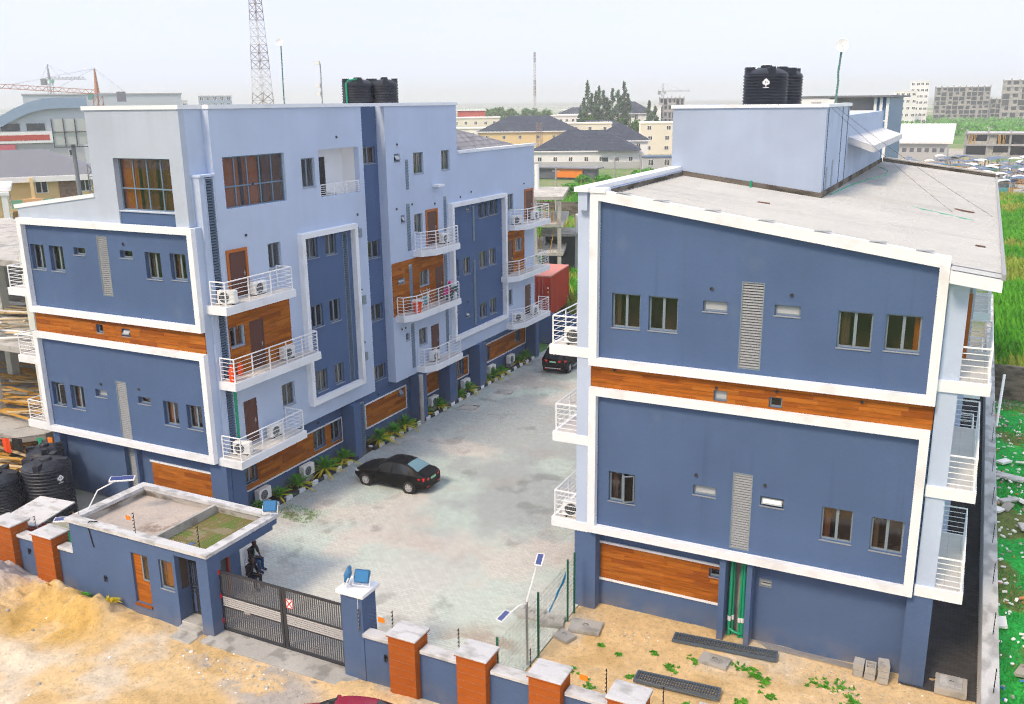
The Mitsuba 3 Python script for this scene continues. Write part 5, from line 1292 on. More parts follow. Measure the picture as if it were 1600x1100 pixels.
# things on the balconies
def gas_cylinder(x, y, z, label, m_='m_red_orange', s=1.0):
    k = thing('gas_cylinder', label, 'gas cylinder')
    MB().lathe([(0, 0), (0.12 * s, 0), (0.15 * s, 0.05 * s), (0.15 * s, 0.5 * s), (0.11 * s, 0.6 * s), (0.04 * s, 0.64 * s), (0, 0.64 * s)], (x, y, z), 20).put(f'{k}__body', m_, 40)
    MB().lathe([(0.09 * s, 0.62 * s), (0.09 * s, 0.75 * s), (0.08 * s, 0.75 * s), (0.08 * s, 0.62 * s)], (x, y, z), 16).put(f'{k}__collar', m_, 40)


mat('m_red_orange', (0.75, 0.07, 0.01), 0.5, 0.4)
gas_cylinder(-16.72, 0.0, 6.99, 'orange red gas cylinder at the corner of the second floor balcony', s=1.0)
gas_cylinder(-17.1, 0.9, 6.99, 'small red gas cylinder by the louvred slot on the second floor balcony', s=0.8)
k = thing('bucket', 'bright red bucket on the middle second floor balcony', 'bucket')
MB().lathe([(0, 0.0), (0.20, 0.0), (0.28, 0.55), (0.30, 0.56), (0.29, 0.58), (0.26, 0.56), (0.18, 0.03), (0, 0.03)], (-16.62, 15.0, 7.02), 24).put(f'{k}__shell', 'm_red_orange', 40)
k = thing('clothes_rack', 'white folding clothes rack standing on the middle balcony', 'rack')
m = MB()
for s in (-0.35, 0.35):
    m.tube([(-16.9, 16.2 + s, 7.02), (-16.7, 16.2 + s, 8.15)], 0.015, 5); m.tube([(-16.6, 16.2 + s, 7.02), (-16.9, 16.2 + s, 8.15)], 0.015, 5)
for i in range(5):
    m.tube([(-16.86 + 0.035 * i, 15.85, 7.3 + 0.2 * i), (-16.86 + 0.035 * i, 16.55, 7.3 + 0.2 * i)], 0.012, 5)
m.put(f'{k}__frame', 'm_rail')
m = MB(); m.box(-16.86, -16.84, 15.9, 16.5, 7.25, 7.75); m.put(f'{k}__towel', 'm_teal')
mat('m_teal', (0.08, 0.30, 0.34), 0.9, 0.1)
for y, z, mm, l in ((17.7, 7.6, 'm_magenta', 'magenta cloth hung over the middle balcony rail'), (18.7, 7.55, 'm_dark_teal', 'dark green cloth hung over the middle balcony rail')):
    k = thing('hung_cloth', l, 'cloth', 'clothes drying on the middle balcony')
    n = 10; yy = np.linspace(y, y + 0.6, n); v = np.vstack([np.stack([np.full(n, -16.45) + 0.02 * np.sin(yy * 20), yy, np.full(n, z + 0.3)], 1), np.stack([np.full(n, -16.45) + 0.04 * np.sin(yy * 17), yy, z - 0.1 + 0.03 * np.sin(yy * 9)], 1)])
    ent(f'{k}__sheet', (v, np.array([[i, i + 1, n + i + 1, n + i] for i in range(n - 1)])), mm)
mat('m_magenta', (0.45, 0.02, 0.16), 0.9, 0.1)
mat('m_dark_teal', (0.01, 0.12, 0.10), 0.9, 0.1)
# roof clutter on the right building
k = thing('green_hose', 'thin green hose lying on the pale roof near the stair tower', 'hose')
zr2 = lambda x: 15.45 - 0.1339 * x + 0.05
m = MB(); m.tube([(x, y, zr2(x)) for x, y in ((6.0, 12.6), (6.05, 14), (6.2, 18), (6.5, 22), (7.0, 26), (6.9, 29), (6.4, 30.5), (6.1, 31))], 0.03, 6); m.put(f'{k}__hose', 'm_green_plastic', 50)
k = thing('green_rod', 'slim pale green pipe lying across the pale roof', 'pipe')
m = MB(); m.tube([(9.3, 12.9, zr2(9.3)), (11.6, 11.6, zr2(11.6))], 0.022, 6); m.put(f'{k}__pipe', 'm_green_pale')
mat('m_green_pale', (0.15, 0.45, 0.33), 0.5, 0.3)
for i, (pts, l) in enumerate((([(5.87, 11.2, 18.4), (8.0, 13.0, 16.2), (10.8, 13.2, zr2(10.8))], 'thin black cable sagging from the stair tower to the roof, left one'), ([(5.87, 12.5, 18.4), (8.6, 15.0, 16.0), (12.3, 14.0, zr2(12.3))], 'thin black cable sagging from the stair tower to the roof, right one'))):
    k = thing('cable', l, 'cable', 'cables over the pale roof')
    p = np.array(pts); t = np.linspace(0, 1, 14)[:, None]
    m = MB(); m.tube((1 - t) ** 2 * p[0] + 2 * t * (1 - t) * p[1] + t * t * p[2], 0.008, 4, False); m.put(f'{k}__strand', 'm_black')
for x, y, a, L in ((4.5, 6.2, 0.2, 0.45), (11.2, 14.4, -0.3, 0.8), (11.9, 4.6, 0.1, 0.3)):
    k = thing('debris', 'dark scrap of leftover material lying on the pale roof sheets', 'debris', 'scraps on the pale roof')
    m = MB(); m.box(-L / 2, L / 2, -0.06, 0.06, 0, 0.04, mtx((x, y, zr2(x)), a, 0, 0.133)); m.box(-L / 3, L / 4, 0.07, 0.11, 0, 0.03, mtx((x, y, zr2(x)), a + 0.3, 0, 0.133)); stuff_part(m.put(f'{k}__scraps', 'm_scrap'))
mat('m_scrap', (0.16, 0.10, 0.07), 0.9, 0.1)
# drums and clothes line at the left edge, canopy sheets behind the left wall
k = thing('lean_to', 'low shelter roofed with pale sheets behind the wall left of the gatehouse', 'shelter')
m = MB(); m.add(np.array([[-24.6, -6.6, 1.55], [-22.2, -6.4, 1.75], [-22.0, -4.6, 2.15], [-24.4, -4.5, 1.95]]), [[0, 1, 2, 3]]); m.add(np.array([[-24.6, -6.6, 1.50], [-22.2, -6.4, 1.70], [-22.0, -4.6, 2.10], [-24.4, -4.5, 1.90]]), [[3, 2, 1, 0]]); m.put(f'{k}__roof', 'm_cope')
for x, y in ((-24.5, -6.5), (-22.3, -6.3), (-22.1, -4.7), (-24.3, -4.6)):
    MB().tube([(x, y, 0), (x, y, 1.7)], 0.04, 6).put(f'{k}__post', 'm_timber')
m = MB(); m.bevel(-23.6, -22.6, -6.2, -5.4, 0.9, 1.35, 0.1); m.put(f'{k}__red_bundle', 'm_red_cloth')
m = MB(); m.tube([(-21.3, -5.6, 0), (-21.3, -5.6, 1.4), (-21.0, -5.8, 1.6), (-20.8, -5.9, 1.0)], 0.07, 8); m.put(f'{k}__green_pipe', 'm_green_plastic', 50)
k = thing('clothes_line', 'line of drying clothes, black red and dark, at the left edge by the tanks', 'clothes line')
MB().tube([(-34, -1.6, 2.65), (-31.4, -0.9, 2.35), (-28.9, -0.3, 2.75)], 0.008, 4).put(f'{k}__rope', 'm_black')
for i, (a, mm, w, h) in enumerate(((0.10, 'm_black', 0.5, 0.9), (0.20, 'm_purple', 0.6, 0.7), (0.32, 'm_purple', 0.5, 0.6), (0.47, 'm_red_orange', 0.45, 0.75), (0.60, 'm_black', 0.6, 0.7), (0.86, 'm_green_plastic', 0.35, 0.5), (0.97, 'm_orange', 0.3, 0.7))):
    c = np.array([-34 + 5.1 * a, -1.6 + 1.3 * a, 2.62 - 0.26 * (1 - abs(2 * a - 1))]); d = np.array([0.97, 0.25, 0])
    n = 8; t = np.linspace(-w / 2, w / 2, n)
    top = c + t[:, None] * d + [0, 0, 0]; bot = top - np.stack([0.03 * np.sin(t * 12), 0.04 * np.cos(t * 15), h + 0.05 * np.sin(t * 8)], 1)
    ent(f'{k}__garment', (np.vstack([top, bot]), np.array([[q, q + 1, n + q + 1, n + q] for q in range(n - 1)])), mm)
mat('m_purple', (0.05, 0.02, 0.05), 0.9, 0.1)
k = thing('street_lamp', 'thin grey lamp post with a curved arm at the left edge before the building', 'lamp')
MB().tube([(-29.6, -3.2, 0), (-29.6, -3.2, 4.6), (-30.1, -3.2, 5.1), (-31.0, -3.2, 5.2)], 0.06, 8).put(f'{k}__pole', 'm_steel', 50)
# ================================================================ cars
scene['m_car_black'] = {'type': 'twosided', 'bsdf': {'type': 'principled', 'base_color': {'type': 'rgb', 'value': [0.003, 0.003, 0.004]}, 'roughness': 0.4, 'specular': 0.12, 'clearcoat': 0.30, 'clearcoat_gloss': 0.95}}
scene['m_car_red'] = {'type': 'twosided', 'bsdf': {'type': 'principled', 'base_color': {'type': 'rgb', 'value': [0.24, 0.005, 0.03]}, 'roughness': 0.3, 'specular': 0.5, 'clearcoat': 0.9, 'clearcoat_gloss': 0.95}}
scene['m_car_glass'] = {'type': 'twosided', 'bsdf': {'type': 'principled', 'base_color': {'type': 'rgb', 'value': [0.015, 0.018, 0.022]}, 'roughness': 0.05, 'specular': 0.7}}
scene['m_car_rearglass'] = {'type': 'twosided', 'bsdf': {'type': 'principled', 'base_color': {'type': 'rgb', 'value': [0.10, 0.22, 0.27]}, 'roughness': 0.08, 'specular': 0.8}}
mat('m_tyre', (0.035, 0.034, 0.033), 0.9, 0.1)
mat('m_rim', (0.55, 0.56, 0.58), 0.35, 0.5, metallic=0.5)
mat('m_tail', (0.85, 0.008, 0.02), 0.2, 0.6)
mat('m_head', (0.55, 0.56, 0.58), 0.1, 0.7)
mat('m_plate', (0.35, 0.62, 0.42), 0.6, 0.3)
mat('m_trim', (0.02, 0.02, 0.022), 0.6, 0.3)


def car(label, paint, A, kind='sedan', rear='m_car_rearglass'):
    """Front at x = 0, rear at x = L, y across; A places it."""
    if kind == 'sedan':
        L, W = 4.36, 0.86
        zb = ([0, 0.3, 1.0, 3.4, 4.1, 4.36], [0.33, 0.22, 0.20, 0.20, 0.24, 0.36])
        belt = ([0, 0.10, 0.6, 1.3, 2.2, 3.2, 3.9, 4.25, 4.36], [0.52, 0.62, 0.80, 0.88, 0.93, 0.97, 0.99, 0.96, 0.86])
        top = ([0, 0.08, 0.35, 0.8, 1.25, 1.55, 1.95, 2.3, 2.75, 3.15, 3.55, 3.85, 4.1, 4.28, 4.36], [0.60, 0.70, 0.82, 0.94, 1.02, 1.20, 1.40, 1.465, 1.475, 1.43, 1.27, 1.12, 1.07, 1.03, 0.90])
        wid = ([0, 0.12, 0.4, 0.9, 2.2, 3.6, 4.1, 4.30, 4.36], [0.52, 0.68, 0.80, 0.85, 0.86, 0.85, 0.80, 0.72, 0.62])
        wt = ([0, 0.3, 1.2, 1.9, 2.6, 3.2, 3.8, 4.1, 4.36], [0.46, 0.66, 0.70, 0.56, 0.55, 0.55, 0.64, 0.66, 0.56])
        ws, rs, side, pill = (1.27, 1.92), (3.18, 3.80), (1.62, 3.40), (2.36, 2.46)
        wh, R = (0.86, 3.42), 0.315
    else:
        L, W = 4.75, 0.95
        zb = ([0, 0.3, 1.0, 3.8, 4.5, 4.75], [0.42, 0.30, 0.28, 0.28, 0.32, 0.45])
        belt = ([0, 0.1, 0.6, 1.3, 2.2, 3.4, 4.3, 4.65, 4.75], [0.62, 0.75, 0.98, 1.05, 1.08, 1.12, 1.15, 1.10, 1.0])
        top = ([0, 0.08, 0.35, 0.8, 1.3, 1.6, 2.0, 2.4, 3.2, 3.9, 4.2, 4.45, 4.62, 4.75], [0.72, 0.85, 1.02, 1.10, 1.16, 1.38, 1.66, 1.76, 1.78, 1.74, 1.66, 1.35, 1.14, 1.02])
        wid = ([0, 0.12, 0.4, 0.9, 2.2, 3.9, 4.5, 4.68, 4.75], [0.6, 0.76, 0.90, 0.95, 0.96, 0.95, 0.91, 0.85, 0.78])
        wt = ([0, 0.3, 1.2, 1.9, 2.6, 3.6, 4.2, 4.5, 4.75], [0.52, 0.74, 0.78, 0.66, 0.66, 0.66, 0.68, 0.74, 0.72])
        ws, rs, side, pill = (1.32, 1.98), (4.18, 4.62), (1.72, 4.25), (2.45, 2.56)
        wh, R = (0.92, 3.80), 0.37
    k = thing('parked_car', label, 'car', None)
    xs = np.unique(np.concatenate([np.linspace(0, L, 90), [0.02, L - 0.02]]))
    I = lambda t, x: np.interp(x, *t)
    sm = lambda t: (np.linspace(0, L, 200), np.convolve(np.pad(np.interp(np.linspace(0, L, 200), *t), 5, mode='edge'), np.ones(11) / 11, 'valid'))
    zb, belt, top, wid, wt = map(sm, (zb, belt, top, wid, wt))
    rings = []
    for x in xs:
        b, be, to, w, t = I(zb, x), I(belt, x), I(top, x), I(wid, x), min(I(wt, x), I(wid, x) - 0.05)
        be = min(be, to - 0.03)
        half = [(0, b), (w - 0.12, b), (w - 0.03, b + 0.09), (w - 0.005, b + (be - b) * 0.4), (w, b + (be - b) * 0.62), (w - 0.015, be - 0.03), (w - 0.045, be), (w - 0.045 + (t + 0.02 - w + 0.045) * 0.5, be + (to - 0.07 - be) * 0.52), (t + 0.02, to - 0.07 * min(1, (to - be) / 0.15)), (t - 0.07, to - 0.012), (t * 0.5, to + 0.012), (0, to + 0.02)]
        rings.append([(x, y, z) for y, z in half] + [(x, -y, z) for y, z in half[::-1][1:-1]])
    rings = np.array(rings); n = rings.shape[1]; V = rings.reshape(-1, 3)
    cats = {'body': [], 'window': [], 'windscreen': [], 'rear_window': []}
    cx = (xs[:-1] + xs[1:]) / 2
    for i in range(len(xs) - 1):
        for j in range(n):
            q = [i * n + j, i * n + (j + 1) % n, (i + 1) * n + (j + 1) % n, (i + 1) * n + j]
            jj = j if j < 11 else n - 1 - j
            c = 'body'
            tall = I(top, cx[i]) - I(belt, cx[i])
            if jj in (6, 7) and side[0] < cx[i] < side[1] and not (pill[0] < cx[i] < pill[1]) and tall > 0.2:
                c = 'window'
            elif jj in (9, 10) and ws[0] < cx[i] < ws[1]:
                c = 'windscreen'
            elif jj in (9, 10) and rs[0] < cx[i] < rs[1]:
                c = 'rear_window'
            cats[c].append(q)
    for ring, rev in ((0, False), (len(xs) - 1, True)):
        for j in range(1, n - 1):
            cats['body'].append([ring * n, ring * n + j, ring * n + j + 1, ring * n + j + 1])
    place = lambda v: xf(v, A)

    def part(name, faces, m_):
        f = np.array(faces); u, inv = np.unique(f, return_inverse=True)
        ent(f'{k}__{name}', (place(V[u]), inv.reshape(f.shape)), m_, 40)
    part('body', cats['body'], paint)
    for c in ('windscreen', 'rear_window'):
        part(c, cats[c], rear if c == 'rear_window' else 'm_car_glass')
    for s in (1, -1):
        for a, b in ((side[0], pill[0] + 0.05), (pill[0] + 0.05, side[1])):
            fs = [q for q in cats['window'] if np.sign(V[q, 1].mean()) == s and a < V[q, 0].mean() < b]
            if fs: part('window', fs, 'm_car_glass')
    for xw in wh:
        for s in (1, -1):
            w = float(I(wid, xw))
            B = np.eye(4); B[:3, :3] = np.array([[1, 0, 0], [0, 0, s], [0, -s, 0]]) if s > 0 else np.array([[1, 0, 0], [0, 0, -1], [0, 1, 0]])
            B[:3, 3] = (xw, 0, R)
            M = A @ B
            o = w + 0.022
            m = MB(); m.lathe([(R + 0.065, o - 0.20), (R + 0.065, o - 0.028), (R + 0.02, o - 0.03), (0, o - 0.032)], (0, 0, 0), 32, M); m.put(f'{k}__wheel_arch', 'm_trim', 30)
            m = MB(); m.lathe([(R * 0.64, o - 0.01), (R * 0.70, o), (R * 0.92, o), (R, o - 0.03), (R, o - 0.19), (R * 0.6, o - 0.20)], (0, 0, 0), 36, M); wk = m.put(f'{k}__wheel', 'm_tyre', 40)
            m = MB(); m.lathe([(R * 0.64, o - 0.012), (R * 0.58, o - 0.02), (R * 0.54, o - 0.028)], (0, 0, 0), 32, M)
            m.lathe([(R * 0.14, o - 0.03), (R * 0.13, o - 0.002), (0, o)], (0, 0, 0), 16, M)
            for q in range(7):
                a = q * 2 * math.pi / 7; ca, sa = math.cos(a), math.sin(a)
                v = []
                for r, hw in ((R * 0.12, 0.028), (R * 0.58, 0.036)):
                    for t in (-1, 1):
                        for h in (o - 0.028, o - 0.006):
                            v.append([r * ca - t * hw * sa, r * sa + t * hw * ca, h])
                m.tm(trimesh.Trimesh(v).convex_hull, M)
            m.put(f'{wk}__rim', 'm_rim', 30)
    # lamps, plate, mirrors, handles, bumper trims
    sed = kind == 'sedan'
    for s in (1, -1):
        w = float(I(wid, L - 0.15)); zt_ = 0.86 if sed else 1.02
        pts = np.array([[L - 0.40, s * (float(I(wid, L - 0.40)) + 0.006), zt_ - 0.0], [L - 0.40, s * (float(I(wid, L - 0.4)) + 0.006), zt_ - 0.05], [L - 0.10, s * (float(I(wid, L - 0.10)) + 0.012), zt_ + 0.05], [L - 0.10, s * (float(I(wid, L - 0.10)) + 0.012), zt_ - 0.13], [L + 0.016, s * 0.52, zt_ + 0.04], [L + 0.016, s * 0.52, zt_ - 0.11], [L - 0.03, s * 0.36, zt_ + 0.0], [L - 0.0, s * 0.36, zt_ - 0.05], [L - 0.3, s * (w - 0.2), zt_]])
        m = MB(); m.tm(trimesh.Trimesh(pts).convex_hull, A); m.put(f'{k}__tail_lamp', 'm_tail', 30)
        pts = np.array([[0.50, s * (float(I(wid, 0.5)) + 0.004), 0.74], [0.15, s * (float(I(wid, 0.15)) + 0.008), 0.60], [0.15, s * (float(I(wid, 0.15)) + 0.008), 0.70], [0.0, s * 0.50, 0.60], [0.02, s * 0.50, 0.68], [0.3, s * 0.5, 0.66]]) + [0, 0, 0 if sed else 0.12]
        m = MB(); m.tm(trimesh.Trimesh(pts).convex_hull, A); m.put(f'{k}__headlamp', 'm_head', 30)
        m = MB(); m.bevel(L - 0.05, L + 0.008, s * 0.50 - 0.12, s * 0.50 + 0.12, 0.40, 0.45, 0.01, A); m.put(f'{k}__reflector', 'm_tail')
        x = side[0] + 0.12; w = float(I(wid, x))
        m = MB(); m.bevel(x - 0.06, x + 0.08, s * (w - 0.02), s * (w + 0.20), float(I(belt, x)) + 0.02, float(I(belt, x)) + 0.15, 0.03, A); m.put(f'{k}__mirror', paint)
        for x in (pill[0] - 0.18, side[1] - 0.25):
            w = float(I(wid, x)) + 0.012; z = float(I(belt, x)) - 0.10
            m = MB(); m.bevel(x - 0.09, x + 0.09, s * (w - 0.02), s * (w + 0.015), z, z + 0.03, 0.006, A); m.put(f'{k}__door_handle', paint)
        w = float(I(wid, 2)) + 0.004
        if not sed:
            m = MB(); m.bevel(1.45, 3.3, s * (w - 0.05), s * (w + 0.10), 0.30, 0.36, 0.015, A); m.put(f'{k}__side_step', 'm_rim')
            m = MB(); m.tube(xf(np.array([[2.1, s * 0.66, 1.80], [2.3, s * 0.66, 1.84], [3.9, s * 0.66, 1.82], [4.1, s * 0.66, 1.74]]), A), 0.018, 6); m.put(f'{k}__roof_rail', 'm_rim')
    m = MB(); m.bevel(L - 0.02, L + 0.014, -0.24, 0.24, (0.72, 0.86)[not sed], (0.84, 0.98)[not sed], 0.005, A); m.put(f'{k}__number_plate', 'm_plate')
    m = MB(); m.bevel(L - 0.03, L + 0.010, -0.62, 0.62, 0.30 if sed else 0.42, 0.36 if sed else 0.50, 0.02, A); m.put(f'{k}__bumper_trim', 'm_trim' if sed else 'm_rim')
    m = MB(); m.bevel(-0.012, 0.05, -0.45, 0.45, 0.36, 0.54, 0.02, A); m.put(f'{k}__grille', 'm_trim')
    # shut lines
    m = MB()
    for x in (side[0] - 0.12, pill[0] + 0.05, side[1] + (0.02 if sed else -0.45)):
        for s in (1, -1):
            w = float(I(wid, x)); b, be = float(I(zb, x)), float(I(belt, x))
            m.tube(xf(np.array([[x, s * (w - 0.002), b + 0.12], [x, s * (w + 0.0025), b + (be - b) * 0.6], [x, s * (w - 0.012), be - 0.03]]), A), 0.005, 4)
    stuff_part(m.put(f'{k}__door_gaps', 'm_black'))
    return k


car('black saloon car parked in the middle of the courtyard, rear to the right', 'm_car_black', mtx((-15.45, 7.20, 0.0), 0.0))
car('black off road car parked deep in the courtyard, half hidden by a balcony', 'm_car_black', mtx((-14.3, 33.05, 0.0), -math.pi / 2 + 0.06), 'suv', 'm_car_glass')
car('dark red car at the bottom edge of the photo, only its roof in view', 'm_car_red', mtx((-5.75, -10.95, -0.05), 0.32), 'sedan', 'm_car_glass')

# ================================================================ people
import manifold3d as m3
mat('m_skin', (0.075, 0.035, 0.022), 0.55, 0.35)
mat('m_black_cloth', (0.022, 0.018, 0.026), 0.9, 0.1)
mat('m_jeans', (0.020, 0.065, 0.16), 0.9, 0.1)
mat('m_dark_jeans', (0.018, 0.020, 0.040), 0.9, 0.1)
mat('m_shoe', (0.03, 0.04, 0.09), 0.7, 0.2)
mat('m_hair', (0.008, 0.006, 0.006), 0.9, 0.1)
mat('m_pink', (0.85, 0.03, 0.32), 0.9, 0.1)
mat('m_pale_green', (0.45, 0.70, 0.58), 0.9, 0.1)
BALL = trimesh.creation.icosphere(subdivisions=1)


def flesh(bones, edge=0.03, smooth=8):
    parts = []
    for p, r, q, s in bones:
        a = m3.Mesh(vert_properties=np.array(trimesh.Trimesh(np.vstack([BALL.vertices * r + np.array(p), BALL.vertices * s + np.array(q)])).convex_hull.vertices, np.float32), tri_verts=np.array(trimesh.Trimesh(np.vstack([BALL.vertices * r + np.array(p), BALL.vertices * s + np.array(q)])).convex_hull.faces, np.uint32))
        parts.append(m3.Manifold(a))
    u = m3.Manifold.batch_boolean(parts, m3.OpType.Add).refine_to_length(edge)
    mm = u.to_mesh()
    t = trimesh.Trimesh(np.array(mm.vert_properties[:, :3], float), np.array(mm.tri_verts), process=True)
    if smooth:
        trimesh.smoothing.filter_taubin(t, iterations=smooth)
    return t


def person(label, A, pose, shirt, trousers, shoe, scarf=None, front=None, bare_arms=True):
    k = thing('person', label, 'person')
    P = {a: np.array(b, float) for a, b in pose.items()}
    body, top, legs = [], [], []
    put = lambda t, name, m_: ent(f'{k}__{name}', (xf(np.array(t.vertices), A), np.array(t.faces)), m_, True)
    body += [(P['pelvis'], .12, P['chest'], .13), (P['chest'], .13, P['neck'], .055), (P['neck'], .052, P['head'], .06)]
    hd = P['head'] + np.array(P['look']) * 0.02
    body += [(P['head'] + np.array([0, 0, .02]), .085, P['head'] + np.array(P['look']) * .03 + [0, 0, .07], .095), (P['head'] + np.array(P['look']) * .055 - [0, 0, .02], .055, P['head'] + np.array(P['look']) * .03 + [0, 0, .05], .08)]
    look = np.array(P['look']); sidev = np.cross([0, 0, 1], look); sidev /= np.linalg.norm(sidev)
    body += [(P['head'] + look * .105 + [0, 0, .035], .010, P['head'] + look * .125 + [0, 0, .01], .016)]
    for s in (1, -1):
        S = sidev * s
        body += [(P['head'] + S * .085 + [0, 0, .03], .016, P['head'] + S * .092 + [0, 0, .01], .014)]
        n = 'L' if s > 0 else 'R'
        sh, el, ha, hip, kn, an, to = (P[j + n] for j in ('shoulder', 'elbow', 'hand', 'hip', 'knee', 'ankle', 'toe'))
        body += [(P['chest'] + [0, 0, .06], .10, sh, .065), (sh, .06, el, .043), (el, .042, ha, .028), (hip, .095, kn, .065), (kn, .062, an, .042), (an, .045, to, .030)]
        d = (ha - el) / np.linalg.norm(ha - el); w = np.cross(d, [0, 0, 1]); w /= np.linalg.norm(w) + 1e-9; dn = np.cross(w, d)
        palm = ha + d * .05
        body += [(ha, .027, palm + d * .02, .030)]
        for i, L in enumerate((.065, .075, .07, .055)):
            b = palm + d * .035 + w * (i - 1.5) * .019
            body += [(b, .0095, b + d * L * .55 - dn * .012, .0085), (b + d * L * .55 - dn * .012, .0085, b + d * L * .85 - dn * .035, .007)]
        b = ha + d * .02 + w * .028 * s
        body += [(b, .012, b + w * .022 * s + d * .035, .010), (b + w * .022 * s + d * .035, .010, b + w * .018 * s + d * .06 - dn * .01, .008)]
        top += [(P['chest'] + [0, 0, .06], .118, sh, .082), (sh, .078, sh + (el - sh) * (.75 if bare_arms else 1.0), .066)]
        if not bare_arms: top += [(el, .062, ha - d * .02, .045)]
        legs += [(P['pelvis'], .135, hip, .115), (hip, .112, kn, .082), (kn, .080, an + (kn - an) * .12, .062)]
    put(flesh(body, .022, 4), 'body', 'm_skin')
    top += [(P['pelvis'] + [0, 0, .02], .145, P['chest'], .150), (P['chest'], .148, P['neck'] - [0, 0, .04], .075)]
    put(flesh(top, .03, 6), 'shirt', shirt)
    put(flesh(legs, .03, 6), 'trousers', trousers)
    for n in ('L', 'R'):
        put(flesh([(P['ankle' + n] - [0, 0, .02], .058, P['toe' + n], .045)], .02, 4), 'shoe', shoe)
    h = P['head']
    if scarf:
        put(flesh([(h - look * .02 + [0, 0, .06], .118, h - look * .05 + [0, 0, .10], .11), (h - look * .05 + [0, 0, .1], .11, h - look * .10 + [0, 0, .16], .07)], .02, 5), 'headscarf', scarf)
    else:
        put(flesh([(h - look * .015 + [0, 0, .085], .094, h - look * .03 + [0, 0, .06], .094)], .02, 4), 'hair', 'm_hair')
    if front:
        f = np.array([P['neck'] + look * .10 - [0, 0, .06], P['chest'] + look * .158 - [0, 0, .05], P['pelvis'] + look * .165 + [0, 0, .12]])
        m = MB(); m.tube(xf(f, A), [.02, .028, .02], 6); m.put(f'{k}__shirt_front', front)
    return k


sit = dict(pelvis=(0, 0, .50), hipL=(.02, .10, .49), hipR=(.02, -.10, .49), kneeL=(.44, .13, .52), kneeR=(.46, -.12, .50), ankleL=(.42, .14, .10), ankleR=(.52, -.12, .10), toeL=(.58, .16, .05), toeR=(.68, -.13, .05),
           chest=(.07, 0, .88), neck=(.13, 0, 1.08), head=(.20, 0, 1.20), look=(.93, 0, -.35), shoulderL=(.09, .19, .98), shoulderR=(.09, -.19, .98), elbowL=(.16, .26, .70), elbowR=(.18, -.25, .70), handL=(.40, .09, .66), handR=(.42, -.07, .66))
person('seated man in dark shirt and blue jeans, looking down at his hands', mtx((-13.75, -2.95, 0.02), 0.0), sit, 'm_black_cloth', 'm_jeans', 'm_shoe', front='m_pale_green')
sit2 = dict(sit, head=(.19, 0, 1.17), look=(.85, 0, -.5), ankleR=(.44, -.14, .10), toeR=(.60, -.15, .05), kneeR=(.45, -.16, .52))
person('seated man in black top seen from behind on a white plastic chair by the gate', mtx((-12.82, -4.12, 0.02), 0.0), sit2, 'm_black_cloth', 'm_dark_jeans', 'm_shoe', bare_arms=False)
squat = dict(pelvis=(0, 0, .24), hipL=(.02, .10, .24), hipR=(.02, -.10, .24), kneeL=(.30, .16, .50), kneeR=(.30, -.16, .50), ankleL=(.26, .14, .09), ankleR=(.26, -.14, .09), toeL=(.42, .16, .05), toeR=(.42, -.16, .05),
             chest=(.06, 0, .60), neck=(.11, 0, .79), head=(.17, 0, .91), look=(.95, 0, -.3), shoulderL=(.08, .18, .70), shoulderR=(.08, -.18, .70), elbowL=(.22, .24, .48), elbowR=(.22, -.24, .48), handL=(.42, .08, .42), handR=(.42, -.08, .42))
person('woman with bright pink headscarf sitting low on the middle balcony behind the railing', mtx((-16.72, 18.95, 7.03), -1.2), squat, 'm_magenta', 'm_dark_teal', 'm_shoe', scarf='m_pink')


def plastic_chair(x, y, z, rz, label):
    k = thing('plastic_chair', label, 'chair', 'chairs beside the gatehouse')
    A = mtx((x, y, z), rz)
    m = MB(); m.bevel(-0.22, 0.24, -0.22, 0.22, 0.37, 0.40, 0.012, A); m.put(f'{k}__seat', 'm_rail')
    m = MB()
    n = 9; t = np.linspace(-0.22, 0.22, n)
    v = np.vstack([np.stack([-0.20 - 0.05 * np.cos(t * 5) + 0.02, t, np.full(n, 0.40)], 1), np.stack([-0.30 - 0.06 * np.cos(t * 6) + 0.02, t * 0.92, 0.86 - 1.2 * t * t], 1)])
    f = [[i, i + 1, n + i + 1, n + i] for i in range(n - 1)]
    m.add(xf(v, A), f); m.add(xf(v + [-0.015, 0, 0], A), [q[::-1] for q in f]); m.put(f'{k}__backrest', 'm_rail', 40)
    for a in (-0.20, 0.21):
        for b in (-0.2, 0.2):
            MB().tube(xf(np.array([[a, b, 0.38], [a * 1.12, b * 1.12, 0]]), A), [0.03, 0.022], 6).put(f'{k}__leg', 'm_rail')
    for b in (-0.25, 0.25):
        MB().tube(xf(np.array([[-0.24, b * 0.9, 0.62], [0.1, b, 0.62], [0.2, b, 0.4]]), A), 0.02, 6).put(f'{k}__armrest', 'm_rail')


plastic_chair(-12.82, -4.12, 0.0, 0.0, 'white plastic chair under the man in black by the gate')
plastic_chair(-13.75, -2.95, 0.0, 0.0, 'white plastic chair under the man in blue jeans')
# ================================================================ background
brnd = random.Random(5)
mat('m_cream', (0.76, 0.73, 0.60), 0.8, 0.2)
mat('m_offwhite', (0.82, 0.82, 0.80), 0.8, 0.2)
mat('m_yellow_wall', (0.74, 0.57, 0.30), 0.8, 0.2)
mat('m_grey_wall', (0.45, 0.46, 0.47), 0.85, 0.2)


def rooftile(c1, c2):
    def f(p, n, uv):
        s = p.z * 2.6; k = s - dr.floor(s)
        return mix(c1, c2, smoothstep(0.6, 0.95, k)) * (0.82 + 0.36 * cell_rand(dr.floor(s), dr.floor((p.x + p.y) * 0.9)))
    return f


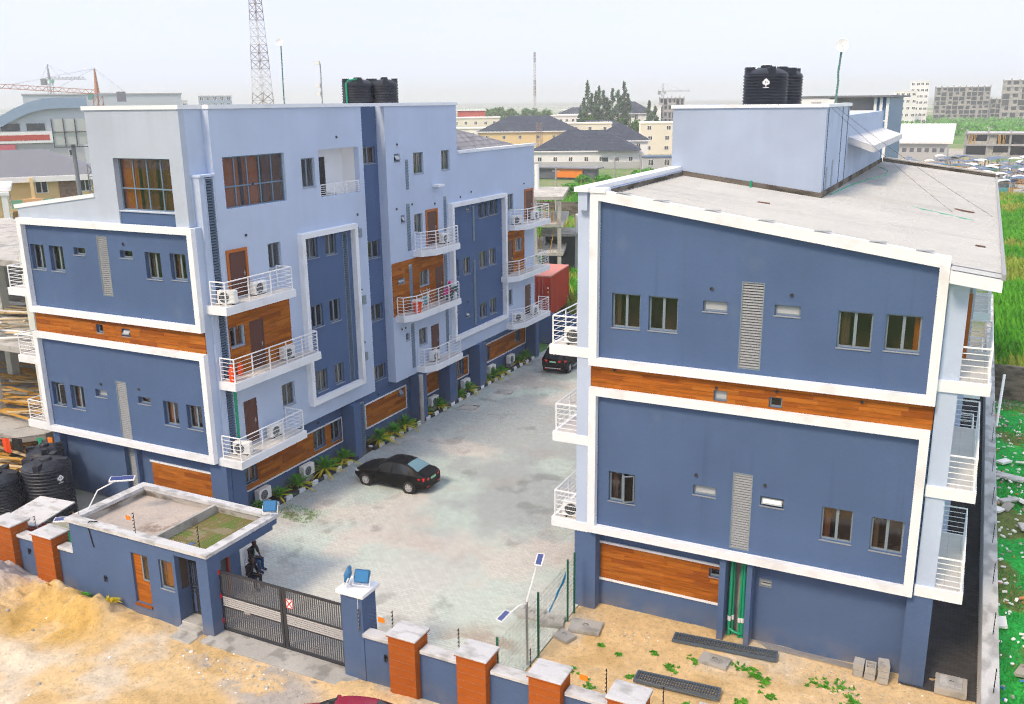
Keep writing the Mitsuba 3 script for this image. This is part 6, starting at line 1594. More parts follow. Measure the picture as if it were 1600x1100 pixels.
mat('m_roof_blue', rooftile((0.050, 0.062, 0.095), (0.030, 0.038, 0.062)), 0.7, 0.25)
mat('m_roof_grey', (0.20, 0.21, 0.24), 0.7, 0.25)
mat('m_roof_red', (0.50, 0.10, 0.08), 0.7, 0.25)
mat('m_far_window', (0.05, 0.06, 0.07), 0.2, 0.5)
mat('m_sheet_white', (0.80, 0.80, 0.80), 0.5, 0.3)
mat('m_sheet_blue', (0.10, 0.15, 0.24), 0.6, 0.3)
mat('m_skeleton', (0.36, 0.36, 0.37), 0.9, 0.1)
mat('m_dark_open', (0.12, 0.135, 0.17), 0.9, 0.1)


def hip_roof(mb, w, d, z0, h, o, A, inset=None):
    i = min(w, d) / 2 if inset is None else inset
    v = np.array([[-o, -o, z0], [w + o, -o, z0], [w + o, d + o, z0], [-o, d + o, z0]] + ([[i, d / 2, z0 + h], [w - i, d / 2, z0 + h]] if w >= d else [[w / 2, i, z0 + h], [w / 2, d - i, z0 + h]]), float)
    f = [[0, 1, 5], [0, 5, 4], [1, 2, 5], [2, 3, 4], [2, 4, 5], [3, 0, 4]] if w >= d else [[0, 1, 4], [1, 2, 5], [1, 5, 4], [2, 3, 5], [3, 0, 4], [3, 4, 5]]
    mb.add(xf(v, A), f)
    mb.add(xf(np.array([[-o, -o, z0 - 0.01], [w + o, -o, z0 - 0.01], [w + o, d + o, z0 - 0.01], [-o, d + o, z0 - 0.01]]), A), [[3, 2, 1, 0]])


def house(name, label, o, rot, w, d, h, roof=None, rh=4.0, wall='m_offwhite', roofm='m_roof_blue', over=0.7, wins=(), floors=1, nwin=5, ww=1.2, wh=1.3, fascia=True, z0=-0.2, group=None, side_win=2, door=False):
    k = thing(name, label, 'house' if 'house' in name else 'building', group)
    A = mtx((*o, 0), rot)
    m = MB(); m.box(0, w, 0, d, z0, h, A); m.put(f'{k}__wall', wall)
    if roof == 'hip':
        m = MB(); hip_roof(m, w, d, h + 0.01, rh, over, A); rk = m.put(f'{k}__roof', roofm)
        if fascia:
            m = MB()
            for a in ((-over, w + over, -over - 0.05, -over), (-over, w + over, d + over, d + over + 0.05)): m.box(*a, h - 0.25, h + 0.12, A)
            for a in ((-over - 0.05, -over, -over - 0.05, d + over + 0.05), (w + over, w + over + 0.05, -over - 0.05, d + over + 0.05)): m.box(*a, h - 0.25, h + 0.12, A)
            m.put(f'{rk}__fascia', 'm_sheet_white')
    elif roof == 'flat':
        m = MB(); m.box(-over, w + over, -over, d + over, h + 0.01, h + 0.45, A); m.put(f'{k}__roof', roofm)
    fh = h / floors
    for fl in range(floors):
        for i in range(nwin):
            x = w * (i + 0.5) / nwin + brnd.uniform(-0.3, 0.3); z = fl * fh + fh * 0.38
            m = MB(); m.box(x - ww / 2, x + ww / 2, -0.07, 0.02, z, z + wh, A); kk = m.put(f'{k}__window', 'm_sheet_white')
            for s in (-1, 1):
                m = MB(); m.box(x + s * ww * 0.23 - ww * 0.19, x + s * ww * 0.23 + ww * 0.19, -0.085, -0.071, z + 0.1, z + wh - 0.1, A); m.put(f'{kk}__pane', 'm_far_window')
        for i in range(side_win):
            y = d * (i + 0.5) / side_win; z = fl * fh + fh * 0.38
            m = MB(); m.box(w - 0.02, w + 0.07, y - ww / 2, y + ww / 2, z, z + wh, A); kk = m.put(f'{k}__window', 'm_sheet_white')
            m = MB(); m.box(w + 0.071, w + 0.085, y - ww * 0.4, y + ww * 0.4, z + 0.1, z + wh - 0.1, A); m.put(f'{kk}__pane', 'm_far_window')
    if door:
        m = MB(); m.box(w * 0.66, w * 0.66 + 1.6, -0.1, 0.02, 0.3, 2.9, A); m.put(f'{k}__door', 'm_far_window')
    return k


c20 = math.radians(20.5)
kA = house('house', 'long white bungalow with a dark blue hipped roof behind the courtyard', (-107.5, 222.8), c20, 31.5, 20, 4.75, 'hip', 5.7, nwin=7, side_win=4, door=True)
A = mtx((-107.5, 222.8, 0), c20)
m = MB(); hip_roof(m, 11, 12, 4.76, 3.6, 0.6, A @ mtx((20, -1.5, 0))); m.put(f'{kA}__roof_wing', 'm_roof_blue')
for x in (4.5, 13.2, 22.2):
    m = MB(); m.box(x, x + 0.9, -0.35, -0.05, 1.0, 1.6, A); m.put(f'{kA}__unit', 'm_grey_wall')
house('house', 'two storey white house with a tall dark blue roof right behind the bungalow', (-99.0, 249.0), c20, 17.5, 17, 6.8, 'hip', 5.3, floors=2, nwin=3, side_win=3, group=None)
house('house', 'wide yellow house under a dark grey blue hipped roof, left of the bungalow', (-153, 273.5), math.radians(25), 37, 22, 8.6, 'hip', 5.4, 'm_yellow_wall', floors=2, nwin=6, side_win=2)
house('apartment_building', 'cream flat roofed apartment block beside the right building, with small square windows', (-101, 302.0), c20, 13, 22, 10.7, 'flat', wall='m_cream', roofm='m_cream', over=0.25, floors=3, nwin=2, ww=1.6, wh=1.5, side_win=3)
house('apartment_building', 'plain cream block behind the dark roofs', (-126, 293), c20, 16, 16, 10.8, 'flat', wall='m_cream', roofm='m_cream', over=0.25, floors=3, nwin=3)
house('house', 'white mansion with arched openings and dark hipped roof below the tall trees', (-141, 372.5), c20, 21, 17, 13.4, 'hip', 5.2, floors=3, nwin=4, side_win=3, ww=1.6, wh=2.2)
house('apartment_building', 'pale block with a red upper storey at the left of the far houses', (-201.5, 343.5), math.radians(30), 13, 14, 11.2, 'flat', wall='m_offwhite', roofm='m_roof_red', over=0.4, floors=3, nwin=4)
m = MB(); A = mtx((-201.5, 343.5, 0), math.radians(30)); m.box(0.3, 12.6, 0.3, 13, 11.66, 15.4, A); 
k = thing('apartment_building', 'red painted top storey block behind the pale flats', 'building'); m.put(f'{k}__wall', 'm_roof_red'); m = MB(); m.box(-0.2, 13.2, -0.2, 13.5, 15.41, 15.8, A); m.put(f'{k}__roof', 'm_sheet_white')
for i, (x, y, r, w, d, h, fl, lab, wl) in enumerate([(-189, 317, 27, 20, 12, 12.6, 3, 'long cream three storey flats at the left of the far houses', 'm_cream'), (-176, 335, 25, 16, 12, 10.5, 3, 'second row of cream flats behind the yellow house', 'm_cream'), (-178, 292, 25, 16, 10, 9.0, 2, 'pale two storey flats with balconies near the parapet', 'm_offwhite'),
                                                    (-168, 372, 24, 14, 10, 12.5, 3, 'small white block far behind the yellow house', 'm_offwhite'), (-150, 365, 24, 12, 10, 13.2, 3, 'white block with a blue grey roof line among the far houses', 'm_grey_wall'), (-205, 470, 24, 22, 12, 14.0, 4, 'low grey block on the skyline left of the trees', 'm_grey_wall'), (-190, 520, 22, 26, 12, 15.5, 4, 'white block on the skyline left of the trees', 'm_offwhite')]):
    house('apartment_building', lab, (x, y), math.radians(r), w, d, h, 'flat', wall=wl, roofm='m_offwhite', over=0.4, floors=fl, nwin=5)
house('house', 'house with a small blue hipped roof left of the tall trees', (-190, 430), c20, 22, 14, 12.6, 'hip', 3.4, 'm_offwhite', floors=2, nwin=4)
house('house', 'house with dark roof between bungalow and tall trees', (-140, 330), c20, 22, 12, 8.8, 'hip', 2.6, 'm_cream', floors=2, nwin=4)
# far skyline right of the trees
for i, (x, y, w, h, lab) in enumerate([(-172, 650, 90, 14.5, 'long pale terrace on the skyline right of the crane'), (-60, 690, 26, 19.5, 'white block on the skyline left of the roof tanks'), (-47, 680, 14, 23.0, 'stepped white block on the skyline beside the roof tanks'), (-40, 720, 12, 30.0, 'tall slim white tower block on the skyline beside the roof tanks')]):
    house('apartment_building', lab, (x, y), 0.12, w, 16, h, 'flat', wall='m_offwhite', roofm='m_offwhite', over=0.2, floors=max(3, int(h / 4)), nwin=max(4, int(w / 5)), ww=2.2, wh=1.8, side_win=0)


def skeleton(label, o, rot, w, d, h, floors, bays, group, infill=0.5, base=0.0):
    k = thing('unfinished_building', label, 'building', group)
    A = mtx((*o, base), rot); fh = h / floors
    for f in range(floors + 1):
        m = MB(); m.box(-0.4, w + 0.4, -0.6, d, f * fh - 0.25, f * fh + 0.25, A); m.put(f'{k}__floor_slab', 'm_skeleton')
    m = MB()
    for i in range(bays + 1):
        for y in (0.2, d * 0.5, d - 0.4):
            m.box(w * i / bays - 0.3, w * i / bays + 0.3, y - 0.3, y + 0.3, 0, h + (1.6 if i % 2 else 0.9), A)
    stuff_part(m.put(f'{k}__columns', 'm_skeleton'))
    m = MB(); b = MB()
    for f in range(floors):
        for i in range(bays):
            if brnd.random() < infill:
                x0, x1 = w * i / bays + 0.3, w * (i + 1) / bays - 0.3
                m.box(x0, x0 + (x1 - x0) * brnd.uniform(0.2, 0.5), 0.5, 0.7, f * fh + 0.25, (f + 1) * fh - 0.25, A)
                if brnd.random() < 0.6: m.box(x0, x1, -0.5, -0.3, f * fh + 0.25, f * fh + fh * 0.35, A)
        b.box(0, w, d * 0.55, d * 0.6, f * fh + 0.25, (f + 1) * fh - 0.25, A)
    stuff_part(m.put(f'{k}__infill_walls', 'm_concrete')); b.put(f'{k}__inner_walls', 'm_dark_open')
    return k


GS = 'unfinished concrete frame buildings'
skeleton('seven storey unfinished concrete frame on the horizon at the right', (-28.5, 819), 0.02, 40, 18, 24.5, 7, 9, GS, base=2)
skeleton('taller unfinished concrete frame cut by the right edge of the photo', (20.0, 819), 0.0, 34, 18, 29, 6, 6, GS, base=2)
skeleton('lower unfinished frame between the two big ones at right', (8.5, 830), 0.0, 12, 14, 15, 4, 3, GS, base=2)
skeleton('pale unfinished frame with crane behind the white mansion', (-171, 542), 0.3, 15, 12, 20.2, 5, 6, GS, 0.8)
skeleton('low reddish frame in the far distance left of the seven storey one', (-80, 800), 0.05, 40, 14, 11, 3, 10, GS, 0.3)
skeleton('small two storey shell in the far right distance', (-78, 640), 0.05, 22, 12, 12, 2, 4, GS, 0.9)
house('apartment_building', 'grey shell building far right behind the green strip', (-100, 700), 0.05, 16, 12, 13, None, wall='m_grey_wall', floors=3, nwin=3, ww=3, wh=2)
# big white block behind the right building's tower
k = thing('apartment_building', 'white block with blue glass strips right behind the stair tower', 'building')
m = MB(); m.box(-9, 2.2, 64, 84, 0, 17.6); m.box(-9, -1.0, 63.2, 64, 17.0, 18.6); m.put(f'{k}__wall', 'm_offwhite')
m = MB(); m.box(-9.3, 3.9, 63.15, 84, 18.75, 18.92); m.put(f'{k}__roof', 'm_roof_grey')
m = MB(); m.box(-9, -1.6, 63.3, 83, 17.61, 18.74); m.box(-1.6, 2.4, 66, 83, 17.61, 18.74); m.put(f'{k}__upper_wall', 'm_sheet_white')
for x in (2.25, 2.75, 3.3):
    m = MB(); m.box(x, x + 0.24, 63.75, 63.99, 0, 18.74); m.put(f'{k}__mullion', 'm_sheet_white')
m = MB(); m.box(2.2, 3.5, 64.0, 80, 0, 18.74); m.put(f'{k}__glass_strip', 'm_glass_blue')
for z in (12.2, 14.4, 16.6):
    m = MB(); m.box(2.41, 3.3, 63.95, 63.999, z, z + 0.12); m.put(f'{k}__transom', 'm_sheet_white')
mat('m_glass_blue', (0.10, 0.20, 0.36), 0.4, 0.3)
for x in (-7.3, -3.2):
    m = MB(); m.box(x, x + 0.9, 63.15, 63.199, 17.7, 18.4); m.put(f'{k}__window', 'm_grey_wall')
# sheds and slabs at the right
k = thing('shed', 'long shed with white sheet roof and grey wall with small openings', 'shed')
m = MB(); m.box(-22, 1.6, 290, 306, -0.2, 5.4); m.put(f'{k}__wall', 'm_grey_wall')
m = MB(); m.add(np.array([[-23, 288.8, 5.55], [3.0, 288.8, 5.55], [3.0, 306, 10.6], [-23, 306, 10.6]]), [[0, 1, 2, 3]]); m.add(np.array([[-23, 288.8, 5.0], [3, 288.8, 5.0], [3, 288.8, 5.54], [-23, 288.8, 5.54]]), [[0, 1, 2, 3]]); m.put(f'{k}__roof', 'm_sheet_white')
for i in range(8):
    x = -15.5 + i * 2.15
    m = MB(); m.box(x, x + 1.25, 289.9, 289.99, 2.4, 3.6); m.put(f'{k}__window', 'm_dark_open')
skeleton('low concrete slab building with timber props at the right edge', (6.0, 315), 0.0, 26, 16, 7.2, 2, 4, GS, 0.7)
m = MB()
for i in range(26):
    x = 6.8 + brnd.choice((0, 8.5, 16)) + brnd.random() * 2.6; m.tube([(x, 314.5, 3.6), (x + brnd.uniform(-0.5, 0.5), 314.5, 7.0)], 0.09, 4)
k = thing('timber_props', 'row of brown timber props under the low concrete slab at right', 'props'); stuff_part(m.put(f'{k}__props', 'm_timber'))
for i in range(120):
    x, y = brnd.uniform(-8, 24), brnd.uniform(176, 262)
    w, d, h = brnd.uniform(1.8, 4.2), brnd.uniform(2.5, 5), brnd.uniform(1.8, 3.0)
    white = brnd.random() < 0.3
    k = thing('market_stall', f"{'white' if white else 'dark blue'} roofed stall in the crowded yard beyond the right roof edge", 'stall', f"{'white' if white else 'blue'} roofed stalls beyond the right roof")
    A = mtx((x, y, 0), brnd.uniform(-0.3, 0.3))
    m = MB(); n = 5; t = np.linspace(-w / 2, w / 2, n)
    v = np.vstack([np.stack([t, np.full(n, -d / 2), h + 0.35 - 1.4 * (t / w) ** 2], 1), np.stack([t, np.full(n, d / 2), h + 0.45 - 1.4 * (t / w) ** 2], 1)])
    m.add(xf(v, A), [[q, q + 1, n + q + 1, n + q] for q in range(n - 1)]); m.put(f'{k}__roof', 'm_sheet_white' if white else 'm_sheet_blue')
    m = MB()
    for sx in (-1, 1):
        for sy in (-1, 1): m.box(sx * w * 0.45 - 0.05, sx * w * 0.45 + 0.05, sy * d * 0.45 - 0.05, sy * d * 0.45 + 0.05, 0, h + 0.05, A)
    stuff_part(m.put(f'{k}__posts', 'm_skeleton'))
    m = MB(); m.bevel(-w * 0.35, w * 0.3, -d * 0.3, d * 0.2, 0, brnd.uniform(0.6, 1.2), 0.1, A); m.put(f'{k}__goods', brnd.choice(['m_timber', 'm_dark_open', 'm_grey_wall', 'm_teal']))
structure('sand_lot', (np.array([[-14, 170, -0.12], [40, 170, -0.12], [40, 286, -0.12], [-14, 286, -0.12]]), np.array([[0, 1, 2, 3]])), 'm_lot')
mat('m_lot', lambda p, n, uv: mix(mix((0.36, 0.27, 0.15), (0.26, 0.25, 0.24), fbm(p.x * 0.12, p.y * 0.05, 0.0, 4)), (0.10, 0.22, 0.06), smoothstep(0.56, 0.66, fbm(p.x * 0.1 + 7, p.y * 0.04, 3.0, 4))), 0.95, 0.1)

# ---------------------------------------------------------------- left distance
k = thing('hall', 'large hall with blue arched roof and pale grey gable at the far left', 'building')
A = mtx((-214, 103, 0), math.radians(52)); n = 14
t = np.linspace(0, 42, n); zz = 20.7 - (np.clip(35 - t, 0, 99) / 12) ** 2 * 4.2 * np.where(t < 23, 0, 1) - np.where(t < 23, 4.2, 0)
prof = Polygon([(0, 0)] + [(a, b) for a, b in zip(t, zz)] + [(42, 0)])
v = lambda q: xf(np.stack([q[:, 0], q[:, 2], q[:, 1]], 1), A)
m = MB(); m.poly(prof, 0, 30, v); m.put(f'{k}__gable_wall', 'm_hall')
m = MB(); m.add(xf(np.vstack([np.stack([t, np.full(n, -1.5), zz + 0.5], 1), np.stack([t, np.full(n, 30), zz + 0.5], 1)]), A), [[i, i + 1, n + i + 1, n + i] for i in range(n - 1)]); m.add(xf(np.vstack([np.stack([t, np.full(n, -1.5), zz + 0.5], 1), np.stack([t, np.full(n, -1.5), zz - 2.0], 1)]), A), [[i, i + 1, n + i + 1, n + i] for i in range(n - 1)]); m.put(f'{k}__roof', 'm_hall_roof')
mat('m_hall', (0.52, 0.57, 0.62), 0.8, 0.2)
mat('m_hall_roof', (0.26, 0.36, 0.48), 0.6, 0.3)
for x in (22.5, 28.0, 33.5):
    m = MB(); m.box(x, x + 4.0, -0.2, 0.05, 13.5, 15.2, A); m.put(f'{k}__window', 'm_far_window')
m = MB(); m.box(36, 46, 1, 20, 0, 19.2, A); m.put(f'{k}__annex', 'm_hall')
house('apartment_building', 'plain grey concrete block behind the arched hall', (-252, 166), math.radians(52), 46, 24, 22.6, 'flat', wall='m_hall', roofm='m_grey_wall', over=0.3, floors=4, nwin=0, side_win=0)
k = thing('banner', 'long red and white banner along the roof edge below the arched hall', 'banner')
A = mtx((-160, 75, 0), math.radians(53))
m = MB(); m.box(0, 26, -0.2, 0, 12.4, 14.5, A); m.put(f'{k}__white_band', 'm_sheet_white')
m = MB(); m.box(0, 11, -0.25, -0.201, 12.9, 13.9, A); m.box(12.6, 22, -0.25, -0.201, 12.9, 13.9, A); m.put(f'{k}__red_band', 'm_roof_red')
m = MB(); m.box(0, 16, -0.2, 8, 10.4, 12.2, A); m.put(f'{k}__pink_roof', 'm_pinkish')
mat('m_pinkish', (0.60, 0.16, 0.20), 0.7, 0.2)
house('apartment_building', 'grey building carrying the red and white banner', (-160, 76), math.radians(53), 27, 16, 12.3, 'flat', wall='m_grey_wall', roofm='m_roof_grey', over=0.1, floors=3, nwin=6)
kY = house('house', 'yellow house with grey hipped roof, white eaves and green glass balconies at left', (-106.5, 38.5), math.radians(53), 24, 13, 10.2, 'hip', 3.2, 'm_yellow_wall', 'm_roof_grey', 0.9, floors=3, nwin=5, ww=1.5, wh=1.7)
A = mtx((-106.5, 38.5, 0), math.radians(53))
m = MB(); m.box(-1.0, 25, -1.0, -0.95, 9.6, 10.25, A); m.put(f'{kY}__eaves', 'm_sheet_white')
m = MB(); m.box(9.5, 24, -1.5, -1.42, 6.4, 7.5, A); m.put(f'{kY}__glass_rail', 'm_green_glass')
m = MB(); m.box(9.5, 24, -1.5, -0.01, 6.1, 6.38, A); m.put(f'{kY}__terrace', 'm_yellow_wall')
m = MB(); m.box(14.2, 16.6, -1.9, -1.51, 4.9, 7.6, A); m.put(f'{kY}__pier', 'm_peach'); m = MB(); m.box(15.3, 15.7, -1.5, -1.1, 6.5, 10.2, A); m.put(f'{kY}__column', 'm_yellow_wall')
m = MB(); m.box(18.6, 21.2, -0.09, -0.02, 6.5, 9.5, A); m.put(f'{kY}__brick_panel', 'm_brickish')
mat('m_green_glass', (0.20, 0.50, 0.36), 0.15, 0.6)
mat('m_peach', (0.75, 0.47, 0.25), 0.8, 0.2)
mat('m_brickish', lambda p, n, uv: mix((0.32, 0.22, 0.17), (0.20, 0.15, 0.13), cell_rand(dr.floor(p.z * 4), dr.floor((p.x + p.y) * 2))), 0.9, 0.1)
kF = house('apartment_building', 'white three storey house front with open columns at the left edge', (-95.2, 28.8), math.radians(53), 14, 9, 9.7, 'flat', wall='m_yellow_wall', roofm='m_sheet_white', over=0.4, floors=3, nwin=3, ww=1.8, wh=2.2)
A = mtx((-95.2, 28.8, 0), math.radians(53))
for x in (0, 4.5, 9, 13.4):
    m = MB(); m.box(x, x + 0.6, -1.6, -1.0, 0, 9.7, A); m.put(f'{kF}__column', 'm_sheet_white')
for z in (3.2, 6.4, 9.3):
    m = MB(); m.box(-0.2, 14.2, -1.7, -0.41, z, z + 0.35, A); m.put(f'{kF}__balcony_slab', 'm_sheet_white')
k = thing('billboard', 'grey backed billboard on a steel post beside a lattice tower at left', 'billboard')
A = mtx((-79.2, 41.0, 0), math.radians(52))
m = MB(); m.box(0, 3.6, -0.1, 0.1, 14.8, 17.5, A); m.put(f'{k}__panel', 'm_grey_panel')
mat('m_grey_panel', (0.50, 0.53, 0.52), 0.7, 0.2)
for x in (0.0, 1.15, 2.3, 3.5):
    m = MB(); m.box(x, x + 0.08, -0.2, -0.101, 14.5, 17.6, A); m.put(f'{k}__rib', 'm_darkgrey')
for z in (14.5, 16.1):
    m = MB(); m.box(0, 3.8, -0.28, -0.201, z, z + 0.09, A); m.put(f'{k}__rail', 'm_darkgrey')
m = MB(); m.tube(xf(np.array([[2.0, 0.3, 0], [1.9, 0.3, 14.9]]), A), 0.22, 10); m.put(f'{k}__post', 'm_roof_grey')


def lattice(label, o, base, w0, w1, z0, z1, n, m1, m2=None, name='lattice_mast', r=0.10, cat='mast'):
    k = thing(name, label, cat)
    f = lambda t: w0 + (w1 - w0) * t
    legs, br = MB(), MB()
    for i in range(n):
        t0, t1 = i / n, (i + 1) / n; a, b = f(t0) / 2, f(t1) / 2; za, zb_ = z0 + (z1 - z0) * t0, z0 + (z1 - z0) * t1
        mb = legs if (m2 is None or (i // 3) % 2 == 0) else br
        C0 = [(-a, -a), (a, -a), (a, a), (-a, a)]; C1 = [(-b, -b), (b, -b), (b, b), (-b, b)]
        for q in range(4):
            p = lambda c, z: (o[0] + c[0], o[1] + c[1], z)
            mb.tube([p(C0[q], za), p(C1[q], zb_)], r, 4, False); mb.tube([p(C0[q], za), p(C1[(q + 1) % 4], zb_)], r * 0.6, 4, False); mb.tube([p(C0[(q + 1) % 4], za), p(C1[q], zb_)], r * 0.6, 4, False); mb.tube([p(C0[q], za), p(C0[(q + 1) % 4], za)], r * 0.7, 4, False)
    stuff_part(legs.put(f'{k}__red_sections' if m2 else f'{k}__frame', m1))
    if m2: stuff_part(br.put(f'{k}__white_sections', m2))
    return k


mat('m_mast_red', (0.26, 0.20, 0.19), 0.6, 0.3)
mat('m_mast_white', (0.62, 0.60, 0.60), 0.6, 0.3)
kT = lattice('tall red and white lattice mast above the left roof', (-204.8, 219.6), 0, 6.0, 1.9, 0, 66, 26, 'm_mast_red', 'm_mast_white', r=0.11)
lattice('short lattice tower beside the billboard at left', (-78.6, 45.5), 0, 1.4, 1.2, 0, 12.5, 9, 'm_roof_grey', None, 'lattice_tower', 0.05, 'tower')
k = lattice('very thin red and white mast on the far skyline', (-285.3, 604.6), 0, 1.4, 1.0, 0, 54, 14, 'm_mast_red', 'm_mast_white', r=0.11)
lattice('dark lattice mast standing behind the bungalow', (-126, 268), 0, 1.8, 1.4, 0, 12, 8, 'm_mast_red', None, r=0.06)
dish_mast(-33.2, 24.5, 15.0, 7.8, 0.28, 'white dish antenna on a tall thin mast behind the left roof')
k = thing('antenna_pole', 'thin pole with small panel antennas behind the left roof', 'antenna')
MB().tube([(-43.4, 42.0, 8), (-43.3, 42.0, 22.3)], 0.06, 6).put(f'{k}__pole', 'm_steel')
for z, q in ((22.2, 0.5), (20.2, 0.25), (19.5, 0.25)):
    MB().box(-43.6 - q * 0.5, -43.45 + q * 0.3, 41.8, 42.0, z, z + 0.35).put(f'{k}__panel', 'm_ac')


def crane(label, o, h, rot, jib, cj, col, r=0.12, tilt=0.0, name='tower_crane'):
    k = thing(name, label, 'crane', 'tower cranes on the skyline')
    m = MB(); b = 0.9
    for i in range(int(h / 2)):
        z = 2 * i
        for sx, sy in ((-b, -b), (b, -b), (b, b), (-b, b)): m.tube([(o[0] + sx, o[1] + sy, z), (o[0] + sx, o[1] + sy, z + 2)], r, 4, False)
        m.tube([(o[0] - b, o[1] - b, z), (o[0] + b, o[1] - b, z + 2)], r * 0.7, 4, False); m.tube([(o[0] + b, o[1] - b, z), (o[0] + b, o[1] + b, z + 2)], r * 0.7, 4, False)
    stuff_part(m.put(f'{k}__tower', col))
    A = mtx((o[0], o[1], h), rot)
    m = MB(); n = int(jib / 2)
    pt = lambda x, y, z: np.array([x, y, z + tilt * x])
    for i in range(n):
        x = 2 * i
        for y in (-0.6, 0.6): m.tube(xf(np.array([pt(x, y, 0), pt(x + 2, y, 0)]), A), r, 4, False); m.tube(xf(np.array([pt(x, y, 0), pt(x + 1, 0, 1.1)]), A), r * 0.6, 4, False); m.tube(xf(np.array([pt(x + 1, 0, 1.1), pt(x + 2, y, 0)]), A), r * 0.6, 4, False)
        m.tube(xf(np.array([pt(x - 1 if i else 0, 0, 1.1), pt(x + 1, 0, 1.1)]), A), r, 4, False)
    stuff_part(m.put(f'{k}__jib', col))
    m = MB(); m.box(-cj, 0, -0.5, 0.5, -0.2, 0.3, A); m.put(f'{k}__counter_jib', 'm_grey_wall')
    m = MB(); m.box(-cj, -cj + 2.4, -0.8, 0.8, -2.2, 0.6, A); m.put(f'{k}__counterweight', 'm_roof_grey')
    m = MB(); m.tube(xf(np.array([[0, 0, 0], [0, 0, 7.0]]), A), [0.7, 0.2], 4); m.put(f'{k}__mast_head', col)
    m = MB(); m.tube(xf(np.array([[0, 0, 7.0], pt(jib * 0.72, 0, 1.1)]), A), 0.05, 4); m.tube(xf(np.array([[0, 0, 7.0], pt(jib * 0.33, 0, 1.1)]), A), 0.05, 4); m.tube(xf(np.array([[0, 0, 7.0], [-cj, 0, 0.3]]), A), 0.05, 4); stuff_part(m.put(f'{k}__stays', 'm_roof_grey'))
    m = MB(); m.bevel(0.9, 2.6, -1.6, -0.4, -1.5, 0.3, 0.1, A); m.put(f'{k}__cab', 'm_teal_pale')


mat('m_crane', (0.45, 0.22, 0.14), 0.6, 0.3)
mat('m_crane_far', (0.30, 0.30, 0.34), 0.7, 0.3)
mat('m_teal_pale', (0.20, 0.42, 0.36), 0.6, 0.3)
crane('orange brown tower crane with long jib at the far left', (-217.5, 164.4), 22.5, math.radians(231), 30, 7.5, 'm_crane', tilt=0.07)
crane('thin distant tower crane at the upper left', (-382.7, 278), 31.5, math.radians(20), 18, 4, 'm_crane_far', 0.12)
crane('pale distant tower crane right of the trees', (-229.5, 733.5), 26.0, math.radians(18), 22, 4, 'm_crane_far', 0.14)
house('apartment_building', 'blue glassed block on the far skyline above the left roof', (-478, 468), math.radians(44), 22, 14, 25.5, 'flat', wall='m_hall_roof', roofm='m_grey_wall', over=0.2, floors=6, nwin=5, ww=2.6, wh=2.4)
house('apartment_building', 'pale block left of the blue glassed block on the skyline', (-500, 448), math.radians(44), 22, 14, 22.5, 'flat', wall='m_hall', roofm='m_grey_wall', over=0.2, floors=4, nwin=6, ww=2.6, wh=2.0)

# ---------------------------------------------------------------- behind the courtyard
k = thing('container', 'rust red shipping container behind the far end of the left building', 'container')
A = mtx((-22.6, 41.4, 0.9), math.radians(8))
prof = []
for i in range(16):
    x = i * 0.15; prof += [(x, 0.0), (x + 0.05, 0.04), (x + 0.10, 0.04), (x + 0.14, 0.0)]
ln = LineString(prof)
m = MB()
def corr(mb, L, tr):
    xs_ = []
    n_ = int(L / 0.28)
    for i in range(n_): xs_ += [(i * L / n_, 0.0), (i * L / n_ + 0.07, 0.045), (i * L / n_ + 0.14, 0.045), (i * L / n_ + 0.21, 0.0)]
    xs_.append((L, 0))
    v = []
    for a, b in xs_: v += [tr(a, b, 0.12), tr(a, b, 3.35)]
    mb.add(xf(np.array(v), A), [[2 * i, 2 * i + 2, 2 * i + 3, 2 * i + 1] for i in range(len(xs_) - 1)])


corr(m, 2.44, lambda a, b, z: (a, b, z)); corr(m, 6.0, lambda a, b, z: (2.44 - b, a, z)); corr(m, 6.0, lambda a, b, z: (b, a, z))
m.put(f'{k}__walls', 'm_container')
mat('m_container', lambda p, n, uv: mix((0.50, 0.040, 0.018), (0.36, 0.032, 0.016), fbm(p.x * 2, p.y * 2, p.z * 0.7, 3)), 0.6, 0.3)
m = MB(); m.box(0, 2.44, 0, 6.0, 3.36, 3.46, A); m.put(f'{k}__roof', 'm_container_top')
mat('m_container_top', (0.50, 0.20, 0.17), 0.7, 0.3)
for a in ((0, 0.1, -0.03, 0.08), (2.36, 2.47, -0.03, 0.08)):
    m = MB(); m.box(*a, 0, 3.36, A); m.put(f'{k}__corner_post', 'm_container')
m = MB(); m.box(0, 2.44, 0, 6, 0, 0.11, A); m.put(f'{k}__floor', 'm_container')
for x in (0.75, 1.05, 1.4, 1.7):
    m = MB(); m.tube(xf(np.array([[x, -0.05, 0.15], [x, -0.05, 3.3]]), A), 0.022, 6); m.put(f'{k}__lock_rod', 'm_container_top')
for z in (1.2, 1.6, 2.0, 2.35):
    m = MB(); m.box(2.15, 2.28, -0.045, -0.035, z, z + 0.14, A); m.put(f'{k}__label', 'm_kerb_white' if z == 2.35 else 'm_yellow_label')
mat('m_yellow_label', (0.75, 0.45, 0.02), 0.6, 0.3)
k = thing('unfinished_building', 'grey concrete frame with timber props behind the far end of the left building', 'building', GS)
A = mtx((-33.5, 60.0, 0), math.radians(20))
for z in (2.6, 5.7, 8.6):
    m = MB(); m.box(0, 6.0, 0, 12, z, z + 0.35, A); m.put(f'{k}__floor_slab', 'm_concrete')
for x in (0.2, 3.0, 5.6):
    for z0, z1 in ((0, 2.6), (2.95, 5.7), (6.05, 8.6)):
        m = MB(); m.box(x - 0.2, x + 0.2, 0.1, 0.5, z0, z1, A); m.put(f'{k}__column', 'm_concrete')
for x, y in ((1.0, 9.0), (2.4, 9.3)):
    m = MB(); m.tube(xf(np.array([[x, y, 8.95], [x, y, 11.7]]), A), 0.28, 12); m.put(f'{k}__round_column', 'm_sheet_white')
m = MB()
